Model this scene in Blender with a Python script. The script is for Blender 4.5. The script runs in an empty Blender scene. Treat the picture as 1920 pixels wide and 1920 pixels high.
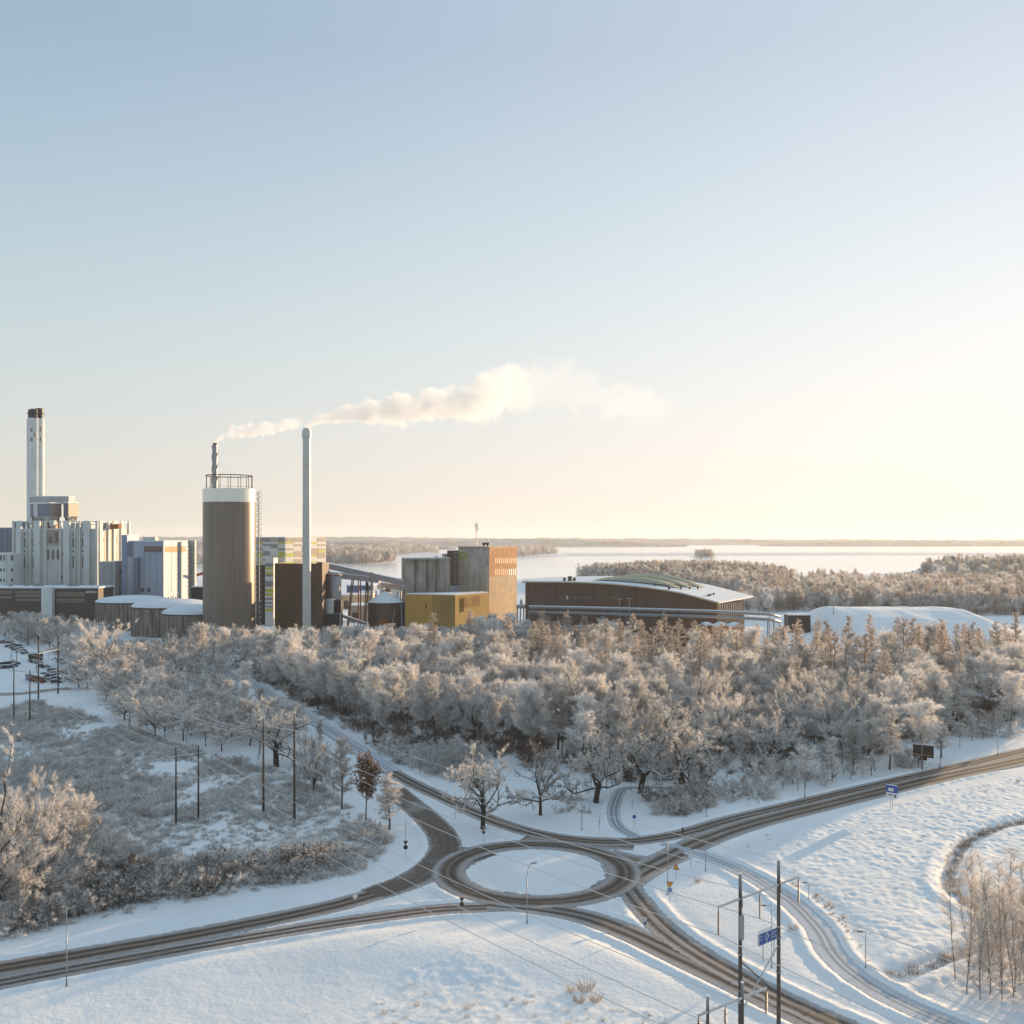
import bpy, math, random
import numpy as np
from mathutils import Vector
R = math.radians
scene = bpy.context.scene
COL = scene.collection

# ------------------------------------------------------------------ camera
H = 58.0                       # drone height above the junction (m)
F = 1920.0                     # focal length in photograph pixels
HOR = 1012.0                   # horizon row in the photograph
cam_data = bpy.data.cameras.new('camera')
cam_data.sensor_width = 36.0
cam_data.lens = 36.0
cam_data.shift_y = 52.0 / 1920.0
cam_data.clip_start = 1.0
cam_data.clip_end = 60000.0
cam = bpy.data.objects.new('camera', cam_data)
COL.objects.link(cam)
cam.location = (0, 0, H)
cam.rotation_euler = (R(90), 0, 0)
scene.camera = cam

# ------------------------------------------------------------------ sun and sky
SUN_AZ, SUN_EL = R(42.0), R(6.2)
S = Vector((math.sin(SUN_AZ) * math.cos(SUN_EL), math.cos(SUN_AZ) * math.cos(SUN_EL), math.sin(SUN_EL)))
sun_data = bpy.data.lights.new('sun', 'SUN')
sun_data.energy = 5.0
sun_data.angle = R(0.6)
sun_data.color = (1.0, 0.69, 0.38)
sun = bpy.data.objects.new('sun', sun_data)
COL.objects.link(sun)
sun.rotation_euler = S.to_track_quat('Z', 'Y').to_euler()
sun.location = (300, 300, 200)

world = bpy.data.worlds.new('World')
scene.world = world
world.use_nodes = True
wn = world.node_tree
wn.nodes.clear()
sky = wn.nodes.new('ShaderNodeTexSky')
sky.sky_type = 'NISHITA'
sky.sun_disc = False
sky.sun_elevation = SUN_EL
sky.sun_rotation = SUN_AZ
sky.altitude = 60
sky.air_density = 2.0
sky.dust_density = 0.6
sky.ozone_density = 3.0
# the photograph's soft exposure of the sky: the Nishita radiance compressed per channel, paler towards the horizon, a broad veil round the sun
def wm(op, a, b=0.0):
    nd = wn.nodes.new('ShaderNodeMath'); nd.operation = op
    for i, v in enumerate((a, b)):
        if isinstance(v, bpy.types.NodeSocket): wn.links.new(v, nd.inputs[i])
        else: nd.inputs[i].default_value = v
    return nd.outputs[0]
tc = wn.nodes.new('ShaderNodeTexCoord')
sx = wn.nodes.new('ShaderNodeSeparateXYZ'); wn.links.new(tc.outputs['Generated'], sx.inputs[0])
zc = wm('MAXIMUM', sx.outputs[2], 0.0)
zf = wm('MINIMUM', zc, 0.43)
z2 = wm('MULTIPLY', zf, zf)
hz = wm('POWER', math.e, wm('MULTIPLY', zc, -5.56))
dt = wn.nodes.new('ShaderNodeVectorMath'); dt.operation = 'DOT_PRODUCT'
wn.links.new(tc.outputs['Generated'], dt.inputs[0]); dt.inputs[1].default_value = S
veil = wm('POWER', math.e, wm('MULTIPLY', wm('SUBTRACT', dt.outputs['Value'], 1.0), 2.5))
sr = wn.nodes.new('ShaderNodeSeparateColor'); wn.links.new(sky.outputs[0], sr.inputs[0])
cr = wn.nodes.new('ShaderNodeCombineColor')
for i, (gm, k0, k1, k2, k3, vg) in enumerate(((0.146, -0.312, -0.198, -1.698, -1.507, 0.40), (0.010, -0.007, -0.494, -1.588, -1.273, 0.38), (0.020, -0.06, -0.546, -0.939, -0.704, 0.32))):
    ex = wm('ADD', wm('ADD', wm('ADD', wm('MULTIPLY', hz, k1), wm('MULTIPLY', zf, k2)), wm('MULTIPLY', z2, k3)), k0)
    val = wm('MULTIPLY', wm('POWER', wm('MAXIMUM', sr.outputs[i], 1e-4), gm), wm('POWER', math.e, ex))
    val = wm('ADD', val, wm('MULTIPLY', veil, vg))
    wn.links.new(wm('MULTIPLY', val, 10.0), cr.inputs[i])
bg = wn.nodes.new('ShaderNodeBackground')
bg.inputs['Strength'].default_value = 0.0690
wo = wn.nodes.new('ShaderNodeOutputWorld')
wn.links.new(cr.outputs[0], bg.inputs[0])
wn.links.new(bg.outputs[0], wo.inputs[0])

scene.view_settings.view_transform = 'Standard'
scene.view_settings.look = 'None'
scene.view_settings.exposure = 0.55
scene.view_settings.gamma = 1.0
scene.view_settings.use_curve_mapping = False
scene.render.engine = 'CYCLES'
cy = scene.cycles
cy.max_bounces = 12
cy.diffuse_bounces = 3
cy.glossy_bounces = 2
cy.transmission_bounces = 2
cy.transparent_max_bounces = 16
cy.volume_bounces = 8
cy.use_denoising = True
cy.caustics_reflective = False
cy.caustics_refractive = False

random.seed(11)
rng = np.random.default_rng(11)

# ------------------------------------------------------------------ helpers
def G(px, py, z=0.0):
    """photograph pixel on the plane z -> world point"""
    d = F * (H - z) / (py - HOR)
    return ((px - 960.0) / F * d, d)
def PX(px, d):
    return ((px - 960.0) / F * d, d)
def ZZ(py, d):
    return H - (py - HOR) / F * d

class MB:
    """collects shapes in world coordinates; build() links them as one mesh object"""
    def __init__(self):
        self.v = []; self.f = []; self.uv = None
    def add(self, vs, fs):
        o = len(self.v)
        self.v.extend([tuple(p) for p in vs])
        self.f.extend([tuple(i + o for i in q) for q in fs])
        return self
    def prism(self, poly, z0, z1, cap=True):
        a = sum(poly[i][0] * poly[(i + 1) % len(poly)][1] - poly[(i + 1) % len(poly)][0] * poly[i][1] for i in range(len(poly)))
        if a < 0: poly = list(reversed(poly))
        n = len(poly)
        zz0 = z0 if hasattr(z0, '__len__') else [z0] * n
        zz1 = z1 if hasattr(z1, '__len__') else [z1] * n
        if a < 0 and hasattr(z1, '__len__'): zz1 = list(reversed(zz1))
        if a < 0 and hasattr(z0, '__len__'): zz0 = list(reversed(zz0))
        vs = [(p[0], p[1], zz0[i]) for i, p in enumerate(poly)] + [(p[0], p[1], zz1[i]) for i, p in enumerate(poly)]
        fs = [(i, (i + 1) % n, n + (i + 1) % n, n + i) for i in range(n)]
        if cap: fs += [tuple(range(n - 1, -1, -1)), tuple(range(n, 2 * n))]
        return self.add(vs, fs)
    def box(self, cx, cy_, z0, z1, sx, sy, rot=0.0):
        c, s = math.cos(rot), math.sin(rot)
        poly = [(cx + c * x - s * y, cy_ + s * x + c * y) for x, y in ((-sx / 2, -sy / 2), (sx / 2, -sy / 2), (sx / 2, sy / 2), (-sx / 2, sy / 2))]
        return self.prism(poly, z0, z1)
    def tube(self, p0, p1, r0, r1=None, n=8, cap=True):
        r1 = r0 if r1 is None else r1
        p0, p1 = Vector(p0), Vector(p1)
        d = p1 - p0
        if d.length < 1e-6: return self
        d.normalize()
        u = d.cross(Vector((0, 0, 1)) if abs(d.z) < 0.9 else Vector((1, 0, 0))).normalized()
        w = d.cross(u)
        vs = []
        for p, r in ((p0, r0), (p1, r1)):
            for i in range(n):
                a = 2 * math.pi * i / n
                vs.append(p + (u * math.cos(a) + w * math.sin(a)) * r)
        fs = [(i, (i + 1) % n, n + (i + 1) % n, n + i) for i in range(n)]
        if cap: fs += [tuple(range(n - 1, -1, -1)), tuple(range(n, 2 * n))]
        return self.add(vs, fs)
    def path(self, pts, r, n=6):
        rs = r if hasattr(r, '__len__') else [r] * len(pts)
        P = [Vector(p) for p in pts]
        vs, fs = [], []
        for k, p in enumerate(P):
            d = (P[min(k + 1, len(P) - 1)] - P[max(k - 1, 0)]).normalized()
            u = d.cross(Vector((0, 0, 1)) if abs(d.z) < 0.95 else Vector((1, 0, 0))).normalized()
            w = d.cross(u)
            for i in range(n):
                a = 2 * math.pi * i / n
                vs.append(p + (u * math.cos(a) + w * math.sin(a)) * rs[k])
        for k in range(len(P) - 1):
            for i in range(n):
                fs.append((k * n + i, k * n + (i + 1) % n, (k + 1) * n + (i + 1) % n, (k + 1) * n + i))
        fs += [tuple(range(n - 1, -1, -1)), tuple((len(P) - 1) * n + i for i in range(n))]
        return self.add(vs, fs)
    def lathe(self, cx, cy_, prof, n=32, a0=0.0, a1=2 * math.pi):
        full = abs(a1 - a0 - 2 * math.pi) < 1e-6
        m = n if full else n + 1
        vs, fs = [], []
        for r, z in prof:
            for i in range(m):
                a = a0 + (a1 - a0) * i / n
                vs.append((cx + r * math.cos(a), cy_ + r * math.sin(a), z))
        for k in range(len(prof) - 1):
            for i in range(n):
                j = (i + 1) % m
                fs.append((k * m + i, k * m + j, (k + 1) * m + j, (k + 1) * m + i))
        return self.add(vs, fs)
    def cyl(self, cx, cy_, z0, z1, r, n=24):
        return self.tube((cx, cy_, z0), (cx, cy_, z1), r, r, n)
    def wall(self, A, B, u0, u1, z0, z1, o0, o1):
        """box standing on the wall line A->B (left to right seen from outside), from u0 to u1 metres, o0..o1 metres out of the wall"""
        d = Vector((B[0] - A[0], B[1] - A[1])).normalized()
        n = Vector((d.y, -d.x))
        a = Vector(A)
        poly = [a + d * u0 + n * o0, a + d * u1 + n * o0, a + d * u1 + n * o1, a + d * u0 + n * o1]
        return self.prism([(p.x, p.y) for p in poly], z0, z1)
    def build(self, name, material, parent=None, smooth=False, **props):
        org = Vector(parent.get('_org', (0, 0, 0))) if parent else Vector((0, 0, 0))
        me = bpy.data.meshes.new(name)
        me.from_pydata([(x - org.x, y - org.y, z - org.z) for x, y, z in self.v], [], self.f)
        if material: me.materials.append(material)
        if smooth: me.shade_smooth()
        o = bpy.data.objects.new(name, me)
        COL.objects.link(o)
        if parent:
            o.parent = parent
            o['_org'] = tuple(org)
        for k, val in props.items(): o[k] = val
        return o

def thing(name, label, category, loc=(0, 0, 0), group=None):
    o = bpy.data.objects.new(name, None)
    o.empty_display_size = 1
    COL.objects.link(o)
    o.location = loc
    o['_org'] = tuple(loc)
    o['label'] = label; o['category'] = category
    if group: o['group'] = group
    return o
def tag(o, label, category, group=None):
    o['label'] = label; o['category'] = category
    if group: o['group'] = group
    return o
def recenter(o, loc):
    """move a top-level mesh's origin to loc without moving the mesh"""
    me = o.data
    me.transform(__import__('mathutils').Matrix.Translation(-Vector(loc)))
    o.location = loc
    return o
def upx(A, B, px):
    k = (px - 960.0) / F
    t = (k * A[1] - A[0]) / ((B[0] - A[0]) - k * (B[1] - A[1]))
    L = math.hypot(B[0] - A[0], B[1] - A[1])
    return t * L, A[1] + t * (B[1] - A[1])
def wpx(mb, A, B, px0, px1, py0, py1, o0=-0.3, o1=0.06):
    """wall box given by where the photograph shows it on the wall A-B"""
    u0, d0 = upx(A, B, px0); u1, d1 = upx(A, B, px1)
    dm = (d0 + d1) / 2
    return mb.wall(A, B, u0, u1, ZZ(py1, dm), ZZ(py0, dm), o0, o1)

# ---- value noise
_TAB = np.random.default_rng(5).random((256, 256))
def vnoise(x, y):
    xi = np.floor(x).astype(int); yi = np.floor(y).astype(int)
    fx = x - xi; fy = y - yi
    fx = fx * fx * (3 - 2 * fx); fy = fy * fy * (3 - 2 * fy)
    a = _TAB[xi & 255, yi & 255]; b = _TAB[(xi + 1) & 255, yi & 255]
    c = _TAB[xi & 255, (yi + 1) & 255]; d = _TAB[(xi + 1) & 255, (yi + 1) & 255]
    return (a * (1 - fx) + b * fx) * (1 - fy) + (c * (1 - fx) + d * fx) * fy
def fbm(x, y, octv=4):
    s = 0; a = 0.5; t = 0
    for i in range(octv):
        s = s + a * vnoise(x * 2 ** i + 17.3 * i, y * 2 ** i + 5.1 * i); t += a; a *= 0.5
    return s / t
def sstep(a, b, x):
    t = np.clip((x - a) / (b - a), 0, 1)
    return t * t * (3 - 2 * t)

# ------------------------------------------------------------------ materials
class NT:
    def __init__(self, name):
        self.m = bpy.data.materials.new(name)
        self.m.use_nodes = True
        self.t = self.m.node_tree
        self.t.nodes.clear()
        self.out = self.t.nodes.new('ShaderNodeOutputMaterial')
    def n(self, typ, ins=None, **props):
        nd = self.t.nodes.new(typ)
        for k, v in props.items(): setattr(nd, k, v)
        for k, v in (ins or {}).items(): self.set(nd.inputs[k], v)
        return nd
    def set(self, sock, v):
        if hasattr(v, 'is_output') or isinstance(v, bpy.types.NodeSocket): self.t.links.new(v, sock)
        else:
            if hasattr(sock.default_value, '__len__') and not hasattr(v, '__len__'): v = [v] * len(sock.default_value)
            if hasattr(v, '__len__') and len(v) == 3 and len(sock.default_value) == 4: v = (*v, 1)
            sock.default_value = v
    def math(self, op, a, b=0.0, c=None, clamp=False):
        nd = self.n('ShaderNodeMath', operation=op, use_clamp=clamp)
        self.set(nd.inputs[0], a); self.set(nd.inputs[1], b)
        if c is not None: self.set(nd.inputs[2], c)
        return nd.outputs[0]
    def step(self, v, a, b, lo=0.0, hi=1.0):
        nd = self.n('ShaderNodeMapRange', interpolation_type='SMOOTHSTEP')
        self.set(nd.inputs['Value'], v)
        nd.inputs['From Min'].default_value = a; nd.inputs['From Max'].default_value = b
        nd.inputs['To Min'].default_value = lo; nd.inputs['To Max'].default_value = hi
        return nd.outputs[0]
    def mix(self, fac, a, b, blend='MIX'):
        nd = self.n('ShaderNodeMix', data_type='RGBA', blend_type=blend)
        self.set(nd.inputs['Factor'], fac); self.set(nd.inputs['A'], a) if False else None
        ins = [s for s in nd.inputs if s.type == 'RGBA']
        self.set(ins[0], a); self.set(ins[1], b)
        return [s for s in nd.outputs if s.type == 'RGBA'][0]
    def noise(self, scale, detail=4.0, rough=0.55, vec=None, out='Fac'):
        nd = self.n('ShaderNodeTexNoise')
        nd.inputs['Scale'].default_value = scale; nd.inputs['Detail'].default_value = detail; nd.inputs['Roughness'].default_value = rough
        if vec is not None: self.t.links.new(vec, nd.inputs['Vector'])
        return nd.outputs[out]
    def pos(self):
        return self.n('ShaderNodeNewGeometry').outputs['Position']
    def obj(self):
        return self.n('ShaderNodeTexCoord').outputs['Object']
    def scaled(self, vec, s):
        nd = self.n('ShaderNodeMapping'); self.t.links.new(vec, nd.inputs['Vector']); nd.inputs['Scale'].default_value = s
        return nd.outputs[0]
    def xyz(self, vec):
        nd = self.n('ShaderNodeSeparateXYZ'); self.t.links.new(vec, nd.inputs[0]); return nd.outputs
    def nz(self):
        return self.xyz(self.n('ShaderNodeNewGeometry').outputs['Normal'])[2]
    def bump(self, h, strength=0.5, dist=0.2):
        nd = self.n('ShaderNodeBump'); self.t.links.new(h, nd.inputs['Height'])
        nd.inputs['Strength'].default_value = strength; nd.inputs['Distance'].default_value = dist
        return nd.outputs[0]
    def bsdf(self, col, rough=0.7, metallic=0.0, normal=None, spec=0.4):
        nd = self.n('ShaderNodeBsdfPrincipled')
        self.set(nd.inputs['Base Color'], col); self.set(nd.inputs['Roughness'], rough); self.set(nd.inputs['Metallic'], metallic)
        nd.inputs['Specular IOR Level'].default_value = spec
        if normal is not None: self.t.links.new(normal, nd.inputs['Normal'])
        return nd.outputs[0]
    def surf(self, sh):
        self.t.links.new(sh, self.out.inputs['Surface']); return self.m

SNOW = (0.86, 0.86, 0.86)
def m_plain(name, col, rough=0.65, metallic=0.0, var=0.12, scale=0.25, snow=False, streak=0.0, spec=0.4):
    """painted / clad surface with soft soiling, optional vertical streaks, optional snow lying on top faces"""
    t = NT(name)
    p = t.pos()
    n = t.noise(scale, 5.0, 0.6, p)
    v = t.step(n, 0.3, 0.7, 1 - var, 1 + var * 0.6)
    c = t.mix(1.0, col, t.n('ShaderNodeCombineXYZ', {0: v, 1: v, 2: v}).outputs[0], 'MULTIPLY')
    if streak:
        s = t.noise(1.0, 4.0, 0.6, t.scaled(p, (0.55, 0.55, 0.035)))
        c = t.mix(t.step(s, 0.45, 0.68, 0.0, streak), c, tuple(x * 0.35 for x in col))
    if snow:
        c = t.mix(t.step(t.nz(), 0.55, 0.8), c, SNOW)
    return t.surf(t.bsdf(c, rough, metallic, spec=spec))

def m_snow(name='snow', bump=0.35, tint=(1, 1, 1)):
    t = NT(name)
    p = t.pos()
    big = t.noise(0.05, 4.0, 0.5, p)
    fine = t.noise(1.4, 6.0, 0.65, p)
    mid = t.noise(0.35, 4.0, 0.6, p)
    c = t.mix(t.step(big, 0.3, 0.7), tuple(x * y for x, y in zip((0.90, 0.875, 0.855), tint)), tuple(x * y for x, y in zip((0.955, 0.93, 0.91), tint)))
    hgt = t.math('ADD', t.math('MULTIPLY', fine, 0.3), mid)
    return t.surf(t.bsdf(c, 0.75, 0, t.bump(hgt, bump, 0.4), 0.25))
M = {}
M['snow'] = m_snow('snow')
M['snow_smooth'] = m_snow('smooth_snow', 0.12)
# ------------------------------------------------------------------ ground, roads, lake, hills
def spline(pts, step=1.0):
    P = [np.array(p, float) for p in pts]
    P = [2 * P[0] - P[1]] + P + [2 * P[-1] - P[-2]]
    out = []
    for i in range(1, len(P) - 2):
        n = max(2, int(np.linalg.norm(P[i + 1] - P[i]) / step))
        for k in range(n):
            t = k / n
            a, b, c, d = P[i - 1], P[i], P[i + 1], P[i + 2]
            out.append(0.5 * ((2 * b) + (-a + c) * t + (2 * a - 5 * b + 4 * c - d) * t * t + (-a + 3 * b - 3 * c + d) * t ** 3))
    out.append(P[-2])
    return np.array(out)
def gpts(pix): return [G(x, y) for x, y in pix]

RC = (4.3, 179.3)              # centre of the roundabout
RIN, ROUT = 12.6, 18.2
ROADS = []                     # (points, half width) for the terrain

def m_road(name, tracks, hw, base=(0.235, 0.14, 0.082), dark=(0.078, 0.050, 0.032), pale=(0.42, 0.38, 0.36), palemix=0.5, tw=0.55, edge=1.1):
    """slush-covered road: lateral metres in u, metres along in v; bare wheel tracks, packed snow between, ragged snowy verge"""
    t = NT(name)
    uv = t.n('ShaderNodeUVMap', uv_map='UVMap').outputs[0]
    x = t.xyz(uv)
    u, v = x[0], x[1]
    wv = t.n('ShaderNodeCombineXYZ', {0: t.math('MULTIPLY', u, 0.9), 1: t.math('MULTIPLY', v, 0.022), 2: 0.0}).outputs[0]
    streak = t.noise(1.6, 5.0, 0.6, wv)
    pos = t.pos()
    patch = t.noise(0.22, 4.0, 0.6, pos)
    wob = t.math('MULTIPLY', t.math('SUBTRACT', t.noise(0.06, 2.0, 0.5, pos), 0.5), 0.8)
    ul = t.math('ADD', u, wob)
    tr = None
    for c in tracks:
        a = t.math('ABSOLUTE', t.math('SUBTRACT', ul, c))
        b = t.step(a, tw * 0.45, tw * 1.3, 1.0, 0.0)
        tr = b if tr is None else t.math('MAXIMUM', tr, b)
    pal = t.math('MULTIPLY', t.step(streak, 0.38, 0.62), palemix)
    c = t.mix(pal, base, pale)
    snowp = t.step(t.noise(0.11, 5.0, 0.65, pos), 0.52, 0.68, 0.0, 0.42)
    c = t.mix(snowp, c, (0.50, 0.46, 0.43))
    if tr is not None:
        tr = t.math('MULTIPLY', tr, t.step(patch, 0.22, 0.45, 0.55, 1.0))
        c = t.mix(tr, c, dark)
    c = t.mix(t.step(streak, 0.55, 0.8, 0.0, 0.45), c, dark)
    en = t.math('MULTIPLY', t.math('SUBTRACT', t.noise(0.8, 5.0, 0.7, pos), 0.5), 1.7)
    e = t.math('ADD', t.math('ABSOLUTE', u), en)
    c = t.mix(t.step(e, hw - edge * 1.7, hw - edge * 0.4), c, tuple(0.45 * a + 0.55 * b for a, b in zip(base, (0.62, 0.60, 0.60))))
    mask = t.step(e, hw - edge * 0.55, hw, 1.0, 0.0)
    sh = t.bsdf(c, 0.62, 0, t.bump(streak, 0.3, 0.05), 0.35)
    tp = t.n('ShaderNodeBsdfTransparent').outputs[0]
    mx = t.n('ShaderNodeMixShader')
    t.t.links.new(mask, mx.inputs[0]); t.t.links.new(tp, mx.inputs[1]); t.t.links.new(sh, mx.inputs[2])
    return t.surf(mx.outputs[0])

road_k = [0]
def strip(name, pts, hw, material, z=None, closed=False, terrain=True):
    C = spline(pts, 1.2) if not closed else np.array(pts)
    n = len(C)
    if closed: T = np.roll(C, -1, 0) - np.roll(C, 1, 0)
    else:
        T = np.gradient(C, axis=0)
    T /= np.linalg.norm(T, axis=1)[:, None]
    N = np.stack([-T[:, 1], T[:, 0]], 1)
    lat = np.linspace(-hw, hw, 7)
    road_k[0] += 1
    zz = 0.02 + 0.006 * road_k[0] if z is None else z
    V, UVs = [], []
    s = np.concatenate([[0], np.cumsum(np.linalg.norm(np.diff(C, axis=0), axis=1))])
    if closed:
        C = np.vstack([C, C[:1]]); N = np.vstack([N, N[:1]]); s = np.append(s, s[-1] + np.linalg.norm(C[-1] - C[-2])); n += 1
    for i in range(n):
        for l in lat:
            p = C[i] + N[i] * l
            V.append((p[0], p[1], zz)); UVs.append((l, s[i]))
    m = len(lat)
    Fs = [(i * m + j + 1, i * m + j, (i + 1) * m + j, (i + 1) * m + j + 1) for i in range(n - 1) for j in range(m - 1)]
    me = bpy.data.meshes.new(name)
    me.from_pydata(V, [], Fs)
    uvl = me.uv_layers.new(name='UVMap')
    for lp in me.loops: uvl.data[lp.index].uv = UVs[lp.vertex_index]
    me.materials.append(material)
    o = bpy.data.objects.new(name, me); COL.objects.link(o)
    o['kind'] = 'structure'
    if terrain: ROADS.append((C, hw))
    return o

ringpts = [(RC[0] + (RIN + ROUT) / 2 * math.cos(a), RC[1] + (RIN + ROUT) / 2 * math.sin(a)) for a in np.linspace(0, 2 * math.pi, 96, endpoint=False)]
W1 = 2.9
# arms first, the ring last (on top); short slush aprons where they run together
MJ = m_road('slush_apron', (), 4.2, base=(0.215, 0.127, 0.073), palemix=0.4, edge=1.6)
for pp_ in ([(985, 1568), (1060, 1577), (1140, 1581), (1190, 1584)], [(1130, 1602), (1180, 1614), (1220, 1618)], [(862, 1588), (842, 1612), (858, 1640)], [(930, 1684), (1000, 1694), (1075, 1694)], [(1120, 1672), (1165, 1655), (1185, 1632)]):
    strip('road', gpts(pp_), 4.2, MJ)
strip('road', gpts([(700, 1425), (750, 1457), (850, 1505), (930, 1541), (1010, 1564), (1100, 1577), (1190, 1577), (1280, 1563), (1370, 1537), (1500, 1506), (1620, 1478), (1760, 1446), (1920, 1408), (2120, 1362), (2400, 1305)]), 2.8,
      m_road('slush_two_tracks', (-0.85, 0.85), 2.8, palemix=0.65))
strip('road', gpts([(1160, 1664), (1200, 1637), (1262, 1604), (1330, 1572), (1420, 1542), (1560, 1507), (1760, 1459), (1920, 1425), (2120, 1377), (2400, 1318)]), 3.6,
      m_road('slush_sanded', (-1.1, 1.1), 3.6, base=(0.25, 0.17, 0.11), palemix=0.4))
strip('road', gpts([(920, 1600), (880, 1612), (830, 1630), (760, 1660), (680, 1684), (600, 1705), (400, 1746), (200, 1782), (0, 1817), (-200, 1853)]), 3.0,
      m_road('slush_brown', (-0.9, 0.9), 3.0, palemix=0.35))
strip('road', gpts([(1060, 1694), (1000, 1697), (900, 1702), (820, 1706), (740, 1716), (600, 1736), (400, 1770), (200, 1806), (0, 1844), (-200, 1884)]), 2.5,
      m_road('bare_two_tracks', (-0.8, 0.8), 2.5, palemix=0.85, pale=(0.55, 0.53, 0.52), tw=0.5))
strip('road', gpts([(735, 1478), (762, 1502), (796, 1530), (826, 1562), (834, 1592), (815, 1620), (770, 1650), (700, 1677)]), 3.3,
      m_road('slush_dark_bend', (), 3.3, base=(0.115, 0.074, 0.049), palemix=0.12, edge=0.6))
strip('road', gpts([(920, 1694), (1000, 1702), (1090, 1718), (1180, 1750), (1280, 1797), (1380, 1845), (1480, 1892), (1560, 1930), (1660, 1985)]), 3.0,
      m_road('slush_grey', (-0.9, 1.0), 3.0, base=(0.24, 0.19, 0.15), palemix=0.6))
strip('road', gpts([(1150, 1622), (1168, 1648), (1192, 1684), (1240, 1738), (1310, 1789), (1400, 1840), (1500, 1890), (1600, 1935), (1700, 1985)]), 2.6,
      m_road('bare_tracks_south', (-0.95, 0.95), 2.6, palemix=0.9, pale=(0.55, 0.52, 0.50), tw=0.55))
strip('roundabout_road', ringpts, (ROUT - RIN) / 2 + 0.5, m_road('slush_ring', (-1.2, 0.6), (ROUT - RIN) / 2 + 0.5, base=(0.215, 0.127, 0.073), palemix=0.38, tw=0.8, edge=1.5), closed=True)
def m_path(name, hw, pale=(0.60, 0.61, 0.64), dark=(0.36, 0.36, 0.38)):
    return m_road(name, (-0.45, 0.5), hw, base=pale, dark=dark, pale=(0.74, 0.75, 0.78), palemix=0.6, tw=0.3, edge=0.5)
PATH_PIX = [(1292, 1596), (1340, 1612), (1400, 1640), (1470, 1682), (1530, 1738), (1560, 1790), (1610, 1836), (1690, 1882), (1790, 1925), (1900, 1975)]
strip('path', gpts(PATH_PIX), 2.2, m_path('trodden_snow', 2.2))
strip('path', gpts([(1260, 1478), (1205, 1478), (1168, 1480), (1155, 1500), (1150, 1528), (1160, 1552), (1195, 1572)]), 1.5, m_path('trodden_track', 1.5, (0.55, 0.56, 0.60), (0.30, 0.30, 0.32)))
strip('path', gpts([(1240, 1583), (1275, 1590), (1300, 1600)]), 1.2, m_path('trodden_crossing', 1.2))

strip('path', gpts([(235, 1206), (300, 1222), (380, 1247), (440, 1268), (490, 1292), (545, 1326), (600, 1358), (660, 1398), (705, 1428), (735, 1447)]), 2.7, m_path('snow_covered_road', 2.7))
DITCHES = [gpts([(1990, 1520), (1915, 1542), (1862, 1556), (1815, 1580), (1788, 1622), (1782, 1662), (1812, 1690), (1850, 1712)]),
           gpts([(1690, 1832), (1750, 1806), (1830, 1778), (1880, 1756), (1930, 1732), (2000, 1700)])]
def dist_to(xs, ys, C):
    """distance from points to polyline C (dense), chunked"""
    out = np.full(xs.shape, 1e9)
    P = np.stack([xs, ys], 1)
    for k in range(0, len(C), 40):
        c = C[k:k + 40]
        bb0, bb1 = c.min(0) - 30, c.max(0) + 30
        sel = np.where((P[:, 0] > bb0[0]) & (P[:, 0] < bb1[0]) & (P[:, 1] > bb0[1]) & (P[:, 1] < bb1[1]))[0]
        if len(sel) == 0: continue
        q = P[sel]
        d = np.full(len(sel), 1e9)
        for p in c:
            d = np.minimum(d, (q[:, 0] - p[0]) ** 2 + (q[:, 1] - p[1]) ** 2)
        out[sel] = np.minimum(out[sel], np.sqrt(d))
    return out

def inpoly(x, y, poly):
    x = np.asarray(x, float); y = np.asarray(y, float)
    r = np.zeros(x.shape, bool)
    n = len(poly)
    for i in range(n):
        x0, y0 = poly[i]; x1, y1 = poly[(i + 1) % n]
        c = ((y0 > y) != (y1 > y)) & (x < (x1 - x0) * (y - y0) / (y1 - y0 + 1e-12) + x0)
        r ^= c
    return r

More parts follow.
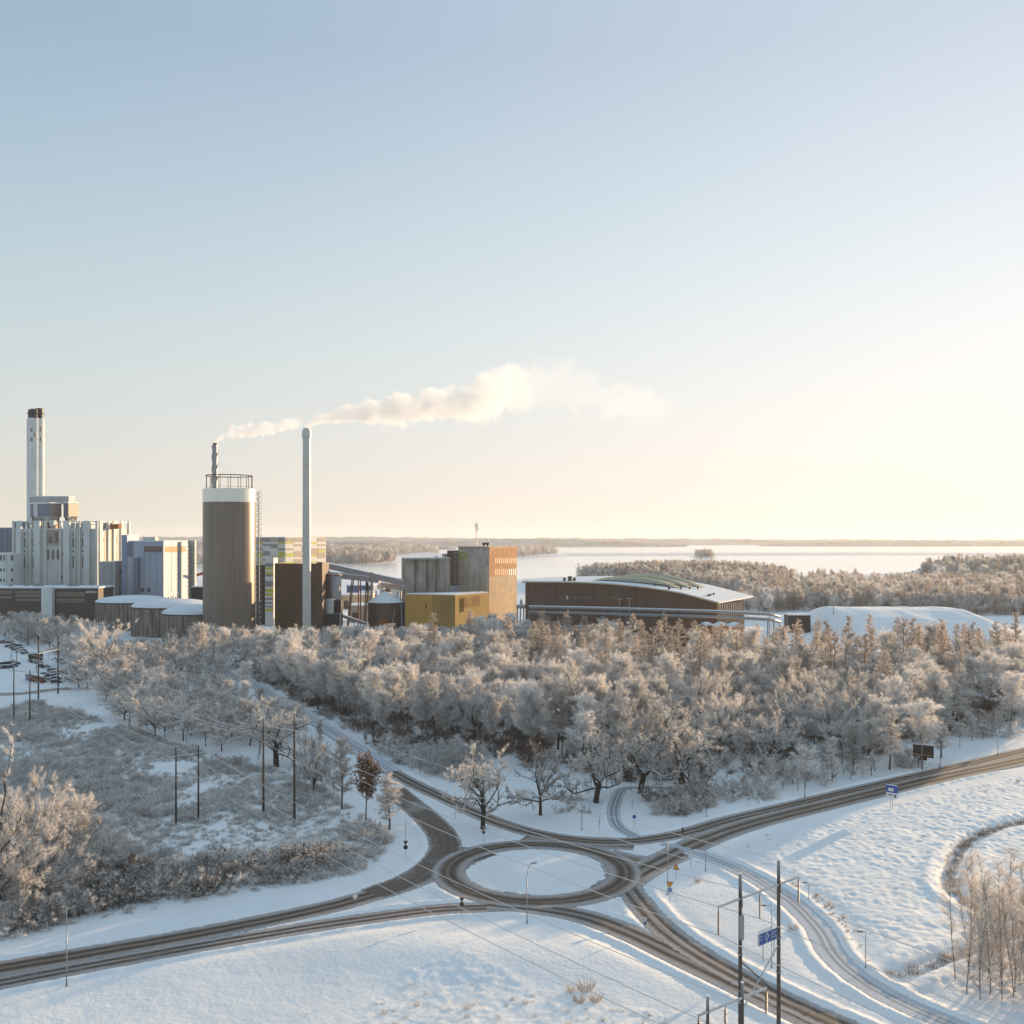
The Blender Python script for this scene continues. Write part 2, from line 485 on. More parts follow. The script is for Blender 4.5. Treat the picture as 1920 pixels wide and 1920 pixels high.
def terrain():
    x0, x1, y0, y1, st = -100.0, 158.0, 92.0, 262.0, 0.46
    nx, ny = int((x1 - x0) / st), int((y1 - y0) / st)
    X, Y = np.meshgrid(np.linspace(x0, x1, nx), np.linspace(y0, y1, ny))
    x, y = X.ravel(), Y.ravel()
    keep = np.abs(x) < y * 0.62 + 25
    e = np.full(x.shape, 1e9)
    for C, hw in ROADS:
        e = np.minimum(e, dist_to(x, y, C) - hw)
    rr = np.hypot(x - RC[0], y - RC[1])
    h = np.zeros(x.shape)
    away = sstep(0.2, 5.0, e)
    h += away * (0.10 + 0.5 * (fbm(x * 0.05, y * 0.05, 3) - 0.35))
    # ploughed banks along the roads
    bank = np.exp(-((e - 0.9) / 0.75) ** 2) * (0.22 + 0.35 * fbm(x * 0.5 + 9, y * 0.5, 3))
    bank[rr < ROUT] *= 0.35
    h += bank
    # gently domed island
    isl = rr < RIN
    h[isl] = 0.02 + 0.75 * (1 - sstep(2.0, RIN - 0.3, rr[isl])) + 0.05 * fbm(x[isl] * 0.8, y[isl] * 0.8, 3)
    # rough tussocks under the snow
    fld = [G(*p) for p in [(1330, 1590), (1420, 1560), (1560, 1530), (1760, 1488), (1990, 1440), (2300, 1440), (2300, 1990), (1760, 1925), (1640, 1850), (1570, 1770), (1500, 1680)]]
    fl = inpoly(x, y, fld) * sstep(3.0, 7.0, e)
    rid = 1 - np.abs(2 * fbm(x * 0.85, y * 0.62, 4) - 1)
    h += fl * (0.20 * (rid - 0.6) + 0.30 * (fbm(x * 1.35, y * 1.15, 3) - 0.4) + 0.5 * (fbm(x * 0.07, y * 0.07, 3) - 0.4))
    low = [G(*p) for p in [(660, 1925), (760, 1830), (870, 1795), (960, 1830), (1060, 1880), (1330, 1905), (1360, 1990), (640, 1990)]]
    lo = inpoly(x, y, low) * sstep(1.5, 4.0, e)
    h += lo * (0.16 * (fbm(x * 0.8, y * 0.7, 4) - 0.4) + 0.22 * (fbm(x * 1.9, y * 1.9, 2) - 0.4))
    # mound in the foreground centre
    cx, cy_ = G(850, 1790)
    h += 1.1 * np.exp(-(((x - cx) / 26) ** 2 + ((y - cy_) / 9) ** 2)) * sstep(1.0, 6.0, e)
    for D in DITCHES:
        dd = dist_to(x, y, spline(D, 0.7))
        h -= (1.5 * np.exp(-(dd / 1.15) ** 2) - 0.25 * np.exp(-((dd - 3.6) / 1.1) ** 2)) * sstep(0.0, 2.0, e)
    # fade to the surrounding ground
    fade = sstep(0, 6, x - x0) * sstep(0, 6, x1 - x) * sstep(0, 10, y1 - y)
    h = h * fade - 0.12 * (1 - fade)
    idx = np.arange(nx * ny).reshape(ny, nx)
    q = np.stack([idx[:-1, :-1], idx[:-1, 1:], idx[1:, 1:], idx[1:, :-1]], -1).reshape(-1, 4)
    q = q[keep[q].all(1)]
    used = np.unique(q); remap = np.full(nx * ny, -1); remap[used] = np.arange(len(used))
    me = bpy.data.meshes.new('snowy_ground')
    co = np.stack([x, y, h], 1)[used]
    me.vertices.add(len(co)); me.vertices.foreach_set('co', co.ravel())
    q = remap[q]
    me.loops.add(q.size); me.loops.foreach_set('vertex_index', q.ravel())
    me.polygons.add(len(q)); me.polygons.foreach_set('loop_start', np.arange(0, q.size, 4))
    me.polygons.foreach_set('loop_total', np.full(len(q), 4))
    me.update(); me.shade_smooth()
    me.materials.append(M['snow'])
    o = bpy.data.objects.new('snowy_ground', me); COL.objects.link(o); o['kind'] = 'structure'
    return o
terrain()

# far ground: one sheet out to the horizon
MB().add([(-30000, -2000, -0.6), (30000, -2000, -0.6), (30000, 45000, -0.6), (-30000, 45000, -0.6)], [(0, 1, 2, 3)]).build('ground', M['snow'], kind='structure')
def sheet(name, pts, z, material, **kw):
    return MB().add([(p[0], p[1], z) for p in pts], [tuple(range(len(pts)))]).build(name, material, **kw)
sheet('land', [(-2200, 60), (2200, 60), (2200, 900), (1250, 1080), (620, 1180), (520, 1450), (320, 1560), (120, 1560), (0, 1500), (-160, 1500), (-420, 1560), (-900, 1500), (-2200, 1500)], -0.13, M['snow'], kind='structure')

def m_ice():
    t = NT('snowy_lake_ice')
    p = t.pos()
    n = t.noise(1.0, 4.0, 0.5, t.scaled(p, (0.0004, 0.003, 1)))
    c = t.mix(t.step(n, 0.4, 0.65), (0.95, 0.93, 0.90), (0.84, 0.83, 0.82))
    return t.surf(t.bsdf(c, 0.16, 0, None, 0.9))
MI = m_ice()
sheet('frozen_lake', [(-7000, 900), (7000, 900), (9000, 12500), (-9000, 12500)], -0.4, MI, kind='structure')
def m_open():
    t = NT('dark_thin_ice'); p = t.pos()
    n = t.noise(1.0, 4.0, 0.6, t.scaled(p, (0.0006, 0.006, 1)))
    return t.surf(t.bsdf(t.mix(t.step(n, 0.35, 0.6), (0.50, 0.51, 0.54), (0.66, 0.67, 0.70)), 0.35, 0, None, 0.5))
sheet('water', [(-500, 3450), (600, 3650), (1500, 3800), (3400, 3850), (3400, 4500), (1600, 4750), (300, 4500), (-500, 4100)], -0.25, m_open(), kind='structure')

# far shore
def m_hill(name, a, b, sc):
    t = NT(name)
    p = t.pos()
    n = t.noise(1.0, 6.0, 0.65, t.scaled(p, (sc, sc * 0.6, sc * 6)))
    c = t.mix(t.step(n, 0.35, 0.65), a, b)
    return t.surf(t.bsdf(c, 0.9, 0, None, 0.1))
M['hill'] = m_hill('frosted_far_forest', (0.20, 0.17, 0.16), (0.36, 0.33, 0.33), 0.004)
def hill(name, d, prof, depth, seed):
    """prof: list of (px, py of the skyline); a ridge with rounded top and ragged treetops"""
    pxs = np.arange(prof[0][0], prof[-1][0], 4.0)
    pys = np.interp(pxs, [p[0] for p in prof], [p[1] for p in prof])
    rs = np.random.default_rng(seed)
    zt = H - (pys - HOR) / F * d
    zt = zt + (fbm(pxs * 0.05 + seed * 9, pxs * 0.0 + seed, 4) - 0.5) * 0.0016 * d + (fbm(pxs * 0.4, pxs * 0 + 3 + seed, 2) - 0.5) * 0.0007 * d
    zt = np.maximum(zt, 0.0)
    X = (pxs - 960) / F
    rows = [(d * 0.985, -1.0, 0), (d * 0.988, 0.0, 1), (d * 0.993, 0.55, 2), (d, 0.9, 3), (d + depth * 0.3, 1.0, 4), (d + depth, 0.55, 5)]
    V = []
    for dy, k, r in rows:
        jit = (fbm(pxs * 0.09 + r * 31, pxs * 0 + r, 3) - 0.5) * 0.012 * d if r in (1, 2, 3) else 0 * pxs
        shore = (fbm(pxs * 0.012 + seed * 5, pxs * 0 + seed * 2.2, 3) - 0.5) * 0.02 * d if r < 3 else 0 * pxs
        for i in range(len(pxs)):
            yy = dy + (jit[i] + shore[i] if r else shore[i])
            V.append((X[i] * yy, yy, (zt[i] * k if k > 0 else k)))
    n = len(pxs)
    Fs = [(r * n + i, r * n + i + 1, (r + 1) * n + i + 1, (r + 1) * n + i) for r in range(5) for i in range(n - 1)]
    return MB().add(V, Fs).build(name, M['hill'], smooth=False, kind='structure')
hill('hills', 11500, [(-500, 1008), (200, 1006.5), (420, 1006), (700, 1006.5), (900, 1009), (1100, 1009), (1300, 1010), (1500, 1011), (1800, 1012), (2400, 1012)], 1500, 1)
hill('hills', 8600, [(560, 1013), (700, 1012), (800, 1016), (900, 1010.5), (1010, 1010.5), (1100, 1013), (1200, 1016.5), (1290, 1020)], 800, 2)
hill('hills', 9200, [(1420, 1022), (1470, 1017), (1600, 1014), (1700, 1013), (1850, 1014), (2000, 1013), (2400, 1012)], 900, 3)
hill('hills', 6200, [(-300, 1016), (240, 1013), (380, 1014), (520, 1013), (640, 1015), (760, 1020), (860, 1028)], 900, 4)
# ------------------------------------------------------------------ trees
def m_bark(name, col, snow=0.55):
    t = NT(name)
    n = t.noise(3.0, 4.0, 0.6, t.obj())
    c = t.mix(t.step(n, 0.3, 0.7), tuple(x * 0.7 for x in col), tuple(min(1, x * 1.35) for x in col))
    c = t.mix(t.step(t.nz(), 0.25, 0.6, 0.0, snow), c, SNOW)
    return t.surf(t.bsdf(c, 0.85, 0, None, 0.15))
def m_twig(name, col, trans=0.25, var=0.18):
    t = NT(name)
    oi = t.n('ShaderNodeObjectInfo').outputs['Random']
    n = t.noise(0.9, 3.0, 0.6, t.obj())
    k = t.math('ADD', t.step(oi, 0, 1, 1 - var, 1 + var), t.math('MULTIPLY', t.math('SUBTRACT', n, 0.5), 0.5))
    c = t.mix(1.0, col, t.n('ShaderNodeCombineXYZ', {0: k, 1: k, 2: k}).outputs[0], 'MULTIPLY')
    d = t.n('ShaderNodeBsdfDiffuse'); t.t.links.new(c, d.inputs[0])
    tr = t.n('ShaderNodeBsdfTranslucent'); t.t.links.new(c, tr.inputs[0])
    mx = t.n('ShaderNodeMixShader'); mx.inputs[0].default_value = trans
    t.t.links.new(d.outputs[0], mx.inputs[1]); t.t.links.new(tr.outputs[0], mx.inputs[2])
    return t.surf(mx.outputs[0])
M['bark'] = m_bark('dark_bark', (0.075, 0.058, 0.048))
M['bark_oak'] = m_bark('oak_bark', (0.060, 0.048, 0.040), 0.85)
M['bark_birch'] = m_bark('birch_bark', (0.17, 0.14, 0.125), 0.5)
M['bark_larch'] = m_bark('larch_bark', (0.10, 0.068, 0.05), 0.5)
M['frost'] = m_twig('hoar_frost', (0.90, 0.865, 0.83), 0.42)
M['frost_warm'] = m_twig('frosted_larch_twig', (0.80, 0.69, 0.60), 0.45)
M['twig'] = m_twig('bare_twig', (0.34, 0.26, 0.215))
M['twig_brown'] = m_twig('brown_twig', (0.19, 0.128, 0.10), 0.15)
M['leaf_brown'] = m_twig('withered_oak_leaf', (0.22, 0.13, 0.075))
M['frost_grey'] = m_twig('grey_frost', (0.72, 0.665, 0.62), 0.4)

def unit(v): return v / (np.linalg.norm(v) + 1e-9)
class Tree:
    def __init__(self, seed):
        self.r = np.random.default_rng(seed)
        self.b = []        # (points, radii, sides)
        self.tp = []; self.td = []      # twig anchors
    def branch(self, p, d, L, r0, r1, n, wander, tropism=(0, 0, 0), sides=4):
        pts = [np.array(p, float)]; d = unit(np.array(d, float))
        for i in range(n):
            d = unit(d + self.r.normal(0, wander, 3) + np.array(tropism))
            pts.append(pts[-1] + d * L / n)
        self.b.append((pts, np.linspace(r0, r1, n + 1), sides))
        return pts, d
    def anchors(self, pts, k, t0=0.15):
        pts = np.array(pts)
        for i in range(k):
            t = (t0 + (1 - t0) * self.r.random()) * (len(pts) - 1)
            j = min(int(t), len(pts) - 2)
            self.tp.append(pts[j] + (pts[j + 1] - pts[j]) * (t - j)); self.td.append(unit(pts[j + 1] - pts[j]))
    def trunk_mesh(self, name, material):
        V, Fs = [], []
        for pts, rad, n in self.b:
            o = len(V); m = len(pts)
            for k in range(m):
                d = unit(pts[min(k + 1, m - 1)] - pts[max(k - 1, 0)])
                u = unit(np.cross(d, (0.3, 0.2, 1.0) if abs(d[2]) < 0.9 else (1.0, 0.1, 0)))
                w = np.cross(d, u)
                for i in range(n):
                    a = 2 * math.pi * i / n
                    V.append(pts[k] + (u * math.cos(a) + w * math.sin(a)) * rad[k])
            for k in range(m - 1):
                for i in range(n):
                    Fs.append((o + k * n + i, o + k * n + (i + 1) % n, o + (k + 1) * n + (i + 1) % n, o + (k + 1) * n + i))
        me = bpy.data.meshes.new(name); me.from_pydata([tuple(v) for v in V], [], Fs)
        me.materials.append(material); me.shade_smooth()
        return me
    def crown_mesh(self, name, mats, probs, per, length, width, spread=0.9, droop=0.0, up=0.0, leaf=False):
        r = self.r
        P = np.repeat(np.array(self.tp), per, 0); D = np.repeat(np.array(self.td), per, 0)
        n = len(P)
        d = D * 0.7 + r.normal(0, spread * 0.6, (n, 3)); d[:, 2] += up - droop
        d /= np.linalg.norm(d, axis=1)[:, None] + 1e-9
        L = length * (0.5 + r.random(n))
        W = width * (0.6 + 0.8 * r.random(n))
        P = P + r.normal(0, 0.10, (n, 3)) * length
        w = np.cross(d, r.normal(0, 1, (n, 3))); w /= np.linalg.norm(w, axis=1)[:, None] + 1e-9
        a = P - w * W[:, None] / 2; b = P + w * W[:, None] / 2; tip = P + d * L[:, None] + np.array([0, 0, -1.0]) * (droop * L * 0.4)[:, None]
        co = np.stack([a, b, tip], 1).reshape(-1, 3)
        me = bpy.data.meshes.new(name)
        me.vertices.add(3 * n); me.vertices.foreach_set('co', co.ravel())
        me.loops.add(3 * n); me.loops.foreach_set('vertex_index', np.arange(3 * n))
        me.polygons.add(n); me.polygons.foreach_set('loop_start', np.arange(0, 3 * n, 3)); me.polygons.foreach_set('loop_total', np.full(n, 3))
        mi = r.choice(len(mats), n, p=probs)
        me.polygons.foreach_set('material_index', mi.astype(np.int32))
        me.update()
        for m in mats: me.materials.append(m)
        return me
    def size(self):
        allp = np.array([p for b in self.b for p in b[0]])
        return allp[:, 2].max()

def birch(seed, h=15.0, wid=2.6, low=0.28, dens=1.0, tr0=0.16):
    t = Tree(seed); r = t.r
    tr, _ = t.branch((0, 0, -0.3), (0, 0, 1), h + 0.3, tr0, 0.02, 10, 0.035, (0, 0, 0.05), 6)
    tr = np.array(tr)
    nb = int(34 * dens)
    for i in range(nb):
        f = low + (0.98 - low) * (i + r.random()) / nb
        k = f * (len(tr) - 1); j = min(int(k), len(tr) - 2); p = tr[j] + (tr[j + 1] - tr[j]) * (k - j)
        a = r.random() * 2 * math.pi
        prof = math.sin(min(1.0, (1.02 - f) / (1.02 - low) * 1.25 + 0.12) * math.pi * 0.62) ** 0.8
        L = wid * prof * (0.65 + 0.6 * r.random()) + 0.4
        pts, d = t.branch(p, (math.cos(a), math.sin(a), 0.9 + 0.5 * f), L, 0.05, 0.012, 4, 0.14, (0, 0, 0.02), 3)
        t.anchors(pts, 5)
        for q in range(int(4 + L * 1.6)):
            jj = r.integers(1, len(pts)); aa = r.random() * 2 * math.pi
            p2, _ = t.branch(pts[jj], d * 0.6 + np.array([math.cos(aa) * 0.8, math.sin(aa) * 0.8, 0.3]), 0.5 + 0.55 * L * r.random(), 0.018, 0.006, 2, 0.2, (0, 0, -0.12), 3)
            t.anchors(p2, 5)
    return t
def broad(seed, h=13.0, wid=4.2, fork=0.3, stems=5, wander=0.16, dens=1.0, thick=0.26, ball=1.0, flat=0.0):
    t = Tree(seed); r = t.r
    tr, d0 = t.branch((0, 0, -0.3), (0, 0, 1), h * fork + 0.3, thick, thick * 0.7, 4, 0.05, (0, 0, 0.05), 7)
    c = np.array([0, 0, h * 0.60]); rad = np.array([wid, wid, h * 0.42])
    def inside(p): return (((p - c) / rad) ** 2).sum() < 1.0
    def grow(p, d, L, rr, lev):
        pts, dd = t.branch(p, d, L, rr, rr * 0.5, 4, wander, (0, 0, 0.03 - flat * 0.02), 5 if lev == 0 else 3)
        if lev >= 1: t.anchors(pts, 4 if lev == 1 else 6)
        if lev < 2:
            m = int((6 if lev == 0 else 5) * dens)
            for q in range(m):
                jj = r.integers(1 if lev else 1, len(pts)); v = unit(r.normal(0, 1, 3)); v[2] = abs(v[2]) * (0.7 - flat * 0.5) + 0.1
                out = pts[jj] - c; out = unit(out / rad)
                L2 = L * (0.42 + 0.3 * r.random()) * (1.0 if inside(pts[jj]) else 0.55)
                grow(pts[jj], dd * 0.5 + v * 0.8 + out * 0.6, L2, rr * 0.45, lev + 1)
    for i in range(stems):
        a = 2 * math.pi * (i + 0.6 * r.random()) / stems
        s = 0.55 + 0.5 * r.random()
        if i == 0: s = 0.1
        d = np.array([math.cos(a) * s * wid / 4.2 * (1 + flat), math.sin(a) * s * wid / 4.2 * (1 + flat), 1.0 - 0.45 * flat])
        L = min(h * (1 - fork) * 0.72, 99) * (0.8 + 0.3 * r.random())
        grow(tr[-1] if i % 2 == 0 else tr[-2], d, L, thick * 0.55, 0)
    return t
def oak(seed, h=13.0, wid=6.5, thick=0.5):
    t = Tree(seed); r = t.r
    tr, _ = t.branch((0, 0, -0.4), (r.normal(0, .06), r.normal(0, .06), 1), h * 0.27 + 0.4, thick, thick * 0.75, 4, 0.07, (0, 0, 0.03), 8)
    def grow(p, d, L, rr, lev):
        n = 6 if lev < 2 else 4
        pts, dd = t.branch(p, d, L, rr, rr * 0.42, n, 0.30 if lev < 2 else 0.34, (0, 0, 0.05), 6 if lev == 0 else (4 if lev == 1 else 3))
        if lev >= 2: t.anchors(pts, 6)
        elif lev == 1: t.anchors(pts, 4, 0.5)
        if lev < 2:
            for q in range(6 if lev == 0 else 5):
                jj = r.integers(2 if lev == 0 else 1, len(pts)); v = unit(r.normal(0, 1, 3)); v[2] = v[2] * 0.5 + 0.25
                grow(pts[jj], dd * 0.6 + v * 0.9, L * (0.40 + 0.28 * r.random()), rr * 0.5, lev + 1)
    n0 = 7
    for i in range(n0):
        a = 2 * math.pi * (i + 0.5 * r.random()) / n0
        e = 0.25 + 0.9 * r.random() if i else 1.6
        L = wid * (0.72 + 0.35 * r.random()) if e < 0.8 else h * 0.52
        grow(tr[-1] if i % 3 else tr[-2], (math.cos(a), math.sin(a), e), L, thick * (0.42 if i else 0.6), 0)
    return t
def larch(seed, h=18.0, wid=3.2, low=0.18, dens=1.0):
    t = Tree(seed); r = t.r
    tr, _ = t.branch((0, 0, -0.3), (0, 0, 1), h + 0.3, 0.24, 0.03, 10, 0.02, (0, 0, 0.05), 6)
    tr = np.array(tr)
    nb = int(62 * dens)
    for i in range(nb):
        f = low + (0.99 - low) * (i + r.random()) / nb
        k = f * (len(tr) - 1); j = min(int(k), len(tr) - 2); p = tr[j] + (tr[j + 1] - tr[j]) * (k - j)
        a = r.random() * 2 * math.pi
        L = wid * ((1.04 - f) / (1.04 - low)) ** 0.8 * (0.55 + 0.6 * r.random()) + 0.25
        pts, d = t.branch(p, (math.cos(a), math.sin(a), 0.25 + 0.5 * f), L, 0.045, 0.012, 4, 0.12, (0, 0, -0.06), 3)
        t.anchors(pts, int(5 + 3 * L))
        for q in range(int(2 + L * 1.6)):
            jj = r.integers(1, len(pts)); aa = r.random() * 2 * math.pi
            p2, _ = t.branch(pts[jj], d * 0.8 + np.array([math.cos(aa), math.sin(aa), -0.1]) * 0.7, 0.4 + 0.4 * L * r.random(), 0.015, 0.006, 2, 0.2, (0, 0, -0.1), 3)
            t.anchors(p2, 4)
    return t
def bush(seed, h=2.2, wid=1.8, stems=14):
    t = Tree(seed); r = t.r
    for i in range(stems):
        a = r.random() * 2 * math.pi; s = r.random() ** 0.6
        p = (math.cos(a) * s * wid * 0.35, math.sin(a) * s * wid * 0.35, -0.1)
        pts, d = t.branch(p, (math.cos(a) * s * wid / h * 1.3, math.sin(a) * s * wid / h * 1.3, 1), h * (0.6 + 0.5 * r.random()), 0.03, 0.008, 4, 0.2, (0, 0, -0.03), 3)
        t.anchors(pts, 5, 0.3)
        for q in range(4):
            jj = r.integers(1, len(pts)); v = unit(r.normal(0, 1, 3)); v[2] = abs(v[2]) * 0.6
            p2, _ = t.branch(pts[jj], d * 0.6 + v * 0.9, h * 0.3, 0.014, 0.005, 2, 0.2, (0, 0, 0), 3)
            t.anchors(p2, 4)
    return t

KINDS = {}     # species -> list of (trunk mesh, crown mesh, height)
def variants(key, makers, bark, mats, probs, per, length, width, **kw):
    out = []
    for t in makers:
        out.append((t.trunk_mesh('trunk', bark), t.crown_mesh('crown', mats, probs, per, length, width, **kw), t.size()))
    KINDS[key] = out
FR, FW, TW, TB, FG = M['frost'], M['frost_warm'], M['twig'], M['twig_brown'], M['frost_grey']
variants('birch', [birch(s, 15 + s % 3, 3.4 + 0.5 * (s % 3), 0.34 + 0.04 * (s % 4)) for s in range(1, 7)], M['bark_birch'], [FR, FG, TW], [0.76, 0.20, 0.04], 17, 0.75, 0.032, spread=0.9, droop=0.15)
variants('ash', [broad(s, 12 + s % 4, 4.4 + 0.6 * (s % 3), 0.33, 5 + s % 3, 0.15) for s in range(11, 17)], M['bark'], [FR, FG, TW, TB], [0.60, 0.28, 0.08, 0.04], 14, 0.85, 0.028, spread=0.85, up=0.35)
variants('maple', [broad(s, 13, 6.0, 0.22, 7, 0.2, 1.0, 0.3) for s in range(21, 24)], M['bark'], [FR, FG, TW, TB], [0.55, 0.28, 0.11, 0.06], 17, 0.85, 0.030, spread=0.9, up=0.3)
variants('oak', [oak(s, 13, 6.5, 0.52) for s in range(31, 36)], M['bark_oak'], [FR, FG, TW], [0.60, 0.25, 0.15], 14, 0.5, 0.036, spread=1.1, up=0.05)
variants('larch', [larch(s, 18 + s % 3, 4.2 + 0.4 * (s % 3)) for s in range(41, 46)], M['bark_larch'], [FW, FR, TB], [0.52, 0.22, 0.26], 11, 0.45, 0.04, spread=0.9, droop=0.25)
variants('sapling', [birch(s, 9 + s % 3, 1.4, 0.2, 0.7) for s in range(51, 55)], M['bark_birch'], [FR, FG, TW], [0.60, 0.22, 0.18], 12, 0.45, 0.034, spread=0.9)
variants('tall_sapling', [birch(s, 15 + s % 4, 1.25, 0.10, 0.8, 0.075) for s in range(61, 66)], M['bark_birch'], [FW, FR, TB], [0.70, 0.22, 0.08], 3, 0.9, 0.016, spread=0.8, up=0.35)
variants('bush', [bush(s, 2.0 + 0.3 * (s % 3), 1.8) for s in range(71, 75)], M['bark'], [FR, FG, TW, TB], [0.68, 0.22, 0.06, 0.04], 10, 0.3, 0.034, spread=1.1)
variants('dark_bush', [bush(s, 2.4, 2.2, 16) for s in range(81, 84)], M['bark'], [FR, TW, TB], [0.42, 0.22, 0.36], 9, 0.28, 0.06, spread=1.3)
variants('brown_bush', [bush(s, 2.6, 2.0, 18) for s in range(101, 104)], M['bark'], [TB, TW, FG], [0.66, 0.22, 0.12], 8, 0.42, 0.03, spread=0.9, up=0.3)
variants('great', [broad(s, 22, 9.0, 0.16, 9, 0.18, 1.25, 0.4) for s in (111, 112)], M['bark'], [FR, FG, TW, TB], [0.58, 0.28, 0.08, 0.06], 24, 0.8, 0.042, spread=1.0, up=0.1)
variants('brown_oak', [birch(91, 12.5, 3.3, 0.34, 1.5, 0.2)], M['bark'], [M['leaf_brown'], TB, FR], [0.72, 0.12, 0.16], 9, 0.36, 0.18, spread=1.4)
variants('leafy_oak', [broad(95, 13.5, 5.6, 0.30, 7, 0.2, 1.2, 0.42)], M['bark_oak'], [FR, FG, TB, M['leaf_brown']], [0.40, 0.22, 0.22, 0.16], 6, 0.42, 0.06, spread=1.2)

NAMES = {'birch': 'birch_tree', 'ash': 'ash_tree', 'maple': 'maple_tree', 'great': 'ash_tree', 'oak': 'oak_tree', 'larch': 'larch_tree', 'sapling': 'birch_sapling', 'tall_sapling': 'young_birch',
         'bush': 'frosted_bush', 'dark_bush': 'snowy_shrub', 'brown_oak': 'oak_tree', 'leafy_oak': 'oak_tree'}
CATS = {'bush': 'bush', 'dark_bush': 'bush'}
PLACED = []
def tree(key, x, y, h, label, group=None, wid=1.0, z=0.0, var=None, rot=None):
    vs = KINDS[key]
    tm, cm, hh = vs[var % len(vs)] if var is not None else vs[random.randrange(len(vs))]
    s = h / hh
    o = bpy.data.objects.new(NAMES[key], None); COL.objects.link(o)
    o.location = (x, y, z); o.rotation_euler = (0, 0, random.random() * 6.283 if rot is None else rot)
    o.scale = (s * wid, s * wid, s)
    o['label'] = label; o['category'] = CATS.get(key, 'tree')
    if group: o['group'] = group
    for nm, me in (('trunk' if key not in CATS else 'stems', tm), ('crown', cm)):
        c = bpy.data.objects.new(nm, me); COL.objects.link(c); c.parent = o
    PLACED.append((x, y))
    return o
# ------------------------------------------------------------------ planting
ROADALL = [(C, hw) for C, hw in ROADS]
def road_clear(x, y, m):
    for C, hw in ROADALL:
        if np.hypot(C[:, 0] - x, C[:, 1] - y).min() < hw + m: return False
    return True
class Grid:
    def __init__(self): self.d = {}
    def ok(self, x, y, r):
        c = 16.0
        i, j = int(x // c), int(y // c)
        for a in (-1, 0, 1):
            for b in (-1, 0, 1):
                for (px, py, pr) in self.d.get((i + a, j + b), ()):
                    if (px - x) ** 2 + (py - y) ** 2 < ((r + pr) / 2) ** 2: return False
        return True
    def put(self, x, y, r): self.d.setdefault((int(x // 16.0), int(y // 16.0)), []).append((x, y, r))
GR = Grid()
def special(key, px, py, top, label, wid=1.0, var=None, group=None, rot=None, r=6.0):
    x, y = G(px, py)
    h = (py - top) / F * y
    GR.put(x, y, r)
    return tree(key, x, y, h, label, group, wid, 0, var, rot)
# trees that stand out one by one
special('oak', 905, 1556, 1384, 'stout frosted oak with short crown on the snowy splitter island above the roundabout', 0.72, 0, rot=0.4)
special('leafy_oak', 1013, 1530, 1388, 'round-crowned oak with a few brown leaves beside the road above the roundabout', 0.92, 0)
special('oak', 1118, 1506, 1366, 'oak with bare snow-lined limbs just left of the trodden side path', 0.95, 1)
special('oak', 1201, 1488, 1352, 'spreading snow-lined oak just right of the trodden side path', 1.05, 2)
special('oak', 1280, 1470, 1300, 'tall dark-trunked oak behind the snowy hedge of the side path', 0.95, 3)
special('ash', 1100, 1425, 1243, 'broad frosty tree rising whitest from the middle of the wood front', 1.15, 2)
special('brown_oak', 686, 1540, 1408, 'slim oak still holding its brown withered leaves beside the bend of the slip road', 0.85, 0)
special('sapling', 730, 1557, 1450, 'small drooping frosted birch right beside the brown-leaved oak', 1.5, 0)
special('oak', 518, 1437, 1304, 'wide crooked oak behind the twin-pole pylon in the scrub', 1.15, 4)
special('maple', 588, 1492, 1392, 'thin frosted tree with a dark stem right of the twin-pole pylon', 0.6, 0)
special('sapling', 641, 1518, 1380, 'slender many-stemmed birch between the pylon and the brown-leaved oak', 1.1, 1)
special('birch', 553, 1312, 1185, 'dark-stemmed tree at the far end of the snow-covered road', 1.3, 1)
special('birch', 455, 1310, 1235, 'white frosted birch standing alone beside the far bend of the snowy road', 1.0, 2)
special('ash', 190, 1275, 1163, 'sunlit golden frosted tree in front of the low snow-domed tanks', 1.1, 0)
special('ash', 312, 1265, 1180, 'smaller sunlit frosted tree below the third snow-domed tank', 0.9, 1)
special('great', 8, 1640, 1352, 'huge frosted tree with a sunlit top at the left edge of the picture', 0.95, 1)
special('great', -30, 1725, 1440, 'dense frosted tree cut off by the left edge, below the huge one', 0.8, 1)
special('great', 62, 1705, 1500, 'round frosted tree right of and below the huge one at the left edge', 0.75, 0, rot=2.0)
special('oak', -10, 1690, 1520, 'snow-lined leaning oak below the huge frosted tree at the left edge', 1.1, 1)
special('ash', 78, 1595, 1440, 'smaller frosted tree right of the huge one at the left edge', 0.85, 3)
special('maple', 1740, 1375, 1272, 'frosted round-topped tree at the edge of the clearing above the billboards', 1.0, 2)
special('birch', 1893, 1375, 1258, 'sunlit frosted birch at the right edge of the clearing', 1.2, 0)
special('larch', 812, 1268, 1150, 'tall frosted larch in front of the yellow building', 1.0, 1)
special('larch', 866, 1252, 1166, 'smaller frosted larch right of the yellow building corner', 0.9, 2)
for i, (px, py, tp) in enumerate([(1600, 1452, 1350), (1640, 1447, 1342), (1668, 1443, 1318), (1722, 1438, 1308), (1765, 1420, 1345), (1800, 1400, 1352), (1560, 1466, 1380), (1510, 1478, 1395)]):
    special('birch' if i % 2 else 'sapling', px, py, tp, ['frosted young birch at the wood edge between the lamp posts and the billboards', 'slim young birch with a sunlit tip left of the billboards', 'sunlit pointed birch just left of the billboards',
            'sunlit birch rising behind the billboards', 'bushy frosted birch right of the billboards', 'frosted birch at the left rim of the small clearing', 'frosted young birch behind the second lamp post of the right-hand road', 'frosted sapling at the wood edge behind the road lamp nearest the hedge'][i], 1.35, i, r=4.0)

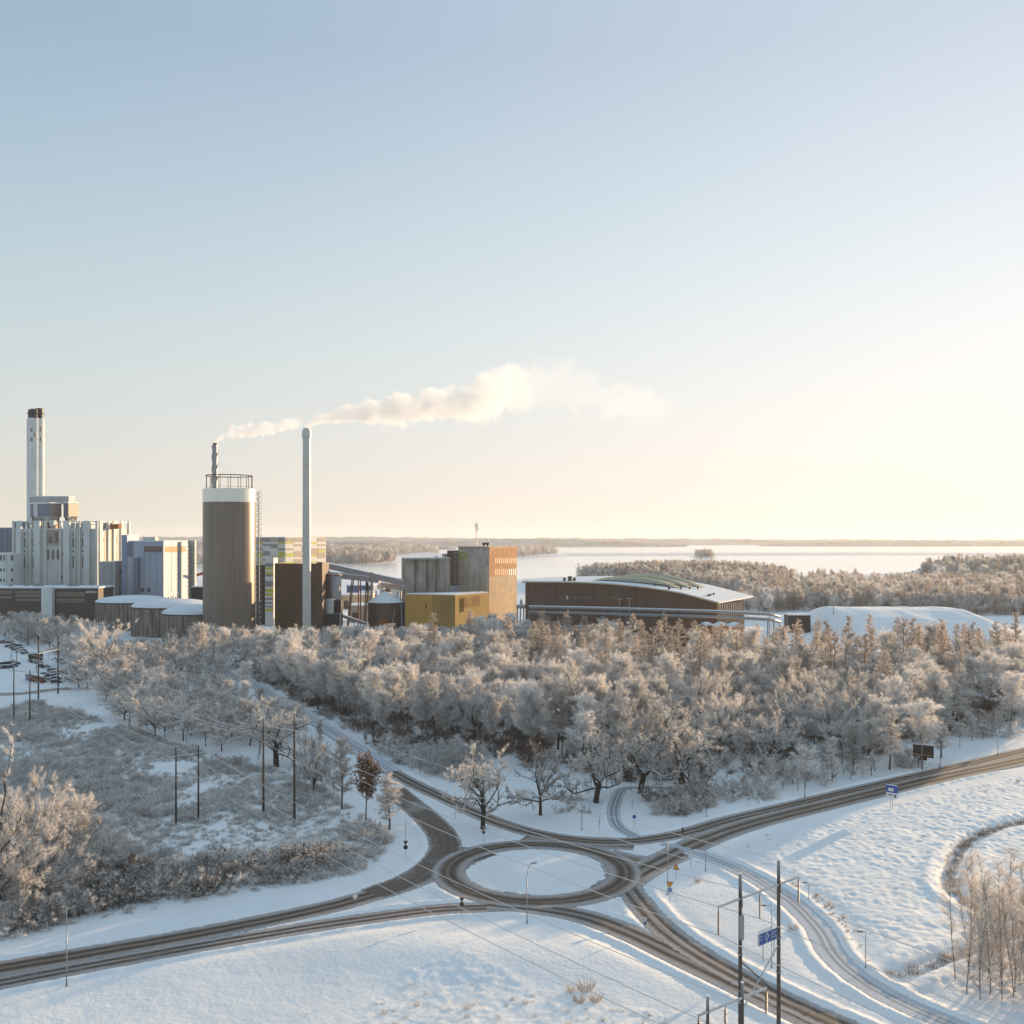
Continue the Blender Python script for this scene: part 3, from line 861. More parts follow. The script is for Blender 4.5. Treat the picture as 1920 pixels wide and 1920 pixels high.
LIFT = 1
FRONT = [(380, 1262), (480, 1290), (560, 1325), (600, 1355), (660, 1385), (720, 1402), (900, 1412), (1000, 1440), (1100, 1462), (1250, 1462), (1400, 1452), (1500, 1450), (1600, 1436), (1700, 1412), (1790, 1368), (1860, 1352), (1960, 1340), (2050, 1300), (2300, 1270)]
def front_y(px): return float(np.interp(px, [p[0] for p in FRONT], [p[1] for p in FRONT]))
BACK = [(380, 1224), (600, 1222), (700, 1210), (900, 1210), (1000, 1222), (1150, 1232), (1300, 1245), (1500, 1252), (1700, 1248), (1920, 1240), (2300, 1232)]
def back_y(px): return float(np.interp(px, [p[0] for p in BACK], [p[1] for p in BACK]))
LM_WOOD = [(380, 'the domed tanks'), (480, 'the big silo'), (515, 'the panelled block'), (568, 'the brown cube'), (600, 'the slender chimney'), (645, 'the process vessel'), (692, 'the trestles'), (757, 'the conical tank'), (811, 'the yellow building'),
           (860, "the yellow building's corner"), (917, 'the concrete tower'), (985, 'the orange brick wall'), (1060, "the hall's left end"), (1140, "the hall's windows"), (1240, 'the arched roof lights'), (1346, "the hall's roof vents"), (1400, "the hall's glazed end"),
           (1480, "the pipeline's end"), (1580, 'the black shed'), (1700, "the snow heap's left half"), (1920, "the snow heap's right half"), (99999, 'the right edge')]
def landmark(px, lst): return next(n for m, n in lst if px < m)
counts = {}
SPEC = {'birch': 'frosted birch', 'ash': 'frosted ash', 'maple': 'broad maple', 'oak': 'crooked oak', 'larch': 'frosted larch', 'sapling': 'birch sapling', 'bush': 'frosted bush', 'dark_bush': 'snowy shrub', 'tall_sapling': 'thin young birch'}
def zone_label(key, px, fr, h):
    row = 'front row' if fr < 0.12 else 'second row' if fr < 0.28 else 'middle' if fr < 0.52 else 'fourth row' if fr < 0.78 else 'back row'
    return f"{SPEC[key]} in the wood's {row} below {landmark(px, LM_WOOD)}"
LIM = {'birch': 250, 'ash': 235, 'maple': 100, 'oak': 40, 'larch': 200, 'sapling': 120}
def plant_wood():
    tries = 0
    while tries < 20000 and len(PLACED) < 860:
        tries += 1
        px = random.uniform(370, 2080)
        fy, by = front_y(px), back_y(px)
        dn, df = F * H / (fy - HOR), F * H / (by - HOR)
        y = dn + (df - dn) * random.random() ** 0.9
        x = (px - 960) / F * y
        fr = (y - dn) / (df - dn)
        py = HOR + F * H / y
        if px > 1930 and random.random() < 0.35: continue
        # lit snowy clearings among the larches, the glade right of the billboards
        if 1478 < px < 1650 and 1232 < py < 1292 and random.random() < 0.8: continue
        if 1790 < px < 1860 and 1325 < py: continue
        if px < 620:
            key = random.choices(['birch', 'ash', 'maple'], [3, 4, 2])[0]
        elif px < 1000:
            key = random.choices(['birch', 'ash', 'larch'], [6, 3, 1.5 * (fr > 0.6)])[0]
        elif fr > 0.5:
            key = random.choices(['larch', 'ash', 'birch'], [5, 2, 1])[0]
        elif 1230 < px < 1620 and fr < 0.35:
            key = random.choices(['oak', 'ash', 'maple'], [3, 2, 2])[0]
        else:
            key = random.choices(['birch', 'ash', 'maple', 'larch'], [4, 3, 2, 1])[0]
        h = {'birch': 19.5, 'ash': 18, 'maple': 17.5, 'oak': 15, 'larch': 23}[key] * random.uniform(0.8, 1.15)
        # near the far edge the crowns must stay below the plant
        h = min(h, ZZ(1172 if px < 880 else 1150, y) * random.uniform(0.86, 1.10)) if px < 1280 else min(h, ZZ(1152, y) * random.uniform(0.8, 1.05))
        r = {'birch': 7.4, 'ash': 9.4, 'maple': 10.5, 'oak': 13.0, 'larch': 8.6}[key] * (1.0 + 0.15 * fr)
        if counts.get(key, 0) >= LIM[key]: continue
        if not GR.ok(x, y, r) or not road_clear(x, y, 4.0): continue
        GR.put(x, y, r); counts[key] = counts.get(key, 0) + 1
        tree(key, x, y, h, zone_label(key, px, fr, h), 'frosted wood behind the junction', random.uniform(0.9, 1.15))
plant_wood()
# belt of trees and scrub left of the snowy road, and in front of the plant on the left
def belt(poly, n, keys, hr, r, label, group, scale_w=1.0, lms=None):
    P = [G(*p) for p in poly]
    xs = [p[0] for p in P]; ys = [p[1] for p in P]
    k = 0
    for _ in range(n * 30):
        if k >= n: break
        x, y = random.uniform(min(xs), max(xs)), random.uniform(min(ys), max(ys))
        if not inpoly(np.array([x]), np.array([y]), P)[0] or not GR.ok(x, y, r) or not road_clear(x, y, 1.5): continue
        GR.put(x, y, r); k += 1
        key = random.choice(keys)
        px = 960 + F * x / y
        tree(key, x, y, random.uniform(*hr), SPEC[key] + ' ' + label + (' ' + landmark(px, lms) if lms else ''), group, random.uniform(0.9, 1.15) * scale_w)
belt([(-60, 1186), (120, 1188), (185, 1205), (190, 1232), (120, 1226), (40, 1206), (-60, 1200)], 60, ['ash', 'birch', 'ash', 'maple'], (11, 16), 6.8, 'in the tree belt below', 'trees in front of the office building', 1.1, [(30, "the office's left end"), (82, "the office's strip windows"), (104, "the office's stair tower"), (150, "the office's right windows"), (9999, "the office's right end")])
belt([(120, 1236), (190, 1238), (330, 1230), (420, 1256), (420, 1275), (330, 1296), (150, 1296)], 74, ['ash', 'birch', 'maple', 'ash'], (9, 14), 6.6, 'in the clump below', 'trees below the domed tanks', 1.1, [(185, "the office's right end"), (250, 'the farthest domed tank'), (310, 'the middle domed tank'), (382, 'the nearest domed tank'), (9999, 'the big silo')])
belt([(190, 1300), (330, 1296), (430, 1318), (520, 1345), (560, 1372), (500, 1425), (400, 1415), (240, 1372)], 84, ['ash', 'ash', 'maple', 'birch'], (7, 12), 5.8, 'in the grey thicket by the snowy road, below', 'thicket beside the snowy road', 1.15, [(250, 'the farthest domed tank'), (310, 'the middle domed tank'), (382, 'the nearest domed tank'), (480, 'the big silo'), (9999, 'the brown cube')])
belt([(560, 1375), (640, 1420), (640, 1500), (560, 1480), (520, 1430)], 12, ['sapling', 'ash'], (6, 9), 5.0, 'among the scrub between pylon and slip road', 'young trees by the pylon')
belt([(640, 1388), (900, 1420), (895, 1474), (800, 1457), (720, 1425)], 64, ['sapling', 'bush', 'sapling'], (3, 6), 2.8, 'in the low roadside thicket below', 'thicket along the road', 1.0, [(680, 'the trestles'), (720, "the conical tank's left side"), (757, 'the conical tank'), (811, 'the yellow building'), (860, "the yellow building's corner"), (9999, 'the concrete tower')])
belt([(1060, 1500), (1100, 1500), (1100, 1530), (1040, 1535)], 7, ['bush'], (1.5, 2.5), 2.0, 'beside the oaks left of the trodden side path', 'bushes by the side path')
belt([(1210, 1500), (1300, 1486), (1390, 1490), (1330, 1520), (1240, 1533)], 40, ['dark_bush', 'bush'], (2.2, 3.8), 2.5, 'in the hedge right of the side path,', 'hedge beside the side path', 1.1, [(1250, 'nearest the path'), (1300, 'left of the small path lamp'), (1345, 'behind the small path lamp'), (9999, 'right of the small path lamp')])
belt([(1330, 1482), (1450, 1462), (1600, 1448), (1720, 1428), (1700, 1442), (1500, 1484), (1390, 1500)], 60, ['sapling', 'bush', 'ash'], (3.5, 7), 3.2, 'at the wood edge along the right-hand road,', 'young growth along the right-hand road', 1.0, [(1440, 'nearest the hedge'), (1510, 'left of the first road lamp'), (1580, 'right of the first road lamp'), (1660, 'midway between lamp and billboards'), (9999, 'left of the billboards')])
belt([(1800, 1372), (1920, 1345), (1960, 1360), (1830, 1395)], 12, ['sapling', 'bush', 'ash'], (4, 8), 4.5, 'round the small clearing at the right edge', 'growth round the clearing')
belt([(0, 1760), (120, 1728), (240, 1700), (420, 1672), (620, 1640), (600, 1608), (430, 1625), (240, 1640), (0, 1680)], 170, ['dark_bush', 'dark_bush', 'bush'], (2.2, 4.2), 2.4, 'in the left-hand road hedge,', 'hedge along the left-hand road', 1.15, [(60, 'at the left edge'), (125, 'left of the tall thin lamp'), (200, 'right of the tall thin lamp'), (290, 'left of the scrub pylon'), (350, 'below the scrub pylon'), (430, 'right of the scrub pylon'), (510, 'below the snowy-armed pylon'), (9999, 'nearest the slip road bend')])
belt([(0, 1540), (110, 1550), (190, 1600), (230, 1680), (120, 1715), (0, 1740)], 34, ['ash', 'sapling', 'maple'], (5, 9), 4.0, 'in the copse under the huge tree at left,', 'copse at the left edge', 1.1, [(40, 'at the very edge'), (90, 'beneath its crown'), (140, 'right of its crown'), (9999, 'farthest from it')])
belt([(1765, 1830), (1930, 1795), (1980, 1860), (1960, 1925), (1890, 1890), (1785, 1866)], 34, ['tall_sapling'], (11, 17), 1.25, 'in the pale clump at lower right,', 'birch clump at the lower right', 1.0, [(1790, 'on its left fringe'), (1815, 'left of its middle'), (1840, 'in its middle'), (1870, 'right of its middle'), (1900, 'near the frame edge'), (1920, 'at the frame edge'), (9999, 'cut by the frame')])
belt([(1985, 1760), (2080, 1740), (2120, 1900), (1990, 1890)], 12, ['tall_sapling'], (11, 16), 3.0, 'in the pale clump beyond the frame edge', 'birch clump at the lower right')
# give trees that share a description their place in it
ORD = ['leftmost', 'second from left', 'third from left', 'fourth from left', 'fifth from left', 'sixth from left', 'seventh from left', 'eighth from left', 'ninth from left', 'tenth from left', 'eleventh from left', 'twelfth from left', 'thirteenth from left', 'fourteenth from left', 'fifteenth from left', 'sixteenth from left', 'seventeenth from left', 'eighteenth from left', 'nineteenth from left', 'twentieth from left']
def place_labels():
    by = {}
    for o in COL.objects:
        if o.parent is None and o.get('category') in ('tree', 'bush'): by.setdefault(o['label'], []).append(o)
    for lb, os_ in by.items():
        if len(os_) < 2: continue
        os_.sort(key=lambda o: o.location.x / o.location.y)
        for i, o in enumerate(os_):
            if i < len(ORD): o['label'] = lb + ', ' + ORD[i]
    for o in COL.objects:
        if o.parent is None and o.get('category') in ('tree', 'bush'):
            w = o['label']
            while len(w.split()) > 16 and ' the ' in w: w = w.replace(' the ', ' ', 1)
            o['label'] = w
place_labels()

# ---- low scrub: uncountable, scattered by geometry nodes
def scatter(name, pts, scl, sources, seed, label=None):
    me = bpy.data.meshes.new(name)
    me.vertices.add(len(pts)); me.vertices.foreach_set('co', np.array(pts, float).ravel())
    at = me.attributes.new('scl', 'FLOAT', 'POINT'); at.data.foreach_set('value', np.array(scl, float))
    ar = me.attributes.new('rotz', 'FLOAT_VECTOR', 'POINT')
    rz = np.zeros((len(pts), 3)); rz[:, 2] = np.random.default_rng(seed).random(len(pts)) * 6.283
    ar.data.foreach_set('vector', rz.ravel())
    o = bpy.data.objects.new(name, me); COL.objects.link(o); o['kind'] = 'stuff'
    if label: o['label'] = label
    src = bpy.data.collections.new(name + '_source')
    for i, m in enumerate(sources):
        q = bpy.data.objects.new(name + '_source', m); src.objects.link(q)
    ng = bpy.data.node_groups.new(name, 'GeometryNodeTree')
    ng.interface.new_socket('Geometry', in_out='INPUT', socket_type='NodeSocketGeometry')
    ng.interface.new_socket('Geometry', in_out='OUTPUT', socket_type='NodeSocketGeometry')
    gi = ng.nodes.new('NodeGroupInput'); go = ng.nodes.new('NodeGroupOutput')
    iop = ng.nodes.new('GeometryNodeInstanceOnPoints'); ci = ng.nodes.new('GeometryNodeCollectionInfo')
    ci.inputs['Collection'].default_value = src; ci.inputs['Separate Children'].default_value = True; ci.inputs['Reset Children'].default_value = True
    iop.inputs['Pick Instance'].default_value = True
    na = ng.nodes.new('GeometryNodeInputNamedAttribute'); na.data_type = 'FLOAT'; na.inputs['Name'].default_value = 'scl'
    nr = ng.nodes.new('GeometryNodeInputNamedAttribute'); nr.data_type = 'FLOAT_VECTOR'; nr.inputs['Name'].default_value = 'rotz'
    L = ng.links.new
    L(gi.outputs[0], iop.inputs['Points']); L(ci.outputs[0], iop.inputs['Instance'])
    L(na.outputs[0], iop.inputs['Scale']); L(nr.outputs[0], iop.inputs['Rotation']); L(iop.outputs[0], go.inputs[0])
    md = o.modifiers.new('scatter', 'NODES'); md.node_group = ng
    return o
def fill(poly, n, seed, clear=1.2, ground=None):
    P = [G(*p) for p in poly]
    r = np.random.default_rng(seed)
    xs = np.array([p[0] for p in P]); ys = np.array([p[1] for p in P])
    x = r.uniform(xs.min(), xs.max(), n); y = r.uniform(ys.min(), ys.max(), n)
    ok = inpoly(x, y, P)
    x, y = x[ok], y[ok]
    e = np.full(x.shape, 1e9)
    for C, hw in ROADS: e = np.minimum(e, dist_to(x, y, C) - hw)
    ok = e > clear
    return x[ok], y[ok]
def joined(key, i):
    tm, cm, hh = KINDS[key][i]
    import bmesh
    b = bmesh.new(); b.from_mesh(tm); n0 = len(b.faces); b.from_mesh(cm)
    b.faces.ensure_lookup_table()
    for k, f in enumerate(b.faces): f.material_index = 0 if k < n0 else cm.polygons[k - n0].material_index + 1
    me = bpy.data.meshes.new('scrub'); b.to_mesh(me); b.free()
    me.materials.append(tm.materials[0])
    for m in cm.materials: me.materials.append(m)
    return me
SCRUB = [joined('bush', i) for i in range(4)]
x, y = fill([(-60, 1350), (60, 1315), (240, 1365), (420, 1425), (520, 1445), (640, 1500), (740, 1570), (700, 1620), (640, 1648), (400, 1690), (160, 1730), (-60, 1770)], 15000, 3)
k = fbm(x * 0.07, y * 0.05, 3)
sel = k > 0.33
x, y, k = x[sel], y[sel], k[sel]
scatter('undergrowth', np.stack([x, y, 0 * x - 0.05], 1), 0.32 + 1.9 * np.maximum(k - 0.34, 0) * np.random.default_rng(4).random(len(x)), SCRUB, 5, 'frosted low scrub on the snow left of the roundabout')
x, y = fill([(600, 1358), (720, 1404), (900, 1414), (1000, 1442), (1100, 1464), (1250, 1470), (1400, 1462), (1600, 1440), (1790, 1372), (1900, 1350), (1900, 1250), (1000, 1215), (500, 1215), (420, 1262)], 5600, 7, 2.0)
BROWN = [joined('brown_bush', i) for i in range(3)]
scatter('undergrowth', np.stack([x, y, 0 * x - 0.1], 1), 0.6 + 1.0 * np.random.default_rng(8).random(len(x)), BROWN + SCRUB[:1], 9, 'brushwood under the trees of the wood')
# ------------------------------------------------------------------ the power plant and the buildings round it
C_WHITE = m_plain('white_render', (0.66, 0.68, 0.66), 0.7, 0, 0.08, 0.1, streak=0.10)
C_CREAM = m_plain('pale_panel', (0.58, 0.58, 0.54), 0.65, 0, 0.08, 0.1, streak=0.12)
C_GREYP = m_plain('grey_panel', (0.42, 0.43, 0.42), 0.6, 0, 0.10, 0.15, streak=0.15)
C_BLUEG = m_plain('blue_grey_cladding', (0.36, 0.41, 0.50), 0.5, 0.1, 0.07, 0.1, streak=0.1)
C_BLUED = m_plain('dark_blue_cladding', (0.16, 0.19, 0.24), 0.5, 0.1, 0.1, 0.1)
C_BLUE2 = m_plain('bright_blue_cladding', (0.25, 0.33, 0.47), 0.5, 0.1, 0.07, 0.1)
C_DARK = m_plain('dark_brown_cladding', (0.075, 0.055, 0.045), 0.55, 0, 0.2, 0.2)
C_BROWN = m_plain('rust_brown_cladding', (0.115, 0.066, 0.042), 0.5, 0.0, 0.18, 0.12, streak=0.25)
C_BLACK = m_plain('black_steel', (0.03, 0.03, 0.03), 0.5, 0.2, 0.2, 0.5)
C_STEEL = m_plain('galvanised_steel', (0.33, 0.34, 0.35), 0.45, 0.6, 0.15, 0.6)
C_CONC = m_plain('stained_concrete', (0.40, 0.365, 0.325), 0.85, 0, 0.22, 0.14, streak=0.75)
C_CONC2 = m_plain('pale_concrete', (0.50, 0.46, 0.40), 0.85, 0, 0.18, 0.14, streak=0.45)
C_BRICK = m_plain('orange_brick', (0.50, 0.25, 0.12), 0.85, 0, 0.15, 0.2, streak=0.25)
C_TANB = m_plain('tan_brick', (0.55, 0.40, 0.25), 0.85, 0, 0.15, 0.2, streak=0.3)
C_YELL = m_plain('ochre_paint', (0.47, 0.275, 0.06), 0.7, 0, 0.08, 0.08, streak=0.12)
C_GLASS = m_plain('dark_window', (0.055, 0.06, 0.065), 0.2, 0, 0.1, 0.5)
C_GLASSW = m_plain('brown_window_band', (0.16, 0.12, 0.09), 0.3, 0, 0.2, 0.5)
C_ROOF = m_plain('snow_covered_roof', (0.84, 0.85, 0.86), 0.75, 0, 0.03, 0.3)
C_GREEN = m_plain('lime_green', (0.36, 0.42, 0.05), 0.55, 0, 0.08, 0.3)
C_LIME = m_plain('lime_panel', (0.46, 0.46, 0.055), 0.5, 0, 0.06, 0.3)
C_PWHITE = m_plain('white_panel', (0.62, 0.62, 0.60), 0.5, 0, 0.05, 0.3)
C_PGREY = m_plain('mid_grey_panel', (0.24, 0.24, 0.25), 0.5, 0, 0.06, 0.3)
C_PSAGE = m_plain('sage_panel', (0.36, 0.40, 0.30), 0.5, 0, 0.06, 0.3)
C_PTAN = m_plain('taupe_panel', (0.34, 0.28, 0.23), 0.5, 0, 0.06, 0.3)
C_PALEW = m_plain('pale_brick_slot', (0.60, 0.40, 0.24), 0.6, 0, 0.1, 0.3)
C_BLUEH = m_plain('blue_hall_cladding', (0.06, 0.09, 0.24), 0.5, 0, 0.1, 0.2)
C_RED = m_plain('red_steel', (0.30, 0.06, 0.04), 0.5, 0.1, 0.1, 0.3)
C_RUST = m_plain('rust_stain', (0.26, 0.10, 0.03), 0.8, 0, 0.3, 0.6)
def m_silo():
    t = NT('brushed_steel_cladding')
    p = t.pos()
    n = t.noise(1.0, 4.0, 0.6, t.scaled(p, (0.5, 0.5, 0.03)))
    c = t.mix(t.step(n, 0.35, 0.7), (0.205, 0.175, 0.148), (0.155, 0.132, 0.112))
    return t.surf(t.bsdf(c, 0.36, 0.55, None, 0.7))
C_SILO = m_silo()
C_BAND = m_plain('white_steel_band', (0.74, 0.76, 0.72), 0.24, 0.5, 0.05, 0.2, spec=0.6)
def m_tankwood():
    t = NT('weathered_tank_wall')
    p = t.pos()
    n = t.noise(1.0, 5.0, 0.65, t.scaled(p, (0.9, 0.9, 0.05)))
    c = t.mix(t.step(n, 0.35, 0.65), (0.12, 0.085, 0.065), (0.33, 0.28, 0.24))
    return t.surf(t.bsdf(c, 0.85, 0, None, 0.2))
C_TANK = m_tankwood()

def root(name, label, cat, A, group=None):
    return thing(name, label, cat, (A[0], A[1], 0), group)
def block(parent, poly, z0, z1, mat, name='wall', snow=True, snow_t=0.5, inset=0.25, roofname='roof'):
    w = MB().prism(poly, z0, z1).build(name, mat, parent)
    if snow:
        c = (sum(p[0] for p in poly) / len(poly), sum(p[1] for p in poly) / len(poly))
        q = []
        for p in poly:
            d = math.hypot(p[0] - c[0], p[1] - c[1]); k = (d - inset) / d
            q.append((c[0] + (p[0] - c[0]) * k, c[1] + (p[1] - c[1]) * k))
        MB().prism(q, z1 + 0.004, z1 + snow_t).build(roofname, C_ROOF, parent)
    return w
def quad4(A, B, depth=None, C=None):
    """footprint from the front wall A->B (left to right) going back along the normal, or along B->C"""
    if C is None:
        d = Vector((B[0] - A[0], B[1] - A[1])).normalized(); n = Vector((-d.y, d.x)) * depth
    else: n = Vector((C[0] - B[0], C[1] - B[1]))
    return [A, B, (B[0] + n.x, B[1] + n.y), (A[0] + n.x, A[1] + n.y)]

# --- main chimney cluster
c = PX(66, 835)
t = root('chimney', 'tall white cluster chimney with black flue tops rising behind the white boiler house', 'chimney', c)
zt = ZZ(785, 835); rr = 3.9
ctr = [(-3.1, 0.8), (0.6, -3.0), (3.2, 0.6), (-0.4, 3.2)]
sh = MB()
for dx, dy in ctr: sh.cyl(c[0] + dx, c[1] + dy, 0, zt, rr, 20)
sh.build('shaft', C_WHITE, t, smooth=False)
for dx, dy in ctr: MB().cyl(c[0] + dx, c[1] + dy, zt - 0.5, ZZ(768, 835) + (1 if dx > 2 else 0), 2.9, 16).build('flue_top', C_BLACK, t)
pl = MB()
for dx, dy in ctr: pl.cyl(c[0] + dx, c[1] + dy, ZZ(776, 835), ZZ(775, 835), 4.0, 16)
pl.build('gallery', C_BLACK, t)
for k, (px0, py0, w, h) in enumerate([(58, 803, 4, 7), (54, 811, 4, 8), (65, 811, 4, 8), (58, 820, 4, 8), (74, 800, 4, 9), (74, 819, 4, 9)]):
    x0, _ = PX(px0, 829); x1, _ = PX(px0 + w, 829)
    MB().box((x0 + x1) / 2, c[1] - 7.05 + (1.7 if px0 > 70 else 0) + (2.4 if px0 < 58 else 0), ZZ(py0 + h, 829), ZZ(py0, 829), x1 - x0, 0.5).build('panel', C_PTAN, t)

# --- boiler house
A, B = PX(24, 770), PX(182, 770); Cc = (B[0], 832.0)
t = root('boiler_house', 'big white boiler house with tall vertical fins and narrow dark windows', 'building', A)
P4 = quad4(A, B, C=Cc)
zt = ZZ(992, 770)
block(t, P4, 0, zt, C_CREAM, snow_t=0.4)
for px0, px1 in [(24, 27), (33, 41.5), (49, 51), (57, 59), (65.6, 76.6), (84, 87.5), (112.6, 115.5), (121, 132), (140, 142), (149, 151), (158.6, 169.5), (180, 184)]:
    w = px1 - px0
    f = wpx(MB(), A, B, px0, px1, 976.5, 1140, -0.5 if w > 6 else -0.3, 2.2 if w > 6 else 1.2)
    f.build('fin', C_WHITE, t)
for px0, px1 in [(45, 48), (61.7, 65), (136, 139), (154, 157.5)]:
    for y0, y1 in [(1008, 1026.5), (1031, 1035), (1043, 1064), (999, 1004)]:
        wpx(MB(), A, B, px0, px1, y0, y1, -0.2, 0.10).build('window', C_GLASS, t)
for px0 in (88.5, 97.5, 106.5): wpx(MB(), A, B, px0, px0 + 4, 1031, 1049, -0.2, 0.10).build('window', C_GLASSW, t)
for px0, px1 in [(205 / 4.572, 220 / 4.572), (118, 120), (113, 118)]: pass
wpx(MB(), A, B, 88, 112, 994, 1019, -0.2, 0.16).build('sunlit_recess_panel', C_PTAN, t)  # flat tan panel paints in the sunlit recess
wpx(MB(), A, B, 92, 97, 1006, 1018, 0.1, 0.3).build('window', C_GLASSW, t)
wpx(MB(), A, B, 104, 108, 998, 1018, 0.1, 0.3).build('window', C_GLASSW, t)
wpx(MB(), A, B, 86, 114, 1019, 1021.5, 0, 1.0).build('ledge', C_GREYP, t)
wpx(MB(), A, B, 114, 117, 1080, 1085, 0, 0.8).build('vent', C_BLACK, t)
wpx(MB(), A, B, 118, 121, 1036, 1040, 0, 0.8).build('vent', C_BLACK, t)
rb = MB(); wpx(rb, A, B, 24, 184, 977.5, 979, 0.4, 0.9); rb.build('top_rail', C_WHITE, t)
# lit right-hand face
for px0, px1 in [(184.5, 190), (200.3, 204), (210.5, 214.5), (224.5, 228.5), (239, 241.5)]:
    wpx(MB(), B, Cc, px0, px1, 976.8, 1062, -0.3, 1.3).build('fin', C_WHITE, t)
wpx(MB(), B, Cc, 184, 241, 978, 979.5, 0.4, 0.9).build('top_rail', C_WHITE, t)
for px0 in (193, 205.5, 217): wpx(MB(), B, Cc, px0, px0 + 2.4, 1009, 1014, -0.2, 0.12).build('window', C_GLASSW, t)
for px0 in (195, 206, 217.5): wpx(MB(), B, Cc, px0, px0 + 5.5, 995, 1052, -0.2, 0.07).build('panel', C_PTAN, t)
# plant on its roof between the fins
for k, (px, w, z, m) in enumerate([(40, 9, 6, C_BLUED), (55, 8, 5, C_STEEL), (96, 10, 8, C_TANB), (140, 9, 5, C_STEEL), (165, 7, 6, C_CREAM), (205, 7, 5, C_PTAN), (218, 6, 4, C_RUST)]):
    q = PX(px, 790 + 3 * (k % 3)); MB().box(q[0], q[1], zt + 0.3, zt + z, w, 7).build('roof_unit', m, t)

# --- hoppers and filter house on the roof
t = root('filter_house', 'grey-blue filter hoppers standing on the roof of the boiler house', 'filter house', PX(95, 800))
def hopper(pxl, pxc, pxr, y0, y1, d, ml, mr):
    Bc = PX(pxc, d); 
    L = PX(pxl, d + 12); Rr = PX(pxr, d + 11)
    poly = [L, Bc, Rr, (Rr[0] + L[0] - Bc[0], Rr[1] + L[1] - Bc[1])]
    z0, z1 = ZZ(y1, d), ZZ(y0, d)
    MB().prism(poly, z0, z1).build('hopper', ml, t)
    m = MB(); m.wall(Bc, Rr, 0.0, math.hypot(Rr[0] - Bc[0], Rr[1] - Bc[1]), z0, z1 - 0.6, -0.1, 0.15); m.build('panel', mr, t)  # tan overlay puts sunlight on the right face into its colour
    c0 = (sum(p[0] for p in poly) / 4, sum(p[1] for p in poly) / 4)
    MB().prism([(c0[0] + (p[0] - c0[0]) * 1.06, c0[1] + (p[1] - c0[1]) * 1.06) for p in poly], z1 + .01, z1 + 1.0).build('roof', C_ROOF, t)
    lo = [(c0[0] + (p[0] - c0[0]) * 0.6, c0[1] + (p[1] - c0[1]) * 0.6) for p in poly]
    b = MB(); b.add([(p[0], p[1], z0) for p in poly] + [(p[0], p[1], z0 - 4) for p in lo], [(0, 1, 5, 4), (1, 2, 6, 5), (2, 3, 7, 6), (3, 0, 4, 7), (4, 5, 6, 7)])
    b.build('hopper_cone', C_GREYP, t)
hopper(57, 94, 115, 944, 968, 785, C_BLUED, C_PTAN)
hopper(119, 128, 147, 943, 968, 785, C_BLUED, C_PTAN)
wl = MB(); q0, q1 = PX(66, 784), PX(80, 784); wl.wall(PX(57, 797), PX(94, 785), 4, 9, ZZ(970, 788), ZZ(945, 788), 0, 0.25); wl.build('panel', C_PWHITE, t)
q0, q1 = PX(55, 806), PX(129, 806)
block(t, [q0, q1, (q1[0], q1[1] + 12), (q0[0], q0[1] + 12)], ZZ(945, 806), ZZ(931, 806), C_GREYP, name='duct_house', snow_t=0.4)
lg = MB()
for px in (62, 78, 92, 110, 124, 142):
    q = PX(px, 792); lg.box(q[0], q[1], zt if False else ZZ(993, 770), ZZ(968, 785), 0.8, 0.8)
lg.build('support', C_BLACK, t)
for px0, px1, y0, y1 in [(95, 104, 976, 986)]:
    q = PX(99.5, 772); MB().box(q[0], q[1], ZZ(986, 772), ZZ(976, 772), 3.4, 5).build('outlet', C_CREAM, t)

# --- blocks left of it
A, B = PX(-60, 800), PX(24, 800)
t = root('plant_annex', 'dark blue-grey plant building cut off by the left edge beside the boiler house', 'building', A)
block(t, quad4(A, B, 40), 0, ZZ(990, 800), C_BLUED)
for px in (-2, 9, 17): wpx(MB(), A, B, px, px + 1, 992, 1036, 0, 0.15).build('seam', C_BLUEG, t)
A, B = PX(-60, 752), PX(24, 752)
t = root('plant_annex', 'lower white plant building with small square windows at the left edge', 'building', A)
block(t, quad4(A, B, 30), 0, ZZ(1038, 752), C_WHITE)
for px in (-14, 0, 6.5, 21):
    for py in (1041, 1066, 1085): wpx(MB(), A, B, px, px + 3.4, py, py + (10 if py < 1050 else 5.5), -0.2, 0.08).build('window', C_GLASS, t)
for px in (10, 18): wpx(MB(), A, B, px, px + 2.2, 1038, 1100, 0, 0.6).build('fin', C_WHITE, t)

# --- office building in front
A, B = PX(-80, 690), PX(184, 690)
t = root('office_building', 'long low dark brown office building with strip windows and snowy roof at the left', 'building', A)
zt = ZZ(1103, 690)
block(t, quad4(A, B, 26), 0, zt, C_DARK, snow_t=0.9, inset=-0.8)
for px0, px1, y0, y1 in [(-40, 22, 1108, 1113), (29, 81, 1108, 1112), (29, 81, 1115, 1119), (-40, 22, 1118, 1122), (106, 158, 1111, 1118), (106, 158, 1123, 1129), (29, 81, 1123, 1127)]:
    f = wpx(MB(), A, B, px0, px1, y0, y1, -0.2, 0.14).build('window_frame', C_PTAN, t)
    f2 = MB(); wpx(f2, A, B, px0 + 0.8, px1 - 0.8, y0 + 0.9, y1 - 0.9, 0.0, 0.20); g = f2.build('window', C_GLASSW, f)
wpx(MB(), A, B, 161, 181, 1108, 1112, -0.2, 0.3).build('louvre', C_GREYP, t)
MB().wall(A, B, upx(A, B, 82.5)[0], upx(A, B, 102.5)[0], 0, zt + 0.5, -0.2, 4).build('stair_tower', C_WHITE, t)
for px in (66, 72, 78): 
    q = PX(px, 700); MB().box(q[0], q[1], zt + 0.9, zt + 3, 2.0, 2.0).build('roof_vent', C_STEEL, t)
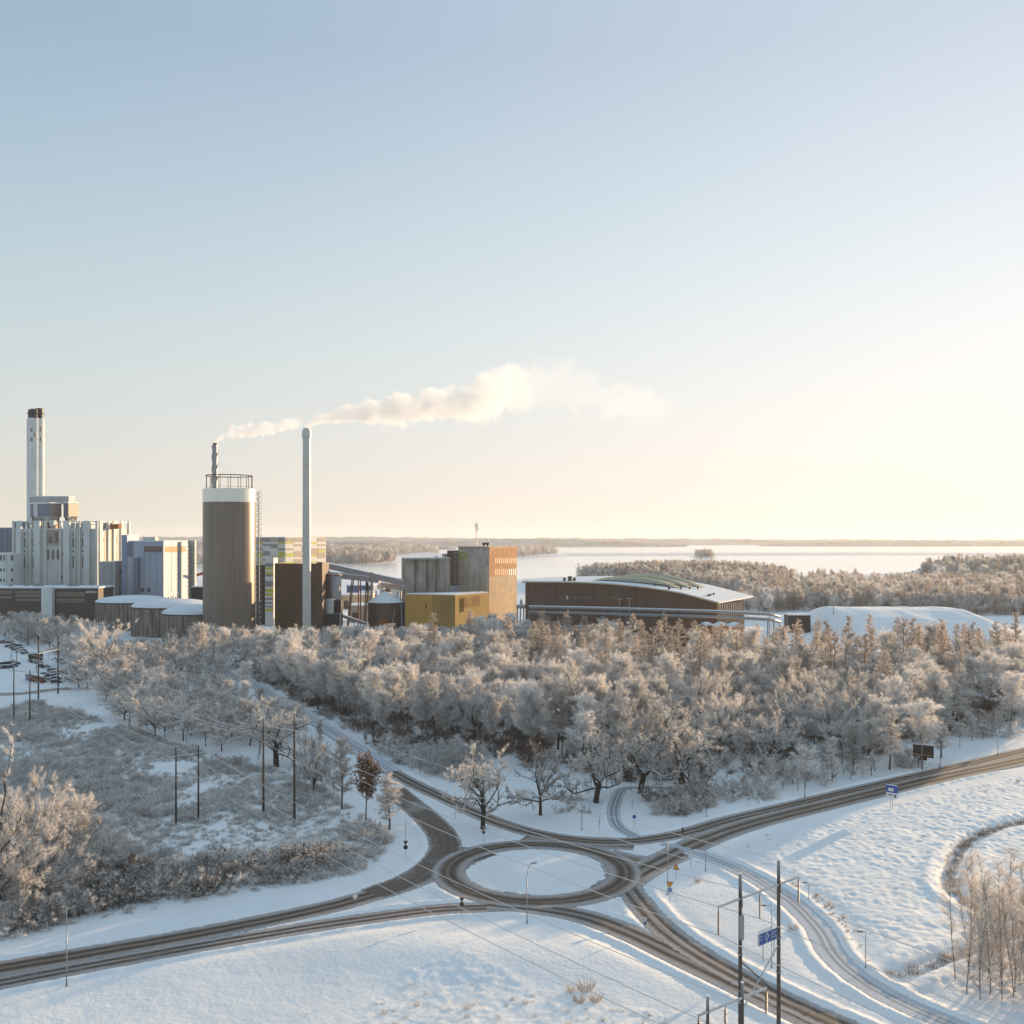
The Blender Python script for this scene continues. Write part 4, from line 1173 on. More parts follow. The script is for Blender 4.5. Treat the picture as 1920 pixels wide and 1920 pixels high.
for px in (130, 137, 144, 20, 50):
    q = PX(px, 702); MB().box(q[0], q[1], zt + 0.9, zt + 2, 2.2, 2.0).build('roof_vent', C_STEEL, t)

# --- annexes between boiler house and blue-grey building
A, B = PX(184.5, 752), PX(214, 752)
t = root('plant_annex', 'plain grey panel annex against the right corner of the boiler house', 'building', A)
block(t, quad4(A, B, 20), 0, ZZ(1053.5, 752), C_GREYP, snow_t=0.3)
for px in (191, 198, 205): wpx(MB(), A, B, px, px + 0.7, 1054, 1130, 0, 0.12).build('seam', C_CREAM, t)
MB().wall(B, (B[0], B[1] + 20), 0, 1.0, 0, ZZ(1053.5, 752) + 0.4, -0.1, 0.5).build('corner_strip', C_WHITE, t)  # white strip puts the annex's sunlit edge into colour
A, B = PX(215.5, 764), PX(228, 764)
t = root('plant_annex', 'narrow stepped annex with a green window band beside the bright blue slab', 'building', A)
block(t, quad4(A, B, 10), 0, ZZ(1052, 764), C_GREYP, snow_t=0.3)
wpx(MB(), A, B, 215.5, 228, 1067, 1075, -0.1, 0.15).build('window', m_plain('green_glass', (0.10, 0.15, 0.12), 0.25), t)
wpx(MB(), A, B, 215.5, 228, 1053, 1066, -0.1, 0.10).build('panel', C_TANB, t)  # warm sunlight on this wall painted in as a tan panel
A, B = PX(228, 748), PX(238.3, 748)
t = root('stair_tower', 'slim bright blue slab tower beside the boiler house', 'building', A)
block(t, quad4(A, B, 24), 0, ZZ(1003.5, 748), C_BLUE2, snow_t=0.3)
A, B = PX(238.5, 742), PX(250, 742)
t = root('plant_annex', 'pale grey low annex between the blue slab and the blue-grey building', 'building', A)
block(t, quad4(A, B, 16), 0, ZZ(1044, 742), C_GREYP, snow_t=0.3)
A, B = PX(250, 728), PX(258.5, 728)
t = root('plant_annex', 'dark narrow annex against the left side of the blue-grey building', 'building', A)
block(t, quad4(A, B, 14), 0, ZZ(1045, 728), C_BLUED, snow_t=0.3)

# --- blue-grey building with window band
A, B = PX(240, 732), PX(306.5, 732); Cc = (B[0], 732 + 60)
t = root('blue_grey_building', 'blue-grey clad block with a band of windows near the top and a spiral stair', 'building', A)
zt = ZZ(1015, 732)
block(t, quad4(A, B, C=Cc), 0, zt, C_BLUEG, snow_t=0.5)
wpx(MB(), A, B, 240, 250, 1016, 1044, -0.2, 0.1).build('panel', C_BLUED, t)
for px0, px1 in [(270.5, 281), (282, 293), (294, 304)]: wpx(MB(), A, B, px0, px1, 1024, 1035.5, -0.2, 0.12).build('window', C_GLASSW, t)
for px0 in (270, 281.5, 293.5, 305.5): wpx(MB(), A, B, px0, px0 + 0.5, 1016, 1120, 0, 0.12).build('seam', C_BLUED, t)
for px0 in (264.5, 276.5): wpx(MB(), A, B, px0, px0 + 5, 1103, 1110, -0.2, 0.12).build('window', C_GLASS, t)
C_SUNPANE = m_plain('sunlit_pane_tint', (0.45, 0.24, 0.08), 0.35, 0, 0.25, 0.6)  # orange of sunlight on the panes put into their colour
for px0, px1 in [(309, 321), (323, 334.5), (336.5, 348)]: wpx(MB(), B, Cc, px0, px1, 1024.5, 1035.5, -0.2, 0.12).build('window', C_SUNPANE, t)
for px0 in (321.5, 335): wpx(MB(), B, Cc, px0, px0 + 0.6, 1016, 1110, 0, 0.12).build('seam', C_BLUED, t)
wpx(MB(), B, Cc, 307, 351, 1014.5, 1016, 0, 0.3).build('eaves', C_PWHITE, t)
def spiral_stair(parent, cx, cy_, z0, z1, r, step, mat, pole=True):
    m = MB()
    n = int((z1 - z0) / step * 16)
    for i in range(n):
        a = 2 * math.pi * i / 16; z = z0 + (z1 - z0) * i / n
        a2 = a + 0.36
        m.add([(cx + 0.3 * math.cos(a), cy_ + 0.3 * math.sin(a), z), (cx + r * math.cos(a), cy_ + r * math.sin(a), z), (cx + r * math.cos(a2), cy_ + r * math.sin(a2), z + 0.1), (cx + 0.3 * math.cos(a2), cy_ + 0.3 * math.sin(a2), z + 0.1),
               (cx + r * math.cos(a), cy_ + r * math.sin(a), z + 1.0), (cx + r * math.cos(a2), cy_ + r * math.sin(a2), z + 1.1)], [(0, 1, 2, 3)])
        m.tube((cx + r * math.cos(a), cy_ + r * math.sin(a), z + 1.05), (cx + r * math.cos(a2), cy_ + r * math.sin(a2), z + 1.2), 0.07, 0.07, 4)
    o = m.build('spiral_stair', mat, parent)
    if pole: MB().cyl(cx, cy_, z0, z1, 0.28, 8).build('stair_pole', mat, o)
    return o
q = PX(355, 770)
spiral_stair(t, q[0], q[1], 0, zt, 2.6, 3.0, C_STEEL)
MB().box(PX(360.5, 775)[0], 775, 0, zt + 0.5, 5.0, 4).build('stair_wall', C_CREAM, t)
q = PX(282, 745); MB().box(q[0], q[1], zt + .5, zt + 3.2, 9, 6).build('roof_unit', C_CREAM, t)
q = PX(291, 748); MB().box(q[0], q[1], zt + .5, zt + 2.4, 4, 4).build('roof_unit', C_TANB, t)

A, B = PX(358, 720), PX(392, 720)
t = root('shed', 'black low shed between the blue-grey building and the big steel silo', 'building', A)
block(t, quad4(A, B, 20), 0, ZZ(1101, 720), C_BLACK, snow_t=0.5)
MB().tube((*PX(356, 790), ZZ(1082, 790)), (*PX(384, 790), ZZ(1074, 790)), 1.2, 1.2, 6).build('duct', C_RUST, t)

# --- three domed tanks
def domed_tank(px0, px1, rim, apex, d, label):
    x0, _ = PX(px0, d); x1, _ = PX(px1, d); r = (x1 - x0) / 2; cx = (x0 + x1) / 2
    t = thing('storage_tank', label, 'tank', (cx, d, 0), 'snow-domed storage tanks')
    zr = ZZ(rim, d - r); za = ZZ(apex, d)
    MB().lathe(cx, d, [(r, -0.2), (r, zr)], 56).build('tank_wall', C_TANK, t, smooth=True)
    MB().lathe(cx, d, [(r + 0.25, zr - 0.7), (r + 0.35, zr - 0.1), (r + 0.1, zr)], 56).build('rim', C_BLACK, t, smooth=True)
    prof = [((r + 0.15) * math.cos(a), zr + (za - zr) * math.sin(a)) for a in np.linspace(0, math.pi / 2 * 0.98, 10)] 
    MB().lathe(cx, d, prof + [(0.01, za)], 56).build('dome', C_ROOF, t, smooth=True)
    return t, cx, r, zr, za
t1, cx, r, zr, za = domed_tank(183.5, 316, 1131, 1116, 675, 'leftmost and farthest of the three low tanks with snowy domes')
MB().box(cx + r * 0.42, 675 - r * 0.35, zr + 1.0, zr + 3.0, 3.5, 2.6, 0.5).build('hatch', C_GREYP, t1)
t2, cx, r, zr, za = domed_tank(250, 396, 1140.5, 1122.5, 630, 'middle one of the three low tanks with snowy domes')
for k in range(6): MB().cyl(cx - 2 + k * 1.4, 630 - 1 + 0.6 * (k % 2), za - 0.4, za + 1.0 + 0.4 * (k % 3), 0.3, 6).build('vent', C_BLACK, t2)
t3, cx, r, zr, za = domed_tank(307, 440, 1153, 1133, 590, 'nearest of the three low snow-domed tanks, partly behind the big steel silo')

# --- heat accumulator silo
cx, cy_ = PX(430, 560); r = 48 / F * 560
t = thing('heat_silo', 'huge round steel silo with a white top band and a railing cage on its roof', 'silo', (cx, cy_, 0))
zb, zt = ZZ(940.5, 546), ZZ(915, 546)
MB().lathe(cx, cy_, [(r, -0.3), (r, zb)], 96).build('shell', C_SILO, t, smooth=True)
MB().lathe(cx, cy_, [(r + 0.15, zb), (r + 0.15, zt), (r - 0.3, zt), (r - 0.3, zt - 0.6)], 96).build('top_band', C_BAND, t, smooth=False)
MB().lathe(cx, cy_, [(r - 0.3, zt - 0.5), (0.01, zt + 0.6)], 48).build('roof', C_ROOF, t)
zc0 = ZZ(890.5, 552); rc = r * 0.88
rg = MB()
for k in range(14):
    a = 2 * math.pi * k / 14 + 0.1
    MB().cyl(cx + rc * math.cos(a), cy_ + rc * math.sin(a), zt - 0.5, zc0, 0.17, 6).build('cage_post', C_DARK, t)
ring = [(cx + rc * math.cos(a), cy_ + rc * math.sin(a), zc0) for a in np.linspace(0, 2 * math.pi, 49)]
MB().path(ring, 0.28, 6).build('cage_ring', C_DARK, t)
ring2 = [(cx + rc * math.cos(a), cy_ + rc * math.sin(a), zt + 1.1) for a in np.linspace(0, 2 * math.pi, 49)]
MB().path(ring2, 0.06, 4).build('handrail', C_DARK, t)
a = R(6)
spiral_stair(t, cx + (r + 1.9) * math.cos(a), cy_ + (r + 1.9) * math.sin(a), 0, ZZ(921, 560), 1.5, 3.0, C_STEEL)
sx, sy = cx + (r + 1.9) * math.cos(a), cy_ + (r + 1.9) * math.sin(a)
br = MB()
for k in range(28): br.tube((cx + r * math.cos(a), cy_ + r * math.sin(a), 3 + k * 3), (sx, sy, 3 + k * 3), 0.08, 0.08, 4)
br.build('stair_bracket', C_STEEL, t, kind='stuff')

# --- straked small chimney behind the silo
c = PX(403, 692)
t = root('chimney', 'short grey chimney wound with spiral strakes behind the big silo, steaming', 'chimney', c)
z1 = ZZ(834, 692)
MB().cyl(c[0], c[1], 0, z1, 1.75, 20).build('shaft', C_STEEL, t, smooth=False)
MB().cyl(c[0], c[1], z1, z1 + 1.2, 1.4, 16).build('flue_top', C_RUST, t)
for s0 in range(3):
    m = MB(); n = 96
    for i in range(n):
        z = z1 - 30 + 29.0 * i / n
        a0 = 2 * math.pi * (i / 80.0 + s0 / 3); a1 = 2 * math.pi * ((i + 1) / 80.0 + s0 / 3); zz1 = z1 - 30 + 29.0 * (i + 1) / n
        m.add([(c[0] + 1.5 * math.cos(a0), c[1] + 1.5 * math.sin(a0), z), (c[0] + 2.2 * math.cos(a0), c[1] + 2.2 * math.sin(a0), z), (c[0] + 2.2 * math.cos(a1), c[1] + 2.2 * math.sin(a1), zz1), (c[0] + 1.5 * math.cos(a1), c[1] + 1.5 * math.sin(a1), zz1),
               (c[0] + 1.5 * math.cos(a0), c[1] + 1.5 * math.sin(a0), z + .25), (c[0] + 2.2 * math.cos(a0), c[1] + 2.2 * math.sin(a0), z + .25), (c[0] + 2.2 * math.cos(a1), c[1] + 2.2 * math.sin(a1), zz1 + .25), (c[0] + 1.5 * math.cos(a1), c[1] + 1.5 * math.sin(a1), zz1 + .25)],
              [(0, 1, 2, 3), (4, 7, 6, 5), (1, 5, 6, 2)])
    m.build('strake', C_STEEL, t)
MOUTH1 = (c[0], c[1], z1 + 1.2)

# --- slender white chimney
c = PX(575, 545)
t = root('chimney', 'slender pale concrete chimney with a collar at the top, in front of the brown cube', 'chimney', c)
C_CHIM = m_plain('pale_chimney_steel', (0.55, 0.56, 0.53), 0.42, 0.25, 0.05, 0.2, spec=0.5)
MB().lathe(c[0], c[1], [(2.25, -0.3), (2.1, ZZ(820, 545))], 32).build('shaft', C_CHIM, t, smooth=True)
MB().lathe(c[0], c[1], [(2.1, ZZ(822, 545)), (2.5, ZZ(821, 545)), (2.5, ZZ(808, 545)), (2.25, ZZ(807, 545)), (1.9, ZZ(807, 545))], 32).build('collar', C_CHIM, t)
MB().lathe(c[0], c[1], [(1.85, ZZ(808, 545)), (1.85, ZZ(803, 545)), (1.5, ZZ(803, 545)), (1.5, ZZ(806, 545))], 24).build('flue_top', C_CHIM, t)
for y in (874, 1145): MB().lathe(c[0], c[1], [(2.28, ZZ(y + 0.6, 545)), (2.28, ZZ(y - 0.6, 545))], 32).build('joint_ring', C_GREYP, t)
MOUTH2 = (c[0], c[1], ZZ(803, 545))

# --- boiler block with coloured panels
Lc, Kc, Rc_ = PX(480, 742), PX(535, 712), PX(611, 752)
t = root('panel_building', 'boiler block clad in a mosaic of grey, white and lime green panels', 'building', Kc)
zt = ZZ(1008, 712)
block(t, [Lc, Kc, Rc_, (Rc_[0] + Lc[0] - Kc[0], Rc_[1] + Lc[1] - Kc[1])], 0, zt, C_PWHITE, snow_t=0.5)
MATS = {'g': C_PGREY, 'w': C_PWHITE, 'l': C_LIME, 's': C_PSAGE, 't': C_PTAN}
def panels(A, B, cols, rows):
    for (px0, px1), col in zip(cols, rows):
        for y0, y1, k in col:
            if k == 'w': continue
            wpx(MB(), A, B, px0 + 0.35, px1 - 0.35, y0 + 0.25, y1 - 0.25, -0.2, 0.14).build('panel', MATS[k], t)
panels(Lc, Kc, [(482, 493), (493, 507), (507, 521), (521, 534)],
       [[(1008, 1016, 'g'), (1016, 1020, 'l'), (1028, 1032, 'g'), (1036, 1044, 'l'), (1052, 1057, 'l')],
        [(1008, 1016, 'g'), (1020, 1024, 'g'), (1033, 1042, 'g'), (1048, 1052, 'g')],
        [(1008, 1016, 's'), (1020, 1028, 'g'), (1044, 1048, 'l')],
        [(1008, 1016, 'g'), (1016, 1020, 'l'), (1028, 1032, 'g'), (1034, 1045, 'l'), (1053, 1057, 'l')]])
panels(Kc, Rc_, [(536, 551), (551, 566), (566, 583), (583, 595), (595, 610)],  # sunny face: grey panels swapped for taupe, sunlight put into their colour
       [[(1008, 1016, 't'), (1016, 1020, 'l'), (1028, 1032, 't'), (1037, 1044, 'l'), (1053, 1057, 'l')],
        [(1008, 1016, 't'), (1020, 1024, 't'), (1033, 1044, 't'), (1048, 1056, 't')],
        [(1008, 1016, 't'), (1024, 1034, 't'), (1040, 1046, 'l')],
        [(1016, 1020, 'l'), (1028, 1040, 't'), (1040, 1044, 'l'), (1052, 1056, 'l')],
        [(1008, 1016, 't'), (1020, 1024, 't'), (1028, 1031, 't'), (1031, 1036, 'l'), (1036, 1047, 't')]])
# stair tower of the same block
A, B = PX(497, 690), PX(513, 690)
tw = MB().prism(quad4(A, B, 12), 0, ZZ(1046, 690)).build('stair_tower', C_PWHITE, t)
for y0, y1, k in [(1046, 1052, 'w'), (1056, 1063, 'g'), (1064, 1068, 'l'), (1072, 1077, 'l'), (1077, 1081, 'g'), (1089, 1100, 'g'), (1104, 1110, 'l'), (1112, 1117, 'l'), (1121, 1125, 'g'), (1129, 1132, 'g'), (1136, 1139, 'g'), (1141, 1146, 'l')]:
    if k != 'w': wpx(MB(), A, B, 497.5, 512.5, y0, y1, -0.2, 0.12).build('panel', MATS[k], tw)
A, B = PX(480, 700), PX(497, 700)
t = root('plant_annex', 'black low block in shade between the silo and the panelled boiler block', 'building', A)
block(t, quad4(A, B, 10), 0, ZZ(1059, 700), C_BLACK, snow_t=0.3)

# --- brown cube
A, B, Cc = PX(515, 606), PX(604, 600), PX(617, 640)
t = root('brown_cube', 'windowless dark brown cube building behind the slender chimney', 'building', A)
zt = ZZ(1061.5, 604)
P4 = [A, B, Cc, (Cc[0] + A[0] - B[0], Cc[1] + A[1] - B[1])]
w = block(t, P4, 0, zt, C_BROWN, snow=False)
MB().prism([(p[0] * 0.98 + Cc[0] * 0.02, p[1]) for p in P4], zt + 0.004, zt + 0.25).build('roof', C_DARK, t)
for a, b in ((A, B), (B, Cc), (P4[3], A)):
    MB().wall(a, b, 0, math.hypot(b[0] - a[0], b[1] - a[1]), zt, zt + 1.6, -0.5, 0.05).build('parapet', C_BROWN, t)
for px in (583, 590, 552): wpx(MB(), A, B, px, px + 0.5, 1062, 1170, 0, 0.12).build('seam', C_DARK, t)
q = PX(600, 622); MB().box(q[0], q[1], zt, ZZ(1054, 622), 3.4, 3.4).build('roof_unit', C_DARK, t)

# --- dark process vessels right of it
c = PX(626, 628)
t = root('process_vessel', 'dark upright process vessel with railings right of the brown cube', 'vessel', c)
r = 14 / F * 628
MB().lathe(c[0], c[1], [(r, 20), (r, ZZ(1077, 628)), (r * 0.6, ZZ(1074, 628)), (0.01, ZZ(1073, 628))], 28).build('vessel', C_STEEL, t, smooth=True)
MB().lathe(c[0], c[1], [(r + 0.6, ZZ(1079, 628)), (r + 0.6, ZZ(1077.5, 628))], 28).build('platform', C_RED, t)
MB().box(c[0] + 2.5, c[1] - 6, 0, ZZ(1125, 620), 7, 7).build('vessel_base', C_BLACK, t)
MB().lathe(c[0] - 1.2, c[1] - 8, [(3.2, 0), (3.2, ZZ(1124, 620)), (0.01, ZZ(1122, 620))], 20).build('lower_vessel', C_CREAM, t, smooth=True)
A, B = PX(607, 612), PX(640, 612)
MB().prism(quad4(A, B, 6), 0, ZZ(1151, 612)).build('plinth', C_BLACK, t)
MB().wall(A, B, 9.6, 10.4, 0, ZZ(1150, 612) + 0.5, 0, 0.6).build('corner_strip', C_STEEL, t)
MB().wall(A, B, 0, 10.4, ZZ(1151, 612), ZZ(1150, 612), 0, 0.5).build('edge', C_STEEL, t)

# --- conveyor bridges
def bridge(name, label, p0, p1, h, w, mat, snow=True):
    t = thing(name, label, 'conveyor', (p0[0], p0[1], 0))
    d = Vector((p1[0] - p0[0], p1[1] - p0[1], 0)).normalized(); n = Vector((-d.y, d.x, 0)) * w / 2
    a, b = Vector(p0), Vector(p1); up = Vector((0, 0, h))
    vs = [a - n, a + n, b + n, b - n, a - n + up, a + n + up, b + n + up, b - n + up]
    MB().add(vs, [(3, 2, 1, 0), (4, 5, 6, 7), (0, 4, 7, 3), (1, 2, 6, 5), (0, 1, 5, 4), (3, 7, 6, 2)]).build('gallery', mat, t)
    if snow:
        u2 = up + Vector((0, 0, 0.01)); u3 = up + Vector((0, 0, 0.45)); n2 = n * 0.95
        vs = [a - n2 + u2, a + n2 + u2, b + n2 + u2, b - n2 + u2, a - n2 + u3, a + n2 + u3, b + n2 + u3, b - n2 + u3]
        MB().add(vs, [(3, 2, 1, 0), (4, 5, 6, 7), (0, 4, 7, 3), (1, 2, 6, 5), (0, 1, 5, 4), (3, 7, 6, 2)]).build('snow_cover', C_ROOF, t)
    return t
C_CONV = m_plain('grey_conveyor_cladding', (0.36, 0.35, 0.36), 0.6, 0, 0.08, 0.2)
def P3(px, py, d): return (*PX(px, d), ZZ(py, d))
t = bridge('conveyor_bridge', 'long upper grey conveyor bridge sloping from the brown cube to the concrete silos', P3(612, 1065.5, 655), P3(760, 1099, 632), 3.4, 3.4, C_CONV)
for pxa, pya, pxb, d in [(664, 1078, 652, 648), (672, 1080, 672, 648), (687, 1084, 682, 644), (687, 1084, 694, 644)]:
    MB().tube(P3(pxa, pya, d), (*PX(pxb, d), 0), 0.42, 0.42, 6).build('trestle_leg', C_RED if pxa == 672 else C_BLACK, t)
MB().tube((*PX(697, 640), 0), P3(697, 1073, 640), 0.9, 0.9, 8).build('service_mast', C_PTAN, t)
t = bridge('conveyor_bridge', 'lower grey conveyor bridge ending under the long upper bridge', P3(616, 1082, 650), P3(712, 1093, 640), 3.2, 3.2, C_CONV)
for pxa, pya, pxb, d in [(660, 1087, 650, 646), (676, 1089, 676, 644), (690, 1091, 684, 643), (690, 1091, 697, 643)]:
    MB().tube(P3(pxa, pya, d), (*PX(pxb, d), 0), 0.4, 0.4, 6).build('trestle_leg', C_BLACK, t)
t = bridge('conveyor_bridge', 'short snow-topped conveyor from the white drum to the concrete silos', P3(716, 1101, 650), P3(760, 1108, 630), 3.0, 3.0, C_CONV)
MB().lathe(PX(714, 650)[0], 650, [(2.4, ZZ(1104, 650)), (2.4, ZZ(1097, 650)), (0.01, ZZ(1094, 650))], 16).build('drum', C_PWHITE, t, smooth=True)
for px in (746, 751): MB().tube(P3(px, 1108, 634), (*PX(px - 12 if px == 746 else px + 3, 612), 4), 0.35, 0.35, 6).build('trestle_leg', C_STEEL, t)
t = bridge('conveyor_bridge', 'small ground conveyor sloping down behind the treetops', P3(640, 1157, 640), P3(690, 1174, 640), 1.6, 2.4, C_STEEL)
MB().tube(P3(665, 1166, 640), (*PX(665, 640), 0), 0.3, 0.3, 6).build('trestle_leg', C_STEEL, t)

# --- conical tank
c = PX(724, 632); r = 33 / F * 632
t = root('conical_tank', 'ribbed brown tank with a snow-covered cone roof left of the yellow building', 'tank', c)
ze = ZZ(1130, 621)
MB().lathe(c[0], c[1], [(r, -0.2), (r, ze)], 48).build('tank_wall', m_plain('ribbed_brown_steel', (0.14, 0.11, 0.10), 0.5, 0.3, 0.15, 0.3, streak=0.3), t, smooth=True)
for k in range(30):
    a = math.pi + math.pi * k / 29
    MB().box(c[0] + r * math.cos(a), c[1] + r * math.sin(a), 0, ze - 0.1, 0.3, 0.3, a).build('rib', C_DARK, t)
MB().lathe(c[0], c[1], [(r + 0.4, ze - 0.3), (r + 0.3, ze), (1.8, ZZ(1109, 632)), (0.01, ZZ(1108.5, 632))], 48).build('roof', C_ROOF, t)
MB().cyl(c[0] + 1, c[1], ZZ(1110, 632), ZZ(1104, 632), 1.5, 10).build('roof_vent', C_RUST, t)
MB().wall((c[0] - 5, c[1] - r), (c[0] + 5, c[1] - r), 2, 7, 0, ZZ(1160, 621), -1.0, 0.4).build('door', C_RUST, t)

# --- harbour sheds seen behind the bridges
for (px0, px1, y0, y1, d, m, lb) in [(650, 700, 1098, 1106, 1020, C_BLUEH, 'long blue shed with snowy roof behind the conveyor trestles'), (672, 700, 1111, 1116, 930, C_BLUEH, 'smaller blue shed in front of the long blue one'), (640, 696, 1116, 1125, 860, C_TANB, 'low rust-brown shed with snowy roof behind the conveyor trestles'),
                                  (655, 692, 1136, 1160, 720, C_PTAN, 'low shed with snowy roof at the foot of the conveyor trestles'), (712, 752, 1094, 1101, 960, C_CREAM, 'pale shed behind the short conveyor')]:
    A, B = PX(px0, d), PX(px1, d)
    t = root('shed', lb, 'building', A)
    block(t, quad4(A, B, 24), 0, ZZ(y0, d), m, snow_t=0.8, inset=-0.5)
    MB().wall(A, B, 2, 6, 0, ZZ(y0, d) * 0.6, -0.1, 0.12).build('door', C_DARK, t)

# --- concrete silo row and tower
N1 = Vector((-0.906, 0.423)); N2 = Vector((0.423, 0.906))     # along the left face (to the left), along the right face
K = Vector(PX(917, 640))
t = root('concrete_tower', 'bare concrete silo tower with a green ring emblem and a sunlit orange brick side', 'building', (K.x, K.y))
L0 = K + N1 * 21.8; R0 = K + N2 * 41.2
zt = ZZ(1026, 640)
pl4 = [(L0.x, L0.y), (K.x, K.y), (R0.x, R0.y), ((L0 + N2 * 41.2).x, (L0 + N2 * 41.2).y)]
block(t, pl4, 0, zt, C_CONC2, snow_t=0.4)
A, B, Cc = (L0.x, L0.y), (K.x, K.y), (R0.x, R0.y)
MB().wall(A, B, 0, 21.8, zt - 1.4, zt + 0.5, -0.3, 0.15).build('parapet', C_CONC, t)
MB().wall(B, Cc, 0, 41.2, zt - 0.7, zt + 0.5, -0.3, 0.2).build('parapet', C_TANB, t)
um, _ = upx(B, Cc, 960)
MB().wall(B, Cc, 0.05, 41.1, ZZ(1080, 655), zt - 0.75, -0.3, 0.12).build('brick_upper', C_BRICK, t)
MB().wall(B, Cc, 0.05, 41.1, 0, ZZ(1080, 655) - 0.01, -0.3, 0.10).build('brick_lower', C_TANB, t)
for k in range(11):
    px = 928.5 + k * 3.75
    u, d = upx(B, Cc, px)
    MB().wall(B, Cc, u - 0.7, u + 0.75, ZZ(1056.5, d), ZZ(1046.5 - 0.05 * k, d), 0, 0.22).build('window', C_PALEW, t)
    MB().wall(B, Cc, u - 0.7, u + 0.75, ZZ(1078.5, d), ZZ(1067 - 0.05 * k, d), 0, 0.22).build('window', C_PALEW if k < 7 else C_PWHITE, t)
# pipes on the front
for pa, ya, pb, yb in [(894.5, 1075, 886, 1112), (899, 1075, 899, 1112), (903.5, 1073, 903.5, 1112)]:
    ua, da = upx(A, B, pa); ub, db = upx(A, B, pb)
    dv = (K - L0).normalized(); nn = Vector((dv.y, -dv.x))
    p0 = L0 + dv * ua + nn * 0.5; p1 = L0 + dv * ub + nn * 0.6
    MB().tube((p0.x, p0.y, ZZ(ya, da)), (p1.x, p1.y, ZZ(yb, db)), 0.35, 0.35, 8).build('pipe', C_GREYP, t)
# green ring emblem
dv = (K - L0).normalized(); nn = Vector((dv.y, -dv.x))
uc, dc = upx(A, B, 868.5); zc = ZZ(1041, dc)
for (ra, rb, wd, m, nm, sh) in [(3.3, 2.3, 0.62, C_GREEN, 'emblem_ring', 0), ]:
    mb = MB(); n = 40; vs = []; fs = []
    for i in range(n):
        a = 2 * math.pi * i / n
        thick = 1.45 + 0.6 * (0.5 + 0.5 * math.cos(a + 0.6))
        for rad, off in ((1.0, 0.05), (1.0, 0.35), (1 - thick / 3.6, 0.35), (1 - thick / 3.6, 0.05)):
            p = L0 + dv * (uc + ra * rad * math.cos(a) + (0.25 * (1 - rad) * 3)) + nn * off
            vs.append((p.x, p.y, zc + rb * rad * math.sin(a) - 0.2 * (1 - rad)))
    for i in range(n):
        j = (i + 1) % n
        for q in range(4): fs.append((i * 4 + q, i * 4 + (q + 1) % 4, j * 4 + (q + 1) % 4, j * 4 + q))
    mb.add(vs, fs).build(nm, m, t)
wpx(MB(), A, B, 911, 917, 1049, 1060, -0.1, 0.1).build('patch', C_CONC, t)
# roof antennas and vents
q = PX(893.5, 652)
t2 = root('antenna_mast', 'thin lattice antenna mast on the roof of the concrete tower', 'mast', q)
t2.location = (q[0], q[1], zt + 0.4); t2['_org'] = (q[0], q[1], zt + 0.4)
for dx, dy in ((-.45, -.3), (.45, -.3), (0, .5)): MB().tube((q[0] + dx, q[1] + dy, zt + .4), (q[0] + dx * .7, q[1] + dy * .7, ZZ(976, 652)), 0.10, 0.08, 5).build('mast_leg', C_STEEL, t2)
la = MB()
for k in range(18):
    z = zt + 0.6 + k * 0.88
    la.tube((q[0] - .43, q[1] - .3, z), (q[0] + .43, q[1] - .3, z + .9), 0.05, 0.05, 4); la.tube((q[0] + .43, q[1] - .3, z), (q[0], q[1] + .45, z + .9), 0.05, 0.05, 4)
la.build('lacing', C_STEEL, t2)
for k in range(6):
    a = k * 1.05; z = ZZ(985 if k % 2 else 992, 652)
    MB().box(q[0] + 0.95 * math.cos(a), q[1] + 0.95 * math.sin(a), z - 1.2, z + 1.2, 0.45, 0.3, a).build('panel_antenna', C_PWHITE, t2)
for px, wh in ((907.5, 'left'), (914, 'right')):
    q = PX(px, 646); v = root('roof_vent', wh + ' one of two dark round vents on the concrete tower roof', 'vent', q, 'roof vents on the concrete tower')
    v.location = (q[0], q[1], zt + 0.5); v['_org'] = (q[0], q[1], zt + 0.5)
    MB().cyl(q[0], q[1], zt + 0.5, zt + 1.4, 0.5, 8).build('stem', C_DARK, v); MB().lathe(q[0], q[1], [(0.6, zt + 1.2), (1.25, zt + 1.8), (1.25, zt + 2.6), (0.01, zt + 3.1)], 14).build('cowl', C_DARK, v)
# silo row
t = root('silo_row', 'row of four grey concrete grain silos with streaked walls left of the tower', 'silos', (L0.x - 20, L0.y))
zs = ZZ(1049.5, 629)
Aw, Bw = PX(757.5, 630), PX(851, 640)
dw = (Vector(Bw) - Vector(Aw)).normalized(); nw = Vector((dw.y, -dw.x))
for px0, px1 in [(757, 779), (778.5, 801), (801, 819), (818.5, 850)]:
    ua, d0 = upx(Aw, Bw, px0); ub, d1 = upx(Aw, Bw, px1)
    cm = Vector(Aw) + dw * (ua + ub) / 2 - nw * 2.2; rw = (ub - ua) / 2
    MB().lathe(cm.x, cm.y, [(rw + 0.05, 0), (rw + 0.05, zs)], 28).build('silo', C_CONC, t, smooth=True)
MB().wall(Aw, Bw, 0, upx(Aw, Bw, 850)[0], zs, ZZ(1047, 629), -7, 2.6).build('cap_band', C_CONC, t)
MB().wall(Aw, Bw, 0, upx(Aw, Bw, 850)[0], 0, zs, -7, -2.0).build('core', C_CONC, t)
MB().wall(Aw, Bw, 0.3, upx(Aw, Bw, 849)[0], ZZ(1047, 629) + .004, ZZ(1047, 629) + 0.5, -6.6, 2.3).build('roof', C_ROOF, t)
wpx(MB(), Aw, Bw, 835, 849, 1038.5, 1046.5, -8, -1.0).build('roof_unit', C_CONC, t)
wpx(MB(), Aw, Bw, 819, 824, 1043.5, 1046.5, -6, -4.0).build('roof_vent', C_DARK, t)
Sa, Sb = PX(849, 636), PX(860.3, 643)
